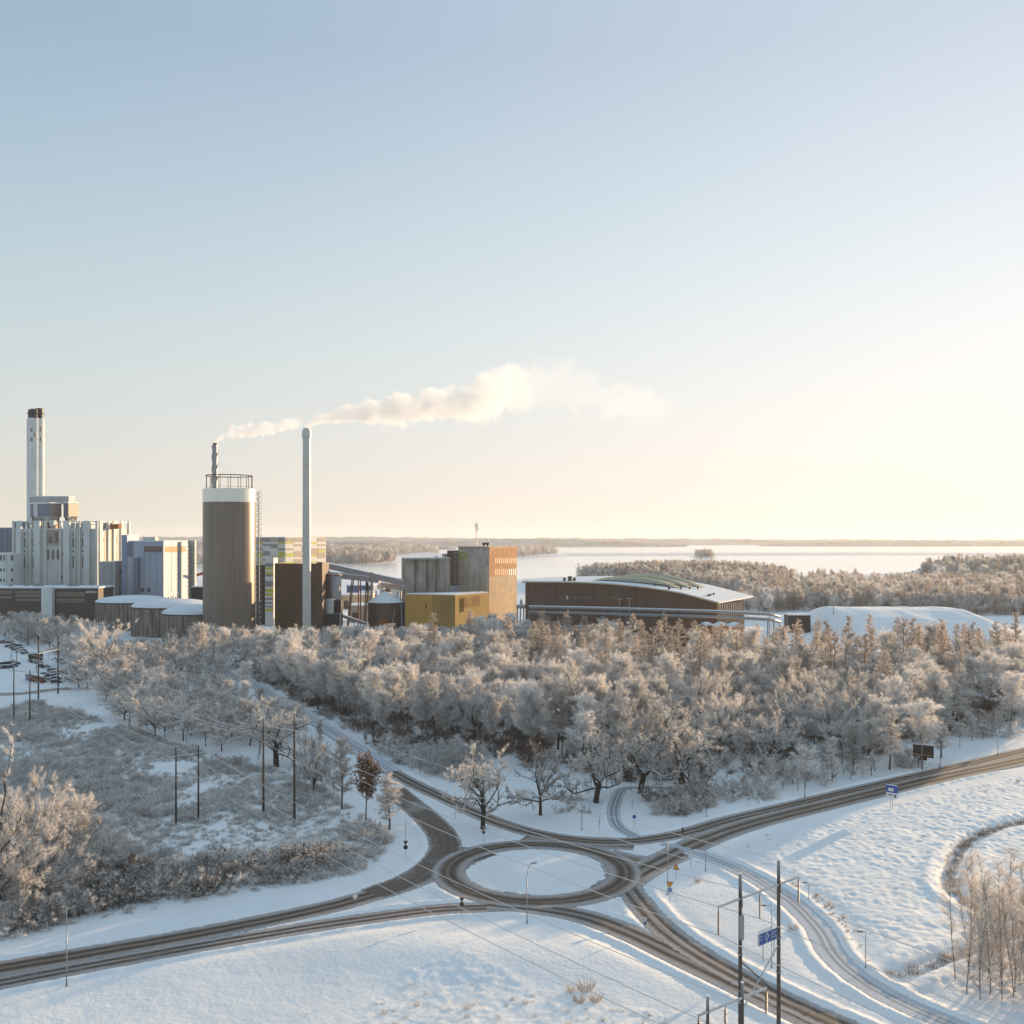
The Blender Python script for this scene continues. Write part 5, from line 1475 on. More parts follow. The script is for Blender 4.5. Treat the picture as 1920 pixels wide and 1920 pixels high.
t = root('stair_shaft', 'dark gridded stair shaft between the grain silos and the concrete tower', 'building', Sa)
MB().prism(quad4(Sa, Sb, 4), ZZ(1098, 638), ZZ(1032, 640)).build('wall', C_DARK, t)
MB().prism(quad4(Sa, Sb, 4), 0, ZZ(1098, 638) - 0.01).build('base_wall', C_BLUEG, t)
for k in range(8): wpx(MB(), Sa, Sb, 849.5, 860, 1036 + k * 8, 1036.7 + k * 8, 0, 0.12).build('floor_edge', C_PTAN, t)
for k in range(3): wpx(MB(), Sa, Sb, 851.5 + k * 3, 851.9 + k * 3, 1033, 1098, 0, 0.10).build('mullion', C_PTAN, t)

# --- yellow building
Y0, Y1, Y2, Y3 = PX(760, 608), PX(811, 601), PX(853.5, 596), PX(917, 626)
t = root('yellow_building', 'ochre yellow windowless building with snowy roof in front of the concrete silos', 'building', Y1)
zt = ZZ(1115.5, 600)
Y4 = (Y3[0] - 4, 634); Y5 = (Y0[0] + 1, 614)
MB().prism([Y0, Y1, Y2, Y3, Y4, Y5], 0, zt).build('wall', C_YELL, t)
MB().prism([(p[0] * .985 + PX(840, 610)[0] * .015, p[1] * .985 + 610 * .015) for p in [Y0, Y1, Y2, Y3, Y4, Y5]], zt + .004, zt + 0.4).build('roof', C_ROOF, t)
MB().wall(Y1, Y2, 0.02, math.hypot(Y2[0] - Y1[0], Y2[1] - Y1[1]), 0, zt - .02, -0.1, 0.05).build('wall_panel', m_plain('darker_ochre_brown', (0.33, 0.20, 0.06), 0.7, 0, 0.15, 0.1, streak=0.3), t)  # middle face overlaid in a darker ochre brown
m = wpx(MB(), Y2, Y3, 862, 900, 1118.5, 1138, -0.1, 0.05)
C_YRUST = None
def m_ruststreak():
    k = NT('rust_streaked_ochre'); p = k.pos()
    n = k.noise(1.0, 5.0, 0.65, k.scaled(p, (0.9, 0.9, 0.10)))
    c = k.mix(k.step(n, 0.36, 0.54), (0.50, 0.31, 0.065), (0.30, 0.13, 0.035))
    return k.surf(k.bsdf(c, 0.75, 0, None, 0.3))
m.build('wall_panel', m_ruststreak(), t)
ua, da = upx(Y2, Y3, 868.5)
dv = (Vector(Y3) - Vector(Y2)).normalized(); nn = Vector((dv.y, -dv.x)); p = Vector(Y2) + dv * ua + nn * 0.4
MB().tube((p.x, p.y, ZZ(1147, da)), (p.x, p.y, ZZ(1121, da)), 0.3, 0.3, 6).build('downpipe', C_RUST, t)
MB().wall(Y0, Y1, 13.5, 14.3, ZZ(1140, 603), ZZ(1131, 603), 0, 0.3).build('downpipe', C_DARK, t)

# --- brown hall with curved roof
F0 = PX(985, 590); F1 = PX(1346, 546)
t = root('brown_hall', 'long dark brown hall with a curved snowy roof and green arched roof lights', 'building', F0)
prof = [(985, 1091.5), (1045, 1091.8), (1100, 1093), (1145, 1095.5), (1185, 1099), (1220, 1103), (1250, 1107.5), (1280, 1113), (1312, 1121), (1346, 1130)]
fr = []
Lf = math.hypot(F1[0] - F0[0], F1[1] - F0[1])
df = Vector((F1[0] - F0[0], F1[1] - F0[1])).normalized()
for px, py in prof:
    u, d = upx(F0, F1, px); p = Vector(F0) + df * u; fr.append((p.x, p.y, ZZ(py, d)))
bk = Vector((PX(1395, 598)[0] - F1[0], 598 - F1[1]))     # depth direction
bkl = Vector((0.25, 0.97)).normalized() * bk.length
n = len(fr)
back = []
for i, p in enumerate(fr):
    k = i / (n - 1); b = bkl.lerp(bk, k)
    back.append((p[0] + b.x, p[1] + b.y, p[2] + 1.5 * math.sin(k * math.pi) + 1.2 * k))
mb = MB()
vs = [(p[0], p[1], 0) for p in fr] + list(fr) + [(p[0], p[1], 0) for p in back] + list(back)
fs = [(i, i + 1, n + i + 1, n + i) for i in range(n - 1)] + [(2 * n + i + 1, 2 * n + i, 3 * n + i, 3 * n + i + 1) for i in range(n - 1)] + [(0, n, 3 * n, 2 * n), (n - 1, 3 * n - 1, 4 * n - 1, 2 * n - 1)]
mb.add(vs, fs).build('wall', m_plain('dark_brown_hall_cladding', (0.125, 0.075, 0.055), 0.6, 0, 0.15, 0.08, streak=0.3), t)
# roof slab, overhanging
ov = 2.2
def ext(p, q, k): return (p[0] + (p[0] - q[0]) * k, p[1] + (p[1] - q[1]) * k)
rf = []
for i in range(n):
    f, b = fr[i], back[i]; L = math.hypot(f[0] - b[0], f[1] - b[1])
    fe, be = ext(f, b, ov / L), ext(b, f, ov / L)
    rf.append(((fe[0], fe[1], f[2]), (be[0], be[1], b[2])))
# extend past the right end into the pointed eave
l = rf[-1]; p = rf[-2]
e0 = tuple(l[0][j] + (l[0][j] - p[0][j]) * 0.12 for j in range(3)); e1 = tuple(l[1][j] + (l[1][j] - p[1][j]) * 0.45 for j in range(3))
rf.append((e0, e1))
l0 = tuple(rf[0][0][j] + (rf[0][0][j] - rf[1][0][j]) * 0.09 for j in range(3)); l1 = tuple(rf[0][1][j] + (rf[0][1][j] - rf[1][1][j]) * 0.05 for j in range(3))
rf.insert(0, (l0, l1))
m = len(rf)
vs = [a for a, b in rf] + [b for a, b in rf] + [(a[0], a[1], a[2] + 0.7) for a, b in rf] + [(b[0], b[1], b[2] + 0.7) for a, b in rf]
fs = []
for i in range(m - 1):
    fs += [(i, m + i, m + i + 1, i + 1), (2 * m + i, 2 * m + i + 1, 3 * m + i + 1, 3 * m + i), (i, i + 1, 2 * m + i + 1, 2 * m + i), (m + i + 1, m + i, 3 * m + i, 3 * m + i + 1)]
fs += [(0, 2 * m, 3 * m, m), (m - 1, 2 * m - 1, 4 * m - 1, 3 * m - 1)]
MB().add([(x, y, z + .01) for x, y, z in vs], fs).build('roof', C_ROOF, t)
fa = MB()
for i in range(m - 1):
    a, b = rf[i][0], rf[i + 1][0]
    dvv = Vector((b[0] - a[0], b[1] - a[1])).normalized(); nn = Vector((dvv.y, -dvv.x)) * 0.15
    fa.add([(a[0] + nn.x, a[1] + nn.y, a[2] - 0.2), (b[0] + nn.x, b[1] + nn.y, b[2] - 0.2), (b[0] + nn.x, b[1] + nn.y, b[2] + 0.35), (a[0] + nn.x, a[1] + nn.y, a[2] + 0.35)], [(0, 1, 2, 3)])
fa.build('fascia', C_TANB, t)
# glazed end
E0, E1 = (fr[-1][0], fr[-1][1]), (back[-1][0], back[-1][1]); Le = math.hypot(E1[0] - E0[0], E1[1] - E0[1])
MB().wall(E0, E1, 1.5, Le - 1, 2, fr[-1][2] - 1.2, -0.2, 0.12).build('glazing', m_plain('dark_end_glazing', (0.07, 0.05, 0.035), 0.18, 0, 0.3, 0.3, spec=0.6), t)
for k in range(12):
    u = 2 + (Le - 4) * k / 11
    MB().wall(E0, E1, u, u + 0.35, 2, fr[-1][2] - 1.0, 0, 0.4).build('mullion', C_DARK, t)
# small windows in the long wall
for px0, px1, y0, y1 in [(1062, 1065, 1117, 1124), (1075, 1084, 1118, 1123), (1049, 1056, 1118, 1123), (1087, 1110, 1119, 1122), (1136, 1160, 1119, 1122), (1118, 1128, 1119, 1123)]:
    wpx(MB(), F0, F1, px0, px1, y0, y1, -0.2, 0.12).build('window', C_CREAM if px0 < 1070 and px0 > 1060 else C_GLASSW, t)
# roof lights: three arched green vaults
C_VAULT = m_plain('green_roof_light', (0.42, 0.40, 0.26), 0.55, 0.1, 0.08, 0.2)
def roofz(u, v):
    """roof height at fraction u along and v into the depth"""
    x = u * (n - 1); i = min(int(x), n - 2); f = x - i
    a = [fr[i][j] * (1 - f) + fr[i + 1][j] * f for j in range(3)]; b = [back[i][j] * (1 - f) + back[i + 1][j] * f for j in range(3)]
    return [a[j] * (1 - v) + b[j] * v for j in range(3)]
for v0, ua_, ub_, hh in [(0.20, 0.22, 0.72, 3.2), (0.42, 0.22, 0.76, 3.9), (0.62, 0.26, 0.80, 4.0)]:
    mb = MB(); k = 22; vs = []; fs = []
    for i in range(k + 1):
        f = i / k
        for s, dv_ in ((0, 0.0), (0.6, 0.03), (1.0, 0.085), (0.6, 0.14), (0, 0.17)):
            p = roofz(ua_ + (ub_ - ua_) * f, v0 + dv_)
            vs.append((p[0], p[1], p[2] + 0.6 + hh * math.sin(math.pi * f) ** 0.9 * (0.55 + 0.45 * s)))
    for i in range(k):
        for j in range(4): fs.append((i * 5 + j, (i + 1) * 5 + j, (i + 1) * 5 + j + 1, i * 5 + j + 1))
    o = mb.add(vs, fs).build('roof_light', C_VAULT, t, smooth=True)
    for i in range(1, k):
        rb_ = MB(); pts = [vs[i * 5 + j] for j in range(5)]
        rb_.path([(p[0], p[1], p[2] + 0.08) for p in pts], 0.16, 4); rb_.build('rib', C_PSAGE, o)
for k, (px, py, w) in enumerate([(1057, 1089, 5), (1069, 1090, 7), (1077, 1090, 5), (1255, 1106, 4), (1276, 1104, 3), (1277, 1101, 3), (1293, 1102, 3), (1293, 1098, 3), (1309, 1101, 3), (1328, 1116, 3.2), (1333, 1115, 3.2), (1338, 1114, 3.2), (1229, 1096, 4)]):
    # find the roof point under this pixel
    best = None
    for u in np.linspace(0, 1, 60):
        for v in np.linspace(0.03, 0.97, 24):
            p = roofz(u, v); e = abs(960 + F * p[0] / p[1] - px) + abs(HOR + F * (H - p[2] - 0.7) / p[1] - (py + 2.5))
            if best is None or e < best[0]: best = (e, p)
    p = best[1]; s = w / F * p[1]
    MB().box(p[0], p[1], p[2] + 0.6, p[2] + 0.7 + s * 1.25, s, s * 0.8).build('roof_vent', C_BROWN, t)

# --- district heating pipe on trestles
t = thing('pipeline', 'long grey double pipe on supports running in front of the brown hall', 'pipeline', (*PX(1000, 660), 0))
pp = [P3(992, 1138.5, 572), P3(1100, 1140.5, 560), P3(1250, 1144.5, 543), P3(1350, 1147.5, 532), P3(1440, 1152, 530), P3(1462, 1156, 534)]
MB().path(pp, 0.7, 10).build('pipe', C_STEEL, t, smooth=True)
MB().path([(x, y, z + 0.7) for x, y, z in pp], 0.4, 6).build('snow_cover', C_ROOF, t)
MB().path([(x, y - 0.6, z - 2.6) for x, y, z in pp], 0.8, 8).build('pipe', C_STEEL, t, smooth=True)
for k in range(11):
    f = k / 10 * (len(pp) - 1); i = min(int(f), len(pp) - 2); g = f - i
    p = [pp[i][j] * (1 - g) + pp[i + 1][j] * g for j in range(3)]
    MB().box(p[0], p[1] + 0.4, 0, p[2] - 3.0, 0.5, 0.5).build('support', C_PGREY, t)
A, B = PX(968, 600), PX(990, 600)
t = root('valve_house', 'small grey flat-topped structure at the left end of the pipeline', 'building', A)
block(t, quad4(A, B, 8), ZZ(1141, 600), ZZ(1135.5, 600), C_GREYP, snow_t=0.3)
for px in (970, 976, 982, 988): MB().box(PX(px, 601)[0], 602, 0, ZZ(1141, 600), 0.8, 0.8).build('support', C_GREYP, t)
q = PX(977, 604); MB().lathe(q[0], q[1], [(0.5, ZZ(1135.5, 604)), (0.9, ZZ(1131, 604)), (0.9, ZZ(1128, 604)), (0.01, ZZ(1122, 604))], 10).build('vent', C_PWHITE, t)

# --- low pavilion with wavy snowy roof
A, B = PX(1322, 516), PX(1390, 516)
t = root('pavilion', 'small brown pavilion with a wavy snow-covered roof among the treetops', 'building', A)
MB().prism(quad4(A, B, 10), 0, ZZ(1178, 516)).build('wall', C_BRICK, t)
vs = []; fs = []
for i in range(33):
    f = i / 32; x = A[0] + (B[0] - A[0]) * f; z = ZZ(1177 - 4.5 * abs(math.sin(f * math.pi * 2.5 + 0.5)), 516)
    vs += [(x, 515, z), (x, 527, z), (x, 515, z + 0.9), (x, 527, z + 0.9)]
for i in range(32):
    a = i * 4; b = a + 4
    fs += [(a, a + 1, b + 1, b), (a + 2, b + 2, b + 3, a + 3), (a, b, b + 2, a + 2), (a + 1, a + 3, b + 3, b + 1)]
MB().add(vs, fs).build('roof', C_ROOF, t)
for px in (1334, 1348, 1362, 1376): wpx(MB(), A, B, px, px + 6, 1180, 1186, -0.1, 0.1).build('window', C_GLASSW, t)

# --- snow heap
def heap(px0, px1, pyt, d, depth, seed, label):
    x0, x1 = PX(px0, d)[0], PX(px1, d)[0]
    nx, ny = 60, 24
    X, Y = np.meshgrid(np.linspace(x0, x1, nx), np.linspace(d, d + depth, ny))
    u = (X - x0) / (x1 - x0); v = (Y - d) / depth
    zt_ = ZZ(pyt, d + depth * 0.55)
    e = np.clip(np.minimum(u, 1 - u) * 5.5, 0, 1); e = e * e * (3 - 2 * e)
    g = np.clip(np.minimum(v * 1.5, (1 - v) * 2.5), 0, 1); g = np.sin(g * math.pi / 2)
    Z = zt_ * e * g * (0.92 + 0.14 * fbm(X * 0.05 + seed, Y * 0.05, 3)) + 0.8 * (fbm(X * 0.2, Y * 0.2 + seed, 3) - 0.5) * e - 0.2
    vs = np.stack([X, Y, Z], -1).reshape(-1, 3)
    fs = [(j * nx + i, j * nx + i + 1, (j + 1) * nx + i + 1, (j + 1) * nx + i) for j in range(ny - 1) for i in range(nx - 1)]
    o = MB().add([tuple(p) for p in vs], fs).build('snow_heap', M['snow_smooth'], None, smooth=True)
    tag(o, label, 'snow heap'); recenter(o, ((x0 + x1) / 2, d, 0))
heap(1590, 2010, 1138, 560, 170, 3, 'long flat-topped heap of dumped snow behind the treetops at the right')
heap(1395, 1560, 1152, 690, 70, 7, 'low bank of snow right of the glazed end of the brown hall')
A, B = PX(1478, 640), PX(1520, 640)
t = root('shed', 'dark low shed half hidden by treetops left of the long snow heap', 'building', A)
block(t, quad4(A, B, 10), 0, ZZ(1154, 640), C_BLACK, snow_t=0.6)
# masts beyond the hall
for px, top, base, d, lb in [(1563, 1103, 1170, 640, 'tall grey mast left of the long snow heap'), (1162, 1124, 1178, 535, 'twin-armed light mast in front of the brown hall, left one'), (1180, 1123, 1178, 540, 'twin-armed light mast in front of the brown hall, right one'), (1443, 1130, 1160, 525, 'thin light mast right of the glazed end of the brown hall')]:
    q = PX(px, d); t = root('light_mast', lb, 'mast', q)
    MB().tube((q[0], q[1], 0), (q[0], q[1], ZZ(top, d)), 0.35 if px == 1563 else 0.22, 0.2, 8).build('pole', C_STEEL, t)
    if px != 1563: MB().box(q[0], q[1], ZZ(top, d), ZZ(top, d) + 0.4, 3.0, 0.5).build('arm', C_STEEL, t)
for px, py, d, w, lb in [(1716, 1071, 1500, 9, 'dark hut on the far shore at the edge of the lake'), (1572, 1084, 1330, 26, 'snow-roofed shed among the shore trees'), (1470, 1104, 1100, 22, 'low snow-roofed shed before the shore wood'), (760, 1030, 4600, 22, 'pale house on the wooded point across the ice')]:
    A, B = PX(px - w / 2, d), PX(px + w / 2, d)
    t = root('shore_house', lb, 'house', A)
    block(t, quad4(A, B, w / F * d * 0.6), 0, ZZ(py, d) if ZZ(py, d) > 2 else 4, C_DARK if px == 1716 else C_CREAM, snow_t=0.8, inset=-0.4)
    MB().wall(A, B, w / F * d * 0.4, w / F * d * 0.55, 0, 2.2, 0, 0.1).build('door', C_DARK, t)
# ------------------------------------------------------------------ power lines, lamps, signs, cars
W_POLE = m_plain('weathered_pole_wood', (0.105, 0.088, 0.074), 0.85, 0, 0.2, 1.2, snow=True)
W_POLE_D = m_plain('dark_pole_wood', (0.045, 0.036, 0.034), 0.85, 0, 0.2, 1.2)
W_ARM = m_plain('frosted_crossarm', (0.58, 0.56, 0.54), 0.7, 0, 0.1, 1.0)
W_WIRE = m_plain('frosted_wire', (0.74, 0.66, 0.60), 0.7, 0, 0.05, 1.0)
W_INS = m_plain('brown_insulator', (0.20, 0.085, 0.065), 0.35, 0, 0.1, 2.0)
S_GALV = m_plain('galvanised_post', (0.30, 0.31, 0.32), 0.45, 0.5, 0.1, 1.0)
S_BLUE = m_plain('blue_sign_face', (0.045, 0.11, 0.38), 0.4, 0, 0.04, 0.8)
S_BLUE2 = m_plain('pale_blue_sign_face', (0.16, 0.27, 0.52), 0.4, 0, 0.04, 0.8)
S_WHITE = m_plain('white_sign_face', (0.72, 0.73, 0.72), 0.4, 0, 0.04, 0.8)
S_YEL = m_plain('yellow_sign_face', (0.62, 0.30, 0.03), 0.4, 0, 0.04, 0.8)
S_RED = m_plain('red_sign_rim', (0.45, 0.05, 0.03), 0.4, 0, 0.04, 0.8)
S_DARK = m_plain('dark_sign_back', (0.055, 0.043, 0.033), 0.6, 0.2, 0.15, 1.0)
S_LAMP = m_plain('lamp_head_grey', (0.22, 0.22, 0.22), 0.4, 0.3, 0.05, 1.0)

def hframe(label, p0, p1, top, arm_z, ovl, ovr, ins_len, brace=False, group='twin-pole wooden pylons', r=0.17, mat=None, fork=0.0):
    """two poles p0, p1 (left, right), crossarm, hanging insulators; returns the wire points"""
    mat = mat or W_POLE
    A, B = Vector((*p0, 0)), Vector((*p1, 0))
    t = thing('power_pylon', label, 'pylon', ((A.x + B.x) / 2, (A.y + B.y) / 2, 0), group)
    d = (B - A).normalized()
    for P, tz in ((A, top[0]), (B, top[1])):
        MB().tube((P.x, P.y, -0.3), (P.x, P.y, tz), r * 1.15, r * 0.8, 10).build('pole', mat, t, smooth=True)
        if fork: MB().tube((P.x + d.x * 0.35, P.y + d.y * 0.35, arm_z - 1.0), (P.x, P.y, tz - 0.2), 0.09, 0.07, 6).build('top_strut', mat, t)
        MB().cyl(P.x, P.y, tz, tz + 0.08, r * 0.95, 10).build('pole_cap', C_ROOF, t)
    L, Rr = A - d * ovl, B + d * ovr
    n = Vector((-d.y, d.x, 0)) * 0.0
    MB().tube((L.x, L.y, arm_z), (Rr.x, Rr.y, arm_z), 0.13, 0.13, 6).build('crossarm', W_ARM, t)
    pts = []
    for P in (L, (A + B) / 2, Rr):
        i = MB()
        m = max(4, int(ins_len / 0.22))
        if ins_len > 1.5:
            for k in range(m):
                z = arm_z - 0.45 - (ins_len - 0.5) * k / m
                i.lathe(P.x, P.y, [(0.04, z), (0.15, z - 0.08), (0.04, z - 0.14)], 8)
            i.tube((P.x, P.y, arm_z), (P.x, P.y, arm_z - ins_len), 0.045, 0.045, 5)
        else: i.tube((P.x, P.y, arm_z - 0.1), (P.x, P.y, arm_z + 0.35), 0.09, 0.06, 6)
        i.build('insulator', W_INS, t)
        pts.append((P.x, P.y, arm_z - ins_len if ins_len > 1.5 else arm_z + 0.35))
    if brace:
        MB().tube((A.x, A.y, brace[1]), (B.x, B.y, brace[0]), 0.09, 0.09, 6).build('brace', W_POLE, t)
        MB().tube((A.x, A.y, brace[0]), (B.x, B.y, brace[1]), 0.09, 0.09, 6).build('brace', W_ARM, t)
    return t, pts, [(A.x, A.y, top[0]), (B.x, B.y, top[1])]
# tall line, near to far
PA, PB = PX(1388, 110.4), PX(1460, 115.0)
t, w1, e1 = hframe('tall twin-pole pylon with crossed braces and red insulators in the lower right', PA, PB, (22.0, 22.0), 19.3, 3.75, 3.85, 3.0, (6.9, 12.6), r=0.22, fork=1)
MB().tube((PA[0] + .1, PA[1] - .25, 15.0), (PA[0] + .1, PA[1] - .25, 17.6), 0.26, 0.26, 10).build('transformer_box', C_STEEL, t)
for P in (PA, PB):
    for z in (13.3, 9.4): MB().cyl(P[0], P[1], z, z + 0.12, 0.30, 10).build('clamp', C_STEEL, t)
g0, g1 = G(494, 1530), G(552, 1545)
_, w3, e3 = hframe('pale twin-pole pylon with a snowy crossarm in front of the crooked oak', g0, g1, (ZZ(1345, g0[1]), ZZ(1336, g1[1])), ZZ(1360, g0[1]), 3.4, 3.4, 2.6, r=0.24)
g0, g1 = G(72, 1312), G(109, 1300)
_, w5, e5 = hframe('farthest tall twin-pole pylon beside the car park', g0, g1, (ZZ(1190, g0[1]), ZZ(1190, g1[1])), ZZ(1226, g0[1]), 0.6, 0.6, 2.6, r=0.26, mat=W_POLE_D)
# short line
q0, q1 = PX(1327, 92), PX(1392, 94.8)
_, s0, _ = hframe('shorter twin-pole pylon cut off by the lower edge, in front of the tall braced one', q0, q1, (17.0, 17.0), 15.6, 1.2, 3.4, 2.4, r=0.17)
g0, g1 = G(330, 1548), G(372, 1540)
_, s2, _ = hframe('thin dark twin-pole pylon standing in the scrub, third from the left', g0, g1, (ZZ(1400, g0[1]), ZZ(1397, g1[1])), ZZ(1418, g0[1]), 2.0, 1.2, 0.5, r=0.17, mat=W_POLE_D)
g0, g1 = G(26, 1350), G(56, 1353)
_, s4, _ = hframe('thin dark twin-pole pylon at the left edge in front of the car park', g0, g1, (ZZ(1250, g0[1]), ZZ(1255, g1[1])), ZZ(1258, g0[1]), 2.4, 1.6, 0.5, r=0.20, mat=W_POLE_D)
def wire(label, a, b, sag, r=0.05):
    a, b = Vector(a), Vector(b)
    n = 24; pts = []
    for i in range(n + 1):
        f = i / n; p = a.lerp(b, f); p.z -= 4 * sag * f * (1 - f); pts.append(p)
    o = MB().path(pts, r, 4).build('power_wire', W_WIRE)
    tag(o, label, 'wire', 'frosted overhead wires')
    recenter(o, tuple(a))
def further(p, q, k=1.0): return tuple(q[i] + (q[i] - p[i]) * k for i in range(2)) + (q[2],)
side = ['left', 'middle', 'right']
for i in range(3):
    wire(f'{side[i]} frosted wire from the braced pylon to the snowy-armed pylon', w3[i], w1[i], 2.2)
    wire(f'{side[i]} frosted wire from the snowy-armed pylon to the farthest tall pylon', w5[i], w3[i], 2.6, 0.065)
    wire(f'{side[i]} frosted wire running from the braced pylon off the right edge', w1[i], further(w3[i], w1[i], 0.85), 1.6)
    wire(f'{side[i]} frosted wire running from the farthest tall pylon off the left edge', w5[i], further(w3[i], w5[i], 0.5), 1.5, 0.065)
    wire(f'{side[i]} frosted wire between the shorter pylon at the lower edge and the scrub pylon', s2[i], s0[i], 2.0)
    wire(f'{side[i]} frosted wire between the scrub pylon and the left-edge pylon', s4[i], s2[i], 2.0, 0.06)
for i in range(2):
    wire(f'{"left" if i == 0 else "right"} thin earth wire between the pole tops of the braced and snowy-armed pylons', e3[i], e1[i], 1.4, 0.035)
    wire(f'{"left" if i == 0 else "right"} thin earth wire between the snowy-armed and farthest tall pylons', e5[i], e3[i], 1.8, 0.045)

def lamp(px, base, top, label, arm=1.6, ang=0.0, curved=True, r=0.085, snow=False):
    x, y = G(px, base); h = (base - top) / F * y
    t = thing('street_lamp', label, 'street lamp', (x, y, 0), 'street lamps round the junction')
    ca, sa = math.cos(ang), math.sin(ang)
    if curved and arm > 0:
        MB().tube((x, y, -0.1), (x, y, h * 0.78), r, r * 0.7, 8).build('post', S_GALV, t, smooth=True)
        pts = [(x + arm * f * f * ca, y + arm * f * f * sa, h * 0.78 + h * 0.22 * math.sin(f * math.pi / 2)) for f in np.linspace(0, 1, 8)]
        MB().path(pts, r * 0.6, 6).build('arm', S_GALV, t)
    else:
        MB().tube((x, y, -0.1), (x, y, h), r, r * 0.7, 8).build('post', S_GALV, t, smooth=True)
        if arm > 0: MB().tube((x, y, h - 0.05), (x + arm * ca, y + arm * sa, h), r * 0.6, r * 0.6, 6).build('arm', S_GALV, t)
    hx, hy = x + arm * ca, y + arm * sa
    MB().box(hx + 0.25 * ca, hy + 0.25 * sa, h - 0.12, h + 0.04, 0.75, 0.32, ang).build('lamp_head', S_LAMP, t)
    if snow: MB().box(hx + 0.25 * ca, hy + 0.25 * sa, h + 0.045, h + 0.2, 0.7, 0.3, ang).build('snow_cap', C_ROOF, t)
    MB().cyl(x, y, -0.1, 0.5, r * 1.5, 8).build('base', S_LAMP, t)
lamp(988, 1733, 1620, 'tall curved street lamp standing in front of the roundabout island', 1.0, 0.5)
lamp(125, 1851, 1693, 'tall thin street lamp beside the left-hand road at the lower left', 0.8, 2.5)
lamp(1091, 1558, 1479, 'street lamp by the road left of the trodden side path', 1.0, 2.6)
lamp(1325, 1535, 1507, 'small path lamp behind the right-hand road next to the snowy hedge', 0.5, 2.8, False)
lamp(1509, 1495, 1424, 'street lamp at the wood edge, first along the right-hand road', 1.3, 0.2)
lamp(1763, 1441, 1365, 'street lamp just right of the billboards', 1.3, 0.2)
lamp(1871, 1415, 1372, 'farthest street lamp along the right-hand road', 1.3, 0.2)
lamp(1183, 1485, 1465, 'short path lamp on the trodden side path under the spreading oak', 0.4, 0.0, False)
lamp(1252, 1679, 1577, 'slim street lamp right beside the yellow give-way sign', 0.6, 2.7, False, 0.07)
lamp(1323, 1635, 1576, 'slim street lamp on the near side where the footpath meets the road', 0.5, 2.7, False, 0.07)
lamp(1447, 1816, 1697, 'street lamp with a snow-capped head left of the blue direction sign', 0.9, 3.1, False, 0.06, True)
lamp(1623, 1818, 1746, 'thin lamp on the snowy field right of the curving footpath', 0.5, 3.1, False, 0.06)
lamp(1516, 1690, 1655, 'short lamp beside the upper bend of the footpath', 0.3, 2.8, False, 0.05)

def post_sign(px, base, top, label, shapes, cat='road sign', ang=0.0, name='road_sign', r=0.04):
    """shapes: (kind, z from top in m, size, material)"""
    x, y = G(px, base); h = (base - top) / F * y
    t = thing(name, label, cat, (x, y, 0))
    MB().tube((x, y, -0.1), (x, y, h), r, r, 8).build('post', S_GALV, t)
    ca, sa = math.cos(ang), math.sin(ang)
    def pt(u, w, o): return (x + u * ca + o * sa, y + u * sa - o * ca, w)
    for kind, dz, s, mt in shapes:
        z = h - dz; out = MB()
        if kind == 'disc': P = [(s * math.cos(a), s * math.sin(a)) for a in np.linspace(0, 2 * math.pi, 20, endpoint=False)]
        elif kind == 'down': P = [(-s, s * 0.8), (0, -s * 0.9), (s, s * 0.8)]
        elif kind == 'up': P = [(-s, -s * 0.8), (s, -s * 0.8), (0, s * 0.9)]
        elif kind == 'bar': P = [(-s, -s * 3.2), (s, -s * 3.2), (s, s * 3.2), (-s, s * 3.2)]
        else: P = [(-s, -s * 0.7), (s, -s * 0.7), (s, s * 0.7), (-s, s * 0.7)]
        n = len(P)
        a_ = out.add([pt(u, z + w, 0.05) for u, w in P] + [pt(u, z + w, 0.09) for u, w in P], [tuple(range(n)), tuple(range(2 * n - 1, n - 1, -1))] + [(i, n + i, n + (i + 1) % n, (i + 1) % n) for i in range(n)])
        face = a_.build('sign_face', mt, t)
        if mt is S_YEL:
            rim = MB(); k = 1.22
            rim.add([pt(u * k, z + w * k, 0.02) for u, w in P] + [pt(u * k, z + w * k, 0.045) for u, w in P], [tuple(range(n)), tuple(range(2 * n - 1, n - 1, -1))] + [(i, n + i, n + (i + 1) % n, (i + 1) % n) for i in range(n)])
            rim.build('rim', S_RED, face)
    return t
post_sign(1256, 1694, 1655, 'yellow give-way triangle above a round blue sign right of the roundabout', [('down', 0.35, 0.50, S_YEL), ('disc', 1.15, 0.38, S_BLUE2)])
post_sign(1268, 1650, 1621, 'yellow warning triangle with red rim near the road edge right of the roundabout', [('up', 0.4, 0.50, S_YEL)], ang=-0.5)
post_sign(1295, 1627, 1601, 'pale square pedestrian sign where the footpath crosses the road', [('box', 0.3, 0.42, S_WHITE)], ang=0.3)
post_sign(1209, 1749, 1719, 'round pale-blue keep-right sign on the splitter island below the roundabout', [('disc', 0.3, 0.33, S_WHITE), ('disc', 0.95, 0.30, S_BLUE2)], ang=0.5)
post_sign(866, 1720, 1683, 'dark-backed double sign on the near edge of the left-hand road', [('down', 0.3, 0.40, S_DARK), ('disc', 0.95, 0.34, S_DARK)])
post_sign(907, 1581, 1549, 'double sign with its grey back turned, below the stout oak', [('down', 0.35, 0.50, S_LAMP), ('disc', 1.1, 0.34, S_DARK)])
post_sign(760.5, 1609, 1540, 'tall thin post with two dark sign backs inside the bend of the slip road', [('down', 3.9, 0.45, S_DARK), ('disc', 4.7, 0.42, S_DARK)])
post_sign(853.5, 1538, 1511, 'small reddish sign on the snow island beside the upper road', [('box', 0.2, 0.22, S_RED)])
post_sign(666, 1700, 1677, 'round white sign back beside the lower edge of the bend', [('disc', 0.3, 0.38, S_WHITE)])
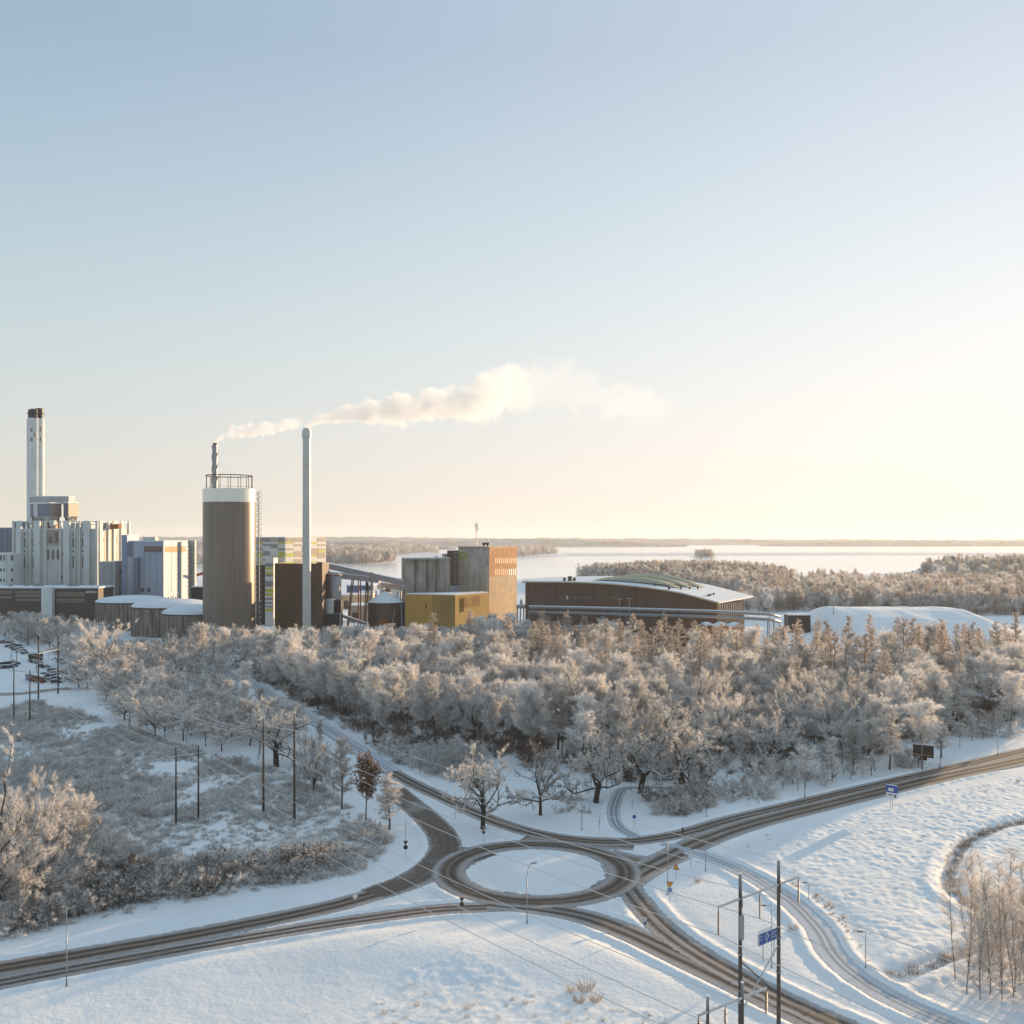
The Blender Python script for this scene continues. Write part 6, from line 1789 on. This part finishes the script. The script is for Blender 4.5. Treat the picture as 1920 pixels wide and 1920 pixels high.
post_sign(1189, 1555, 1528, 'round blue footpath sign at the end of the trodden side path', [('disc', 0.35, 0.38, S_BLUE)], ang=0.2)
post_sign(1124, 1557, 1530, 'thin dark marker post left of the trodden side path', [('bar', 1.1, 0.07, S_DARK)])
post_sign(1186, 1517, 1500, 'short marker post halfway up the trodden side path', [('bar', 0.5, 0.06, S_DARK)])
post_sign(1280, 1579, 1550, 'dark narrow sign seen edge-on on the splitter island right of the roundabout', [('bar', 0.7, 0.16, S_DARK)])
post_sign(1404, 1512, 1496, 'small grey marker by the far verge of the right-hand road', [('disc', 0.2, 0.2, S_LAMP)])
post_sign(744, 1435, 1400, 'leaning thin post on the snowy verge of the road to the plant', [('bar', 0.5, 0.05, S_DARK)]) if False else None
# blue direction sign
x, y = G(1440, 1803)
t = thing('direction_sign', 'large blue direction sign with a white junction diagram between the two braced poles', 'road sign', (x, y, 0))
A, B = PX(1422, y + 1.6), PX(1459, y - 1.4)
A, B = PX(1421.5, y - 0.9), PX(1459, y + 2.0)
L = math.hypot(B[0] - A[0], B[1] - A[1])
z0, z1 = ZZ(1770, y), ZZ(1749, y)
MB().wall(A, B, 0, L, z0, z1, -0.06, 0.0).build('sign_face', S_BLUE, t)
MB().wall(A, B, 0, L * 0.72, z1 + 0.02, z1 + 0.55, -0.06, -0.01).build('snow_crust', C_ROOF, t)
MB().wall(A, B, 0.03, 0.22, z0 + .05, z1 - .05, 0, 0.02).build('border', S_WHITE, t)
def stroke(u0, v0, u1, v1, w=0.07):
    d = (Vector(B) - Vector(A)).normalized(); n = Vector((d.y, -d.x)) * 0.04; a = Vector(A)
    p = a + d * (L * u0) + n; q = a + d * (L * u1) + n
    MB().tube((p.x, p.y, z0 + (z1 - z0) * v0), (q.x, q.y, z0 + (z1 - z0) * v1), w, w, 4).build('symbol', S_WHITE, t)
for s in [(0.40, 0.05, 0.44, 0.45), (0.44, 0.45, 0.52, 0.62), (0.52, 0.62, 0.42, 0.95), (0.42, 0.95, 0.32, 0.40)]: stroke(*s)
for k, (u0, u1, v) in enumerate([(0.06, 0.22, 0.78), (0.06, 0.2, 0.5), (0.62, 0.92, 0.35), (0.62, 0.88, 0.6), (0.70, 0.95, 0.8)]): stroke(u0, v, u1, v, 0.045)
for u in (0.25, 0.8):
    d = (Vector(B) - Vector(A)).normalized(); p = Vector(A) + d * L * u
    MB().tube((p.x, p.y + .1, -0.1), (p.x, p.y + .1, z1), 0.06, 0.06, 8).build('post', S_GALV, t)
# blue and white service sign by the right-hand road
x, y = G(1671, 1520)
t = thing('service_sign', 'blue-over-white information sign beside the right-hand road', 'road sign', (x, y, 0))
A, B = PX(1661.5, y + 1.0), PX(1683, y - 0.8)
L = math.hypot(B[0] - A[0], B[1] - A[1])
MB().wall(A, B, 0, L, ZZ(1486.5, y), ZZ(1473, y), -0.06, 0).build('sign_face', S_BLUE, t)
MB().wall(A, B, 0, L, ZZ(1496.5, y), ZZ(1486.6, y), -0.06, 0).build('lower_face', S_WHITE, t)
MB().wall(A, B, L * 0.2, L * 0.65, ZZ(1484, y), ZZ(1478, y), 0, 0.03).build('symbol', S_WHITE, t)
MB().wall(A, B, L * 0.72, L * 0.86, ZZ(1494.5, y), ZZ(1489.5, y), 0, 0.03).build('symbol', S_DARK, t)
MB().wall(A, B, L * 0.12, L * 0.6, ZZ(1492, y), ZZ(1490, y), 0, 0.03).build('symbol', C_PGREY, t)
MB().wall(A, B, 0, L, ZZ(1473, y) + .01, ZZ(1473, y) + 0.12, -0.08, 0.02).build('snow_cap', C_ROOF, t)
for u in (0.42, 0.58):
    p = Vector(A).lerp(Vector(B), u); MB().tube((p.x, p.y + .12, -0.1), (p.x, p.y + .12, ZZ(1474, y)), 0.05, 0.05, 8).build('post', S_GALV, t)
# billboards with their backs to us
x, y = G(1730, 1443)
t = thing('billboard', 'pair of dark billboards with their backs turned at the wood edge', 'billboard', (x, y, 0))
A, B = PX(1711.5, y + 1.2), PX(1750.5, y - 1.2); L = math.hypot(B[0] - A[0], B[1] - A[1])
for u0, u1 in ((0, 0.43), (0.47, 1.0)):
    MB().wall(A, B, L * u0, L * u1, ZZ(1420, y), ZZ(1397, y), -0.35, 0).build('panel', S_DARK, t)
MB().wall(A, B, L * 0.43, L * 0.47, ZZ(1426, y), ZZ(1393, y), -0.3, 0.05).build('post', C_PTAN, t)
MB().wall(A, B, 0.2, L - .4, ZZ(1415.6, y), ZZ(1414.8, y), 0, 0.25).build('catwalk', C_TANB, t)
MB().wall(A, B, L * 0.28, L * 0.68, ZZ(1425.5, y), ZZ(1420.3, y), -0.3, -0.02).build('lower_panel', S_DARK, t)
for u0, u1 in ((0, 0.43), (0.47, 1.0)): MB().wall(A, B, L * u0, L * u1, ZZ(1397, y) + .01, ZZ(1397, y) + 0.16, -0.35, 0).build('snow_cap', C_ROOF, t)
MB().tube((x, y + .4, -0.1), (x, y + .4, ZZ(1421, y)), 0.28, 0.28, 10).build('pillar', S_GALV, t)

# cars in the snowy car park
CARCOL = {'black': (0.02, 0.02, 0.022), 'dark grey': (0.07, 0.07, 0.075), 'silver': (0.35, 0.36, 0.37), 'white': (0.6, 0.6, 0.6), 'red': (0.22, 0.02, 0.02), 'dark blue': (0.02, 0.035, 0.09)}
CARM = {k: m_plain(k.replace(' ', '_') + '_car_paint', v, 0.3, 0.2, 0.03, 2.0, snow=False, spec=0.6) for k, v in CARCOL.items()}
def car_parts(paint):
    out = []
    body = MB()
    prof = [(-2.2, 0.35), (2.15, 0.35), (2.2, 0.75), (1.3, 0.92), (0.6, 1.42), (-1.2, 1.45), (-1.95, 1.0), (-2.2, 0.9)]
    n = len(prof)
    body.add([(x, -0.88, z) for x, z in prof] + [(x, 0.88, z) for x, z in prof], [tuple(range(n - 1, -1, -1)), tuple(range(n, 2 * n))] + [(i, (i + 1) % n, n + (i + 1) % n, n + i) for i in range(n)])
    out.append(('body', body, paint))
    gl = MB()
    for s in (-1, 1): gl.add([(1.1, s * 0.89, 0.95), (0.5, s * 0.89, 1.35), (-1.15, s * 0.89, 1.38), (-1.75, s * 0.89, 1.0)], [(0, 1, 2, 3) if s < 0 else (3, 2, 1, 0)])
    gl.add([(1.32, -0.78, 0.94), (1.32, 0.78, 0.94), (0.63, 0.7, 1.41), (0.63, -0.7, 1.41)], [(0, 1, 2, 3)])
    out.append(('window', gl, C_GLASS))
    sn = MB(); sn.box(-0.3, 0, 1.46, 1.62, 1.7, 1.6); sn.box(1.72, 0, 0.87, 0.98, 0.8, 1.6)
    out.append(('snow_cover', sn, C_ROOF))
    for sx in (-1.35, 1.35):
        for sy in (-0.8, 0.8):
            w = MB(); w.tube((sx, sy - 0.1, 0.32), (sx, sy + 0.1, 0.32), 0.32, 0.32, 12); out.append(('wheel', w, C_BLACK))
    return out
PROTO = {}
def car(px, py, colour, label, ang):
    x, y = G(px, py, 0)
    t = thing('parked_car', label, 'car', (0, 0, 0), 'cars in the snowy car park')
    if colour not in PROTO: PROTO[colour] = [(nm, mb.build(nm, mt, t)) for nm, mb, mt in car_parts(CARM[colour])]
    else:
        for nm, ob in PROTO[colour]:
            c = ob.copy(); COL.objects.link(c); c.parent = t
    t.location = (x, y, -0.12); t.rotation_euler = (0, 0, ang)
cols = ['black', 'dark grey', 'silver', 'white', 'dark blue', 'black', 'dark grey']
row1 = [(-1, 1206), (6, 1204), (13, 1206), (20, 1205), (17, 1213), (24, 1211), (26, 1216), (34, 1212), (31, 1219), (38, 1217), (36, 1223), (43, 1222), (48, 1226)]
ordw = ['first', 'second', 'third', 'fourth', 'fifth', 'sixth', 'seventh', 'eighth', 'ninth', 'tenth', 'eleventh', 'twelfth', 'thirteenth']
for i, (px, py) in enumerate(row1):
    c = 'red' if i == 2 else cols[i % 7]
    car(px, py, c, f'snow-topped {c} car, {ordw[i]} from left in the far row along the trees', 0.35 + 0.9 * (i % 2))
row2 = [(1, 1247), (8, 1246), (16, 1245), (23, 1243), (30, 1246), (3, 1253), (10, 1252), (18, 1252), (25, 1250)]
for i, (px, py) in enumerate(row2):
    c = cols[(i * 3 + 1) % 7]
    car(px, py, c, f'snow-topped {c} car, {ordw[i if i < 5 else i - 5]} from left in the {"back" if i < 5 else "front"} line of the middle car row', 1.3)
row3 = [(66, 1242), (72, 1243), (80, 1250), (86, 1252), (98, 1258), (98, 1264), (106, 1263), (114, 1263), (91, 1268), (98, 1270), (98, 1275), (106, 1274), (91, 1277), (106, 1280), (84, 1266)]
pl3 = ['left of the pair by the pylon pole', 'right of the pair by the pylon pole', 'far end of the near block', 'second at the far end of the near block', 'upper left of the near block', 'left side of the near block', 'centre top of the near block', 'upper right of the near block', 'behind the brown container', 'middle of the near block', 'lower middle of the near block', 'right side of the near block', 'lower left of the near block', 'lowest right of the near block', 'nearest the brown container']
for i, (px, py) in enumerate(row3):
    c = cols[(i * 2) % 7]
    car(px, py, c, f'snow-topped {c} car, {pl3[i]}', 0.2 + 0.1 * (i % 3))
# van, container, low building on the car park
A, B = PX(53, 489), PX(68, 489)
t = root('shed', 'dark flat shed with a snowy roof at the edge of the car park', 'building', A)
block(t, quad4(A, B, 7), -0.12, ZZ(1226, 489), C_BLACK, snow_t=0.7)
MB().wall(A, B, 0.3, 2.2, 0, 1.8, 0, 0.08).build('door', C_DARK, t)
A, B, Cc = PX(55, 421), PX(80, 414), PX(85, 418)
t = root('container', 'rust-brown container with a dark end beside the near block of cars', 'container', A)
MB().prism([A, B, Cc, (A[0] + Cc[0] - B[0], A[1] + Cc[1] - B[1])], -0.1, ZZ(1267, 418)).build('wall', m_plain('container_rust', (0.15, 0.06, 0.035), 0.6, 0.1, 0.15, 0.5), t)
D_ = PX(47.5, 425)
MB().prism([D_, A, (A[0] + .8, A[1] + 2.5), (D_[0] + .8, D_[1] + 2.5)], -0.1, ZZ(1266, 421)).build('end_section', C_BLUED, t)
MB().prism([(D_[0] - .1, D_[1] - .1), (B[0], B[1] - .1), Cc, (D_[0] + .8, D_[1] + 3)], ZZ(1266, 420) + .02, ZZ(1264.5, 420) + .1).build('roof', C_ROOF, t)
for k in range(6): MB().wall(A, B, 0.6 + k * 0.9, 0.75 + k * 0.9, -0.05, ZZ(1268, 418), 0, 0.08).build('rib', C_RUST, t)
for px, base, top, lb in [(21, 1242, 1211, 'thin dark lamp post, left one in the car park'), (31, 1243, 1220, 'thin dark lamp post, right one in the car park'), (68, 1265, 1236, 'thin dark lamp post by the tall pylon in the car park')]:
    x, y = G(px, base); t = thing('light_mast', lb, 'street lamp', (x, y, 0)); h = (base - top) / F * y
    MB().tube((x, y, -.1), (x, y, h), 0.16, 0.12, 8).build('post', W_POLE_D, t); MB().box(x + .5, y, h - .1, h + .05, 1.2, .4).build('lamp_head', S_LAMP, t)
# sunlit sanded service road below the car park
strip('road', gpts([(-60, 1302), (20, 1301), (60, 1298), (88, 1294), (130, 1290)]), 3.5, m_road('sanded_service_road', (0.5,), 3.5, base=(0.30, 0.22, 0.17), pale=(0.62, 0.52, 0.46), palemix=0.8), z=0.02, terrain=False)

# ---- dead grass, reeds in the ditch, tufts through the snow
def blades(name, n, h, w, mat, spread, lean, seed):
    r = np.random.default_rng(seed); V = []; Fs = []
    for i in range(n):
        a = r.random() * 6.283; s = spread * r.random() ** 0.7
        x, y = s * math.cos(a), s * math.sin(a); hh = h * (0.5 + 0.7 * r.random()); b = r.random() * 6.283
        dx, dy = lean * hh * math.cos(a + r.normal(0, .6)), lean * hh * math.sin(a + r.normal(0, .6))
        V += [(x - w * math.cos(b), y - w * math.sin(b), -0.05), (x + w * math.cos(b), y + w * math.sin(b), -0.05), (x + dx, y + dy, hh)]
        Fs.append((3 * i, 3 * i + 1, 3 * i + 2))
    me = bpy.data.meshes.new(name); me.from_pydata(V, [], Fs); me.materials.append(mat); return me
M['straw'] = m_twig('frosted_straw', (0.52, 0.42, 0.32), 0.3)
M['reed'] = m_twig('brown_reed', (0.17, 0.115, 0.08), 0.2)
TUFT = [blades('tuft', 60, 0.7, 0.02, M['straw'], 0.35, 0.6, s) for s in (1, 2, 3)]
FTUFT = [blades('tuft', 50, 0.45, 0.02, M['frost'], 0.4, 0.8, s) for s in (4, 5, 6)]
REED = [blades('reed', 70, 1.3, 0.025, M['reed'], 0.6, 0.35, s) for s in (7, 8)] + [blades('reed', 50, 1.1, 0.025, M['straw'], 0.6, 0.4, 9)]
pts = []
for D in DITCHES:
    C = spline(D, 0.5)
    for p in C:
        for _ in range(2): pts.append((p[0] + rng.normal(0, 0.5), p[1] + rng.normal(0, 0.55), -0.7))
scatter('reeds', pts, 0.6 + 0.5 * rng.random(len(pts)), REED, 12, 'brown reeds and brushwood standing in the two ditches')
x, y = fill([(640, 1920), (770, 1850), (870, 1805), (960, 1840), (1060, 1880), (1340, 1910), (1300, 1985), (600, 1985)], 900, 14, 1.5)
scatter('dead_grass', np.stack([x, y, 0 * x + 0.12], 1), 0.3 + 0.7 * rng.random(len(x)) ** 2, TUFT[:1] + FTUFT, 15, 'frosted grass tufts poking through the snow in the foreground')
x, y = fill([(1340, 1590), (1560, 1535), (1990, 1445), (2050, 1700), (1800, 1690), (1700, 1820), (1590, 1760), (1510, 1680)], 2600, 16, 3.0)
scatter('dead_grass', np.stack([x, y, 0 * x + 0.10], 1), 0.25 + 0.6 * rng.random(len(x)) ** 2, FTUFT + TUFT[:1], 17, 'frosted grass tufts on the rough snowfield at the right')
x, y = fill([(1470, 1650), (1530, 1640), (1640, 1800), (1740, 1870), (1700, 1890), (1600, 1830), (1540, 1740)], 260, 18, 0.6)
scatter('dead_grass', np.stack([x, y, 0 * x + 0.12], 1), 0.25 + 0.6 * rng.random(len(x)) ** 2, TUFT + FTUFT[:1], 19, 'straw tufts on the verge of the curving footpath')
for i, (px, py, s) in enumerate([(1098, 1858, 1.5), (1070, 1862, 0.9), (1086, 1880, 1.1), (1117, 1878, 1.1), (1309, 1655, 0.9), (1488, 1745, 1.0)]):
    x, y = G(px, py)
    me = TUFT[i % 3]
    o = bpy.data.objects.new('grass_tuft', me); COL.objects.link(o); o.location = (x, y, 0.15); o.scale = (s * 1.7, s * 1.7, s * 1.5)
    tag(o, ['largest straw-coloured grass tuft on the snow slope below the roundabout', 'faint grass tuft left of the largest one on the snow slope', 'round grass tuft below the largest one on the snow slope', 'wide grass tuft lower right of the largest one on the snow slope', 'grass tuft on the snow near the footpath ridge', 'grass tuft right of the blue direction sign'][i], 'grass tuft')

# ------------------------------------------------------------------ far woods
FAR = [joined('ash', 0), joined('ash', 2), joined('larch', 2), joined('birch', 1), joined('larch', 0)]
def wooded(poly_pd, bumps, n, hmean, seed, label, srcs, name='woods'):
    """poly_pd: (px, distance) corners of a wooded piece of shore; bumps: (px, d, sx, sy, height)"""
    P = [PX(px, d) for px, d in poly_pd]
    xs = np.array([p[0] for p in P]); ys = np.array([p[1] for p in P])
    r = np.random.default_rng(seed)
    def hz(x, y):
        z = 0 * x
        for px, d, sx, sy, h in bumps:
            c = PX(px, d); z = np.maximum(z, h * np.exp(-((x - c[0]) / sx) ** 2 - ((y - c[1]) / sy) ** 2))
        return z
    if bumps:
        nx, ny = 60, 40; mx, my = (xs.max() - xs.min()) * 0.25, (ys.max() - ys.min()) * 0.25
        X, Y = np.meshgrid(np.linspace(xs.min() - mx, xs.max() + mx, nx), np.linspace(ys.min() - my, ys.max() + my, ny))
        Z = hz(X, Y); Z = np.where(Z < 0.6, -0.9, Z)
        vs = np.stack([X, Y, Z], -1).reshape(-1, 3)
        fs = [(j * nx + i, j * nx + i + 1, (j + 1) * nx + i + 1, (j + 1) * nx + i) for j in range(ny - 1) for i in range(nx - 1)]
        MB().add([tuple(v) for v in vs], fs).build('hill', M['snow_smooth'], None, smooth=True, kind='structure')
    x = r.uniform(xs.min(), xs.max(), n); y = r.uniform(ys.min(), ys.max(), n)
    ok = inpoly(x, y, P); x, y = x[ok], y[ok]
    z = hz(x, y) - 2.6
    scatter(name, np.stack([x, y, z], 1), hmean / 13.0 * (0.75 + 0.5 * r.random(len(x))), srcs, seed + 1, label)
wooded([(1075, 1490), (1180, 1560), (1300, 1560), (1420, 1420), (1490, 1300), (1480, 1020), (1420, 960), (1330, 1020), (1200, 1200)], [(1290, 1380, 150, 150, 11), (1400, 1180, 110, 110, 4)], 3600, 13, 31, 'frosted shore wood behind the brown hall', FAR)
wooded([(1380, 840), (1440, 800), (1500, 850), (1600, 790), (1720, 830), (1850, 780), (2050, 800), (2300, 1000), (2300, 1250), (1900, 1230), (1700, 1230), (1500, 1060), (1440, 980)], [], 6200, 13, 33, 'broad frosted wood behind the long snow heap', FAR)
wooded([(1720, 1430), (1800, 1560), (2000, 1640), (2400, 1600), (2400, 1250), (1900, 1240), (1760, 1280)], [(1850, 1480, 170, 130, 16), (2050, 1480, 200, 150, 17)], 3800, 14, 35, 'sunlit wooded rise at the right edge beside the lake', FAR)
wooded([(1500, 1180), (1610, 1200), (1600, 1340), (1520, 1330)], [], 200, 14, 45, 'round-crowned trees on the near shore left of the wooded rise', FAR[:3])
wooded([(540, 2350), (620, 2420), (700, 2500), (742, 2620), (720, 3050), (560, 3200), (480, 2600)], [(590, 2800, 150, 220, 18), (680, 2740, 80, 130, 10)], 2600, 19, 37, 'wooded point across the ice right of the panelled boiler block', FAR)
wooded([(740, 4000), (822, 4300), (815, 5000), (700, 5200), (640, 4600)], [(740, 4600, 160, 260, 14)], 1100, 20, 39, 'low far wooded shore with a pale house across the ice', FAR)
wooded([(960, 3500), (1048, 3950), (1030, 4400), (940, 4500), (880, 4000)], [(985, 4050, 110, 220, 6)], 900, 21, 41, 'wooded spit across the ice just right of the concrete tower', FAR)
wooded([(1305, 3340), (1335, 3340), (1338, 3470), (1303, 3470)], [(1320, 3400, 32, 50, 5)], 160, 15, 43, 'small lone wooded island out on the lake ice', FAR, 'island_trees')
wooded([(-100, 1800), (240, 1750), (390, 2300), (380, 3200), (200, 3600), (-100, 3000)], [(150, 2800, 300, 500, 22)], 2200, 18, 47, 'wooded far shore behind the power plant', FAR)

# ------------------------------------------------------------------ steam, clouds, haze
def plume(name, label, mouth, length, axis, radius, dens, seed, hull_pts, step=0.35, depth=0.15, nscale=0.13, tint=(1, 1, 1)):
    """steam drifting to the right: axis, radius and dens are (x, value) curves in metres from the mouth"""
    axs = np.array(axis); rds = np.array(radius)
    pts, rr = [], []
    for x in np.linspace(0, length, hull_pts):
        pts.append(Vector((x, depth * x, np.interp(x, axs[:, 0], axs[:, 1])))); rr.append(np.interp(x, rds[:, 0], rds[:, 1]) * 1.45 + 0.3)
    mb = MB().path(pts, rr, 12)
    k = NT(name)
    p = k.xyz(k.obj())
    xn = k.math('DIVIDE', p[0], length, clamp=True)
    def curve(c, vmax):
        nd = k.n('ShaderNodeFloatCurve'); cm = nd.mapping.curves[0]
        P = [(a / length, b / vmax) for a, b in c]
        while len(cm.points) < len(P): cm.points.new(0.5, 0.5)
        for q, (a, b) in zip(cm.points, P): q.location = (min(1, a), min(1, max(0, b))); q.handle_type = 'AUTO_CLAMPED'
        nd.mapping.update(); k.t.links.new(xn, nd.inputs['Value'])
        return k.math('MULTIPLY', nd.outputs[0], vmax)
    amax, rmax, dmax = max(a for _, a in axis) * 1.05 + 0.1, max(a for _, a in radius) * 1.05, max(a for _, a in dens) * 1.05
    cz, cr, cd = curve(axis, amax), curve(radius, rmax), curve(dens, dmax)
    dz = k.math('SUBTRACT', p[2], cz); dy = k.math('SUBTRACT', p[1], k.math('MULTIPLY', p[0], depth))
    dist = k.math('DIVIDE', k.math('SQRT', k.math('ADD', k.math('MULTIPLY', dz, dz), k.math('MULTIPLY', dy, dy))), cr)
    n1 = k.noise(nscale, 5.0, 0.58, k.obj()); n2 = k.noise(nscale * 0.35, 2.0, 0.5, k.obj())
    nn = k.math('MULTIPLY', k.math('ADD', k.math('MULTIPLY', k.math('SUBTRACT', n1, 0.5), 2.4), k.math('MULTIPLY', k.math('SUBTRACT', n2, 0.5), 1.4)), k.step(p[0], 0.0, length * 0.12, 0.25, 1.0))
    f = k.step(k.math('ADD', k.math('SUBTRACT', 0.85, dist), nn), 0.0, 0.45)
    edge = k.step(dist, 1.15, 1.42, 1.0, 0.0)
    den = k.math('MULTIPLY', k.math('MULTIPLY', f, edge), cd)
    pv = k.n('ShaderNodeVolumePrincipled')
    pv.inputs['Color'].default_value = (*tint, 1); pv.inputs['Anisotropy'].default_value = 0.35
    k.t.links.new(den, pv.inputs['Density'])
    k.t.links.new(pv.outputs[0], k.out.inputs['Volume'])
    k.m.cycles.volume_step_rate = step
    o = mb.build('steam_plume', k.m)
    o.location = mouth
    o['kind'] = 'stuff'; o['label'] = label
    return o
plume('steam_big', 'long sunlit steam plume drifting right from the slender chimney', (MOUTH2[0] - 1, MOUTH2[1], MOUTH2[2] + 0.5), 205,
      [(0, 0), (8, 4.5), (22, 8), (40, 8.5), (55, 9.5), (75, 13), (95, 18), (115, 23), (130, 24), (150, 21), (175, 16), (205, 15)],
      [(0, 2.2), (8, 4.4), (30, 7.4), (60, 9.5), (90, 12.5), (115, 15.5), (140, 17), (170, 15), (205, 12)],
      [(0, 0.40), (20, 0.24), (60, 0.17), (90, 0.115), (108, 0.06), (122, 0.016), (145, 0.008), (180, 0.009), (205, 0.0)], 1, 60, nscale=0.10)
plume('steam_small', 'short steam plume drifting right from the strake-wound chimney', (MOUTH1[0], MOUTH1[1], MOUTH1[2] + 0.3), 58,
      [(0, 0), (5, 4), (14, 8.6), (32, 9.2), (46, 12.5), (58, 14)], [(0, 1.5), (6, 3.2), (18, 5.2), (36, 5.2), (58, 4.2)], [(0, 0.45), (14, 0.30), (32, 0.22), (48, 0.12), (58, 0.0)], 2, 26, nscale=0.2)
def wisp(label, px, py, d, wpx, hpx, dens, seed):
    x, y = PX(px, d); z = ZZ(py, d); sx, sz = wpx / F * d / 2, hpx / F * d / 2
    k = NT('cloud_wisp')
    p = k.obj()
    q = k.scaled(p, (1 / sx, 1 / (sx * 0.6), 1 / sz))
    ln = k.n('ShaderNodeVectorMath', operation='LENGTH'); k.t.links.new(q, ln.inputs[0])
    n = k.noise(1.0, 4.0, 0.6, k.scaled(p, (2.6 / sx, 2.6 / sx, 1.1 / sz)))
    den = k.step(k.math('ADD', k.math('SUBTRACT', 0.62, ln.outputs['Value']), k.math('MULTIPLY', k.math('SUBTRACT', n, 0.5), 2.2)), 0.0, 0.6, 0.0, dens)
    pv = k.n('ShaderNodeVolumePrincipled'); pv.inputs['Anisotropy'].default_value = 0.2; pv.inputs['Color'].default_value = (0.93, 0.9, 0.88, 1)
    k.t.links.new(den, pv.inputs['Density']); k.t.links.new(pv.outputs[0], k.out.inputs['Volume'])
    vs = []; fs = []
    m = 16; rows = 8
    for j in range(rows + 1):
        a = math.pi * j / rows - math.pi / 2
        for i in range(m): b = 2 * math.pi * i / m; vs.append((1.05 * sx * math.cos(a) * math.cos(b), 0.63 * sx * math.cos(a) * math.sin(b), 1.05 * sz * math.sin(a)))
    for j in range(rows):
        for i in range(m): fs.append((j * m + i, j * m + (i + 1) % m, (j + 1) * m + (i + 1) % m, (j + 1) * m + i))
    o = MB().add(vs, fs).build('clouds', k.m); o.location = (x, y, z); o['kind'] = 'stuff'; o['label'] = label
wisp('small tan cloud wisp low over the lake at the right', 1352, 877, 7000, 110, 26, 0.0030, 1)
wisp('thin cloud streak right of the small tan wisp', 1508, 902, 7000, 120, 20, 0.0028, 2)
wisp('faint pale cloud streak left of the small tan wisp', 1285, 878, 7000, 100, 22, 0.0010, 3)

hzm = NT('pale_haze')
pv = hzm.n('ShaderNodeVolumePrincipled')
pv.inputs['Color'].default_value = (0.95, 0.95, 0.96, 1)
pv.inputs['Density'].default_value = 0.00005
pv.inputs['Anisotropy'].default_value = 0.3
hzm.t.links.new(pv.outputs[0], hzm.out.inputs['Volume'])
o = MB().prism([(-13000, -600), (13000, -600), (13000, 14500), (-13000, 14500)], -2.0, 185.0).build('haze', hzm.m)
o['kind'] = 'stuff'
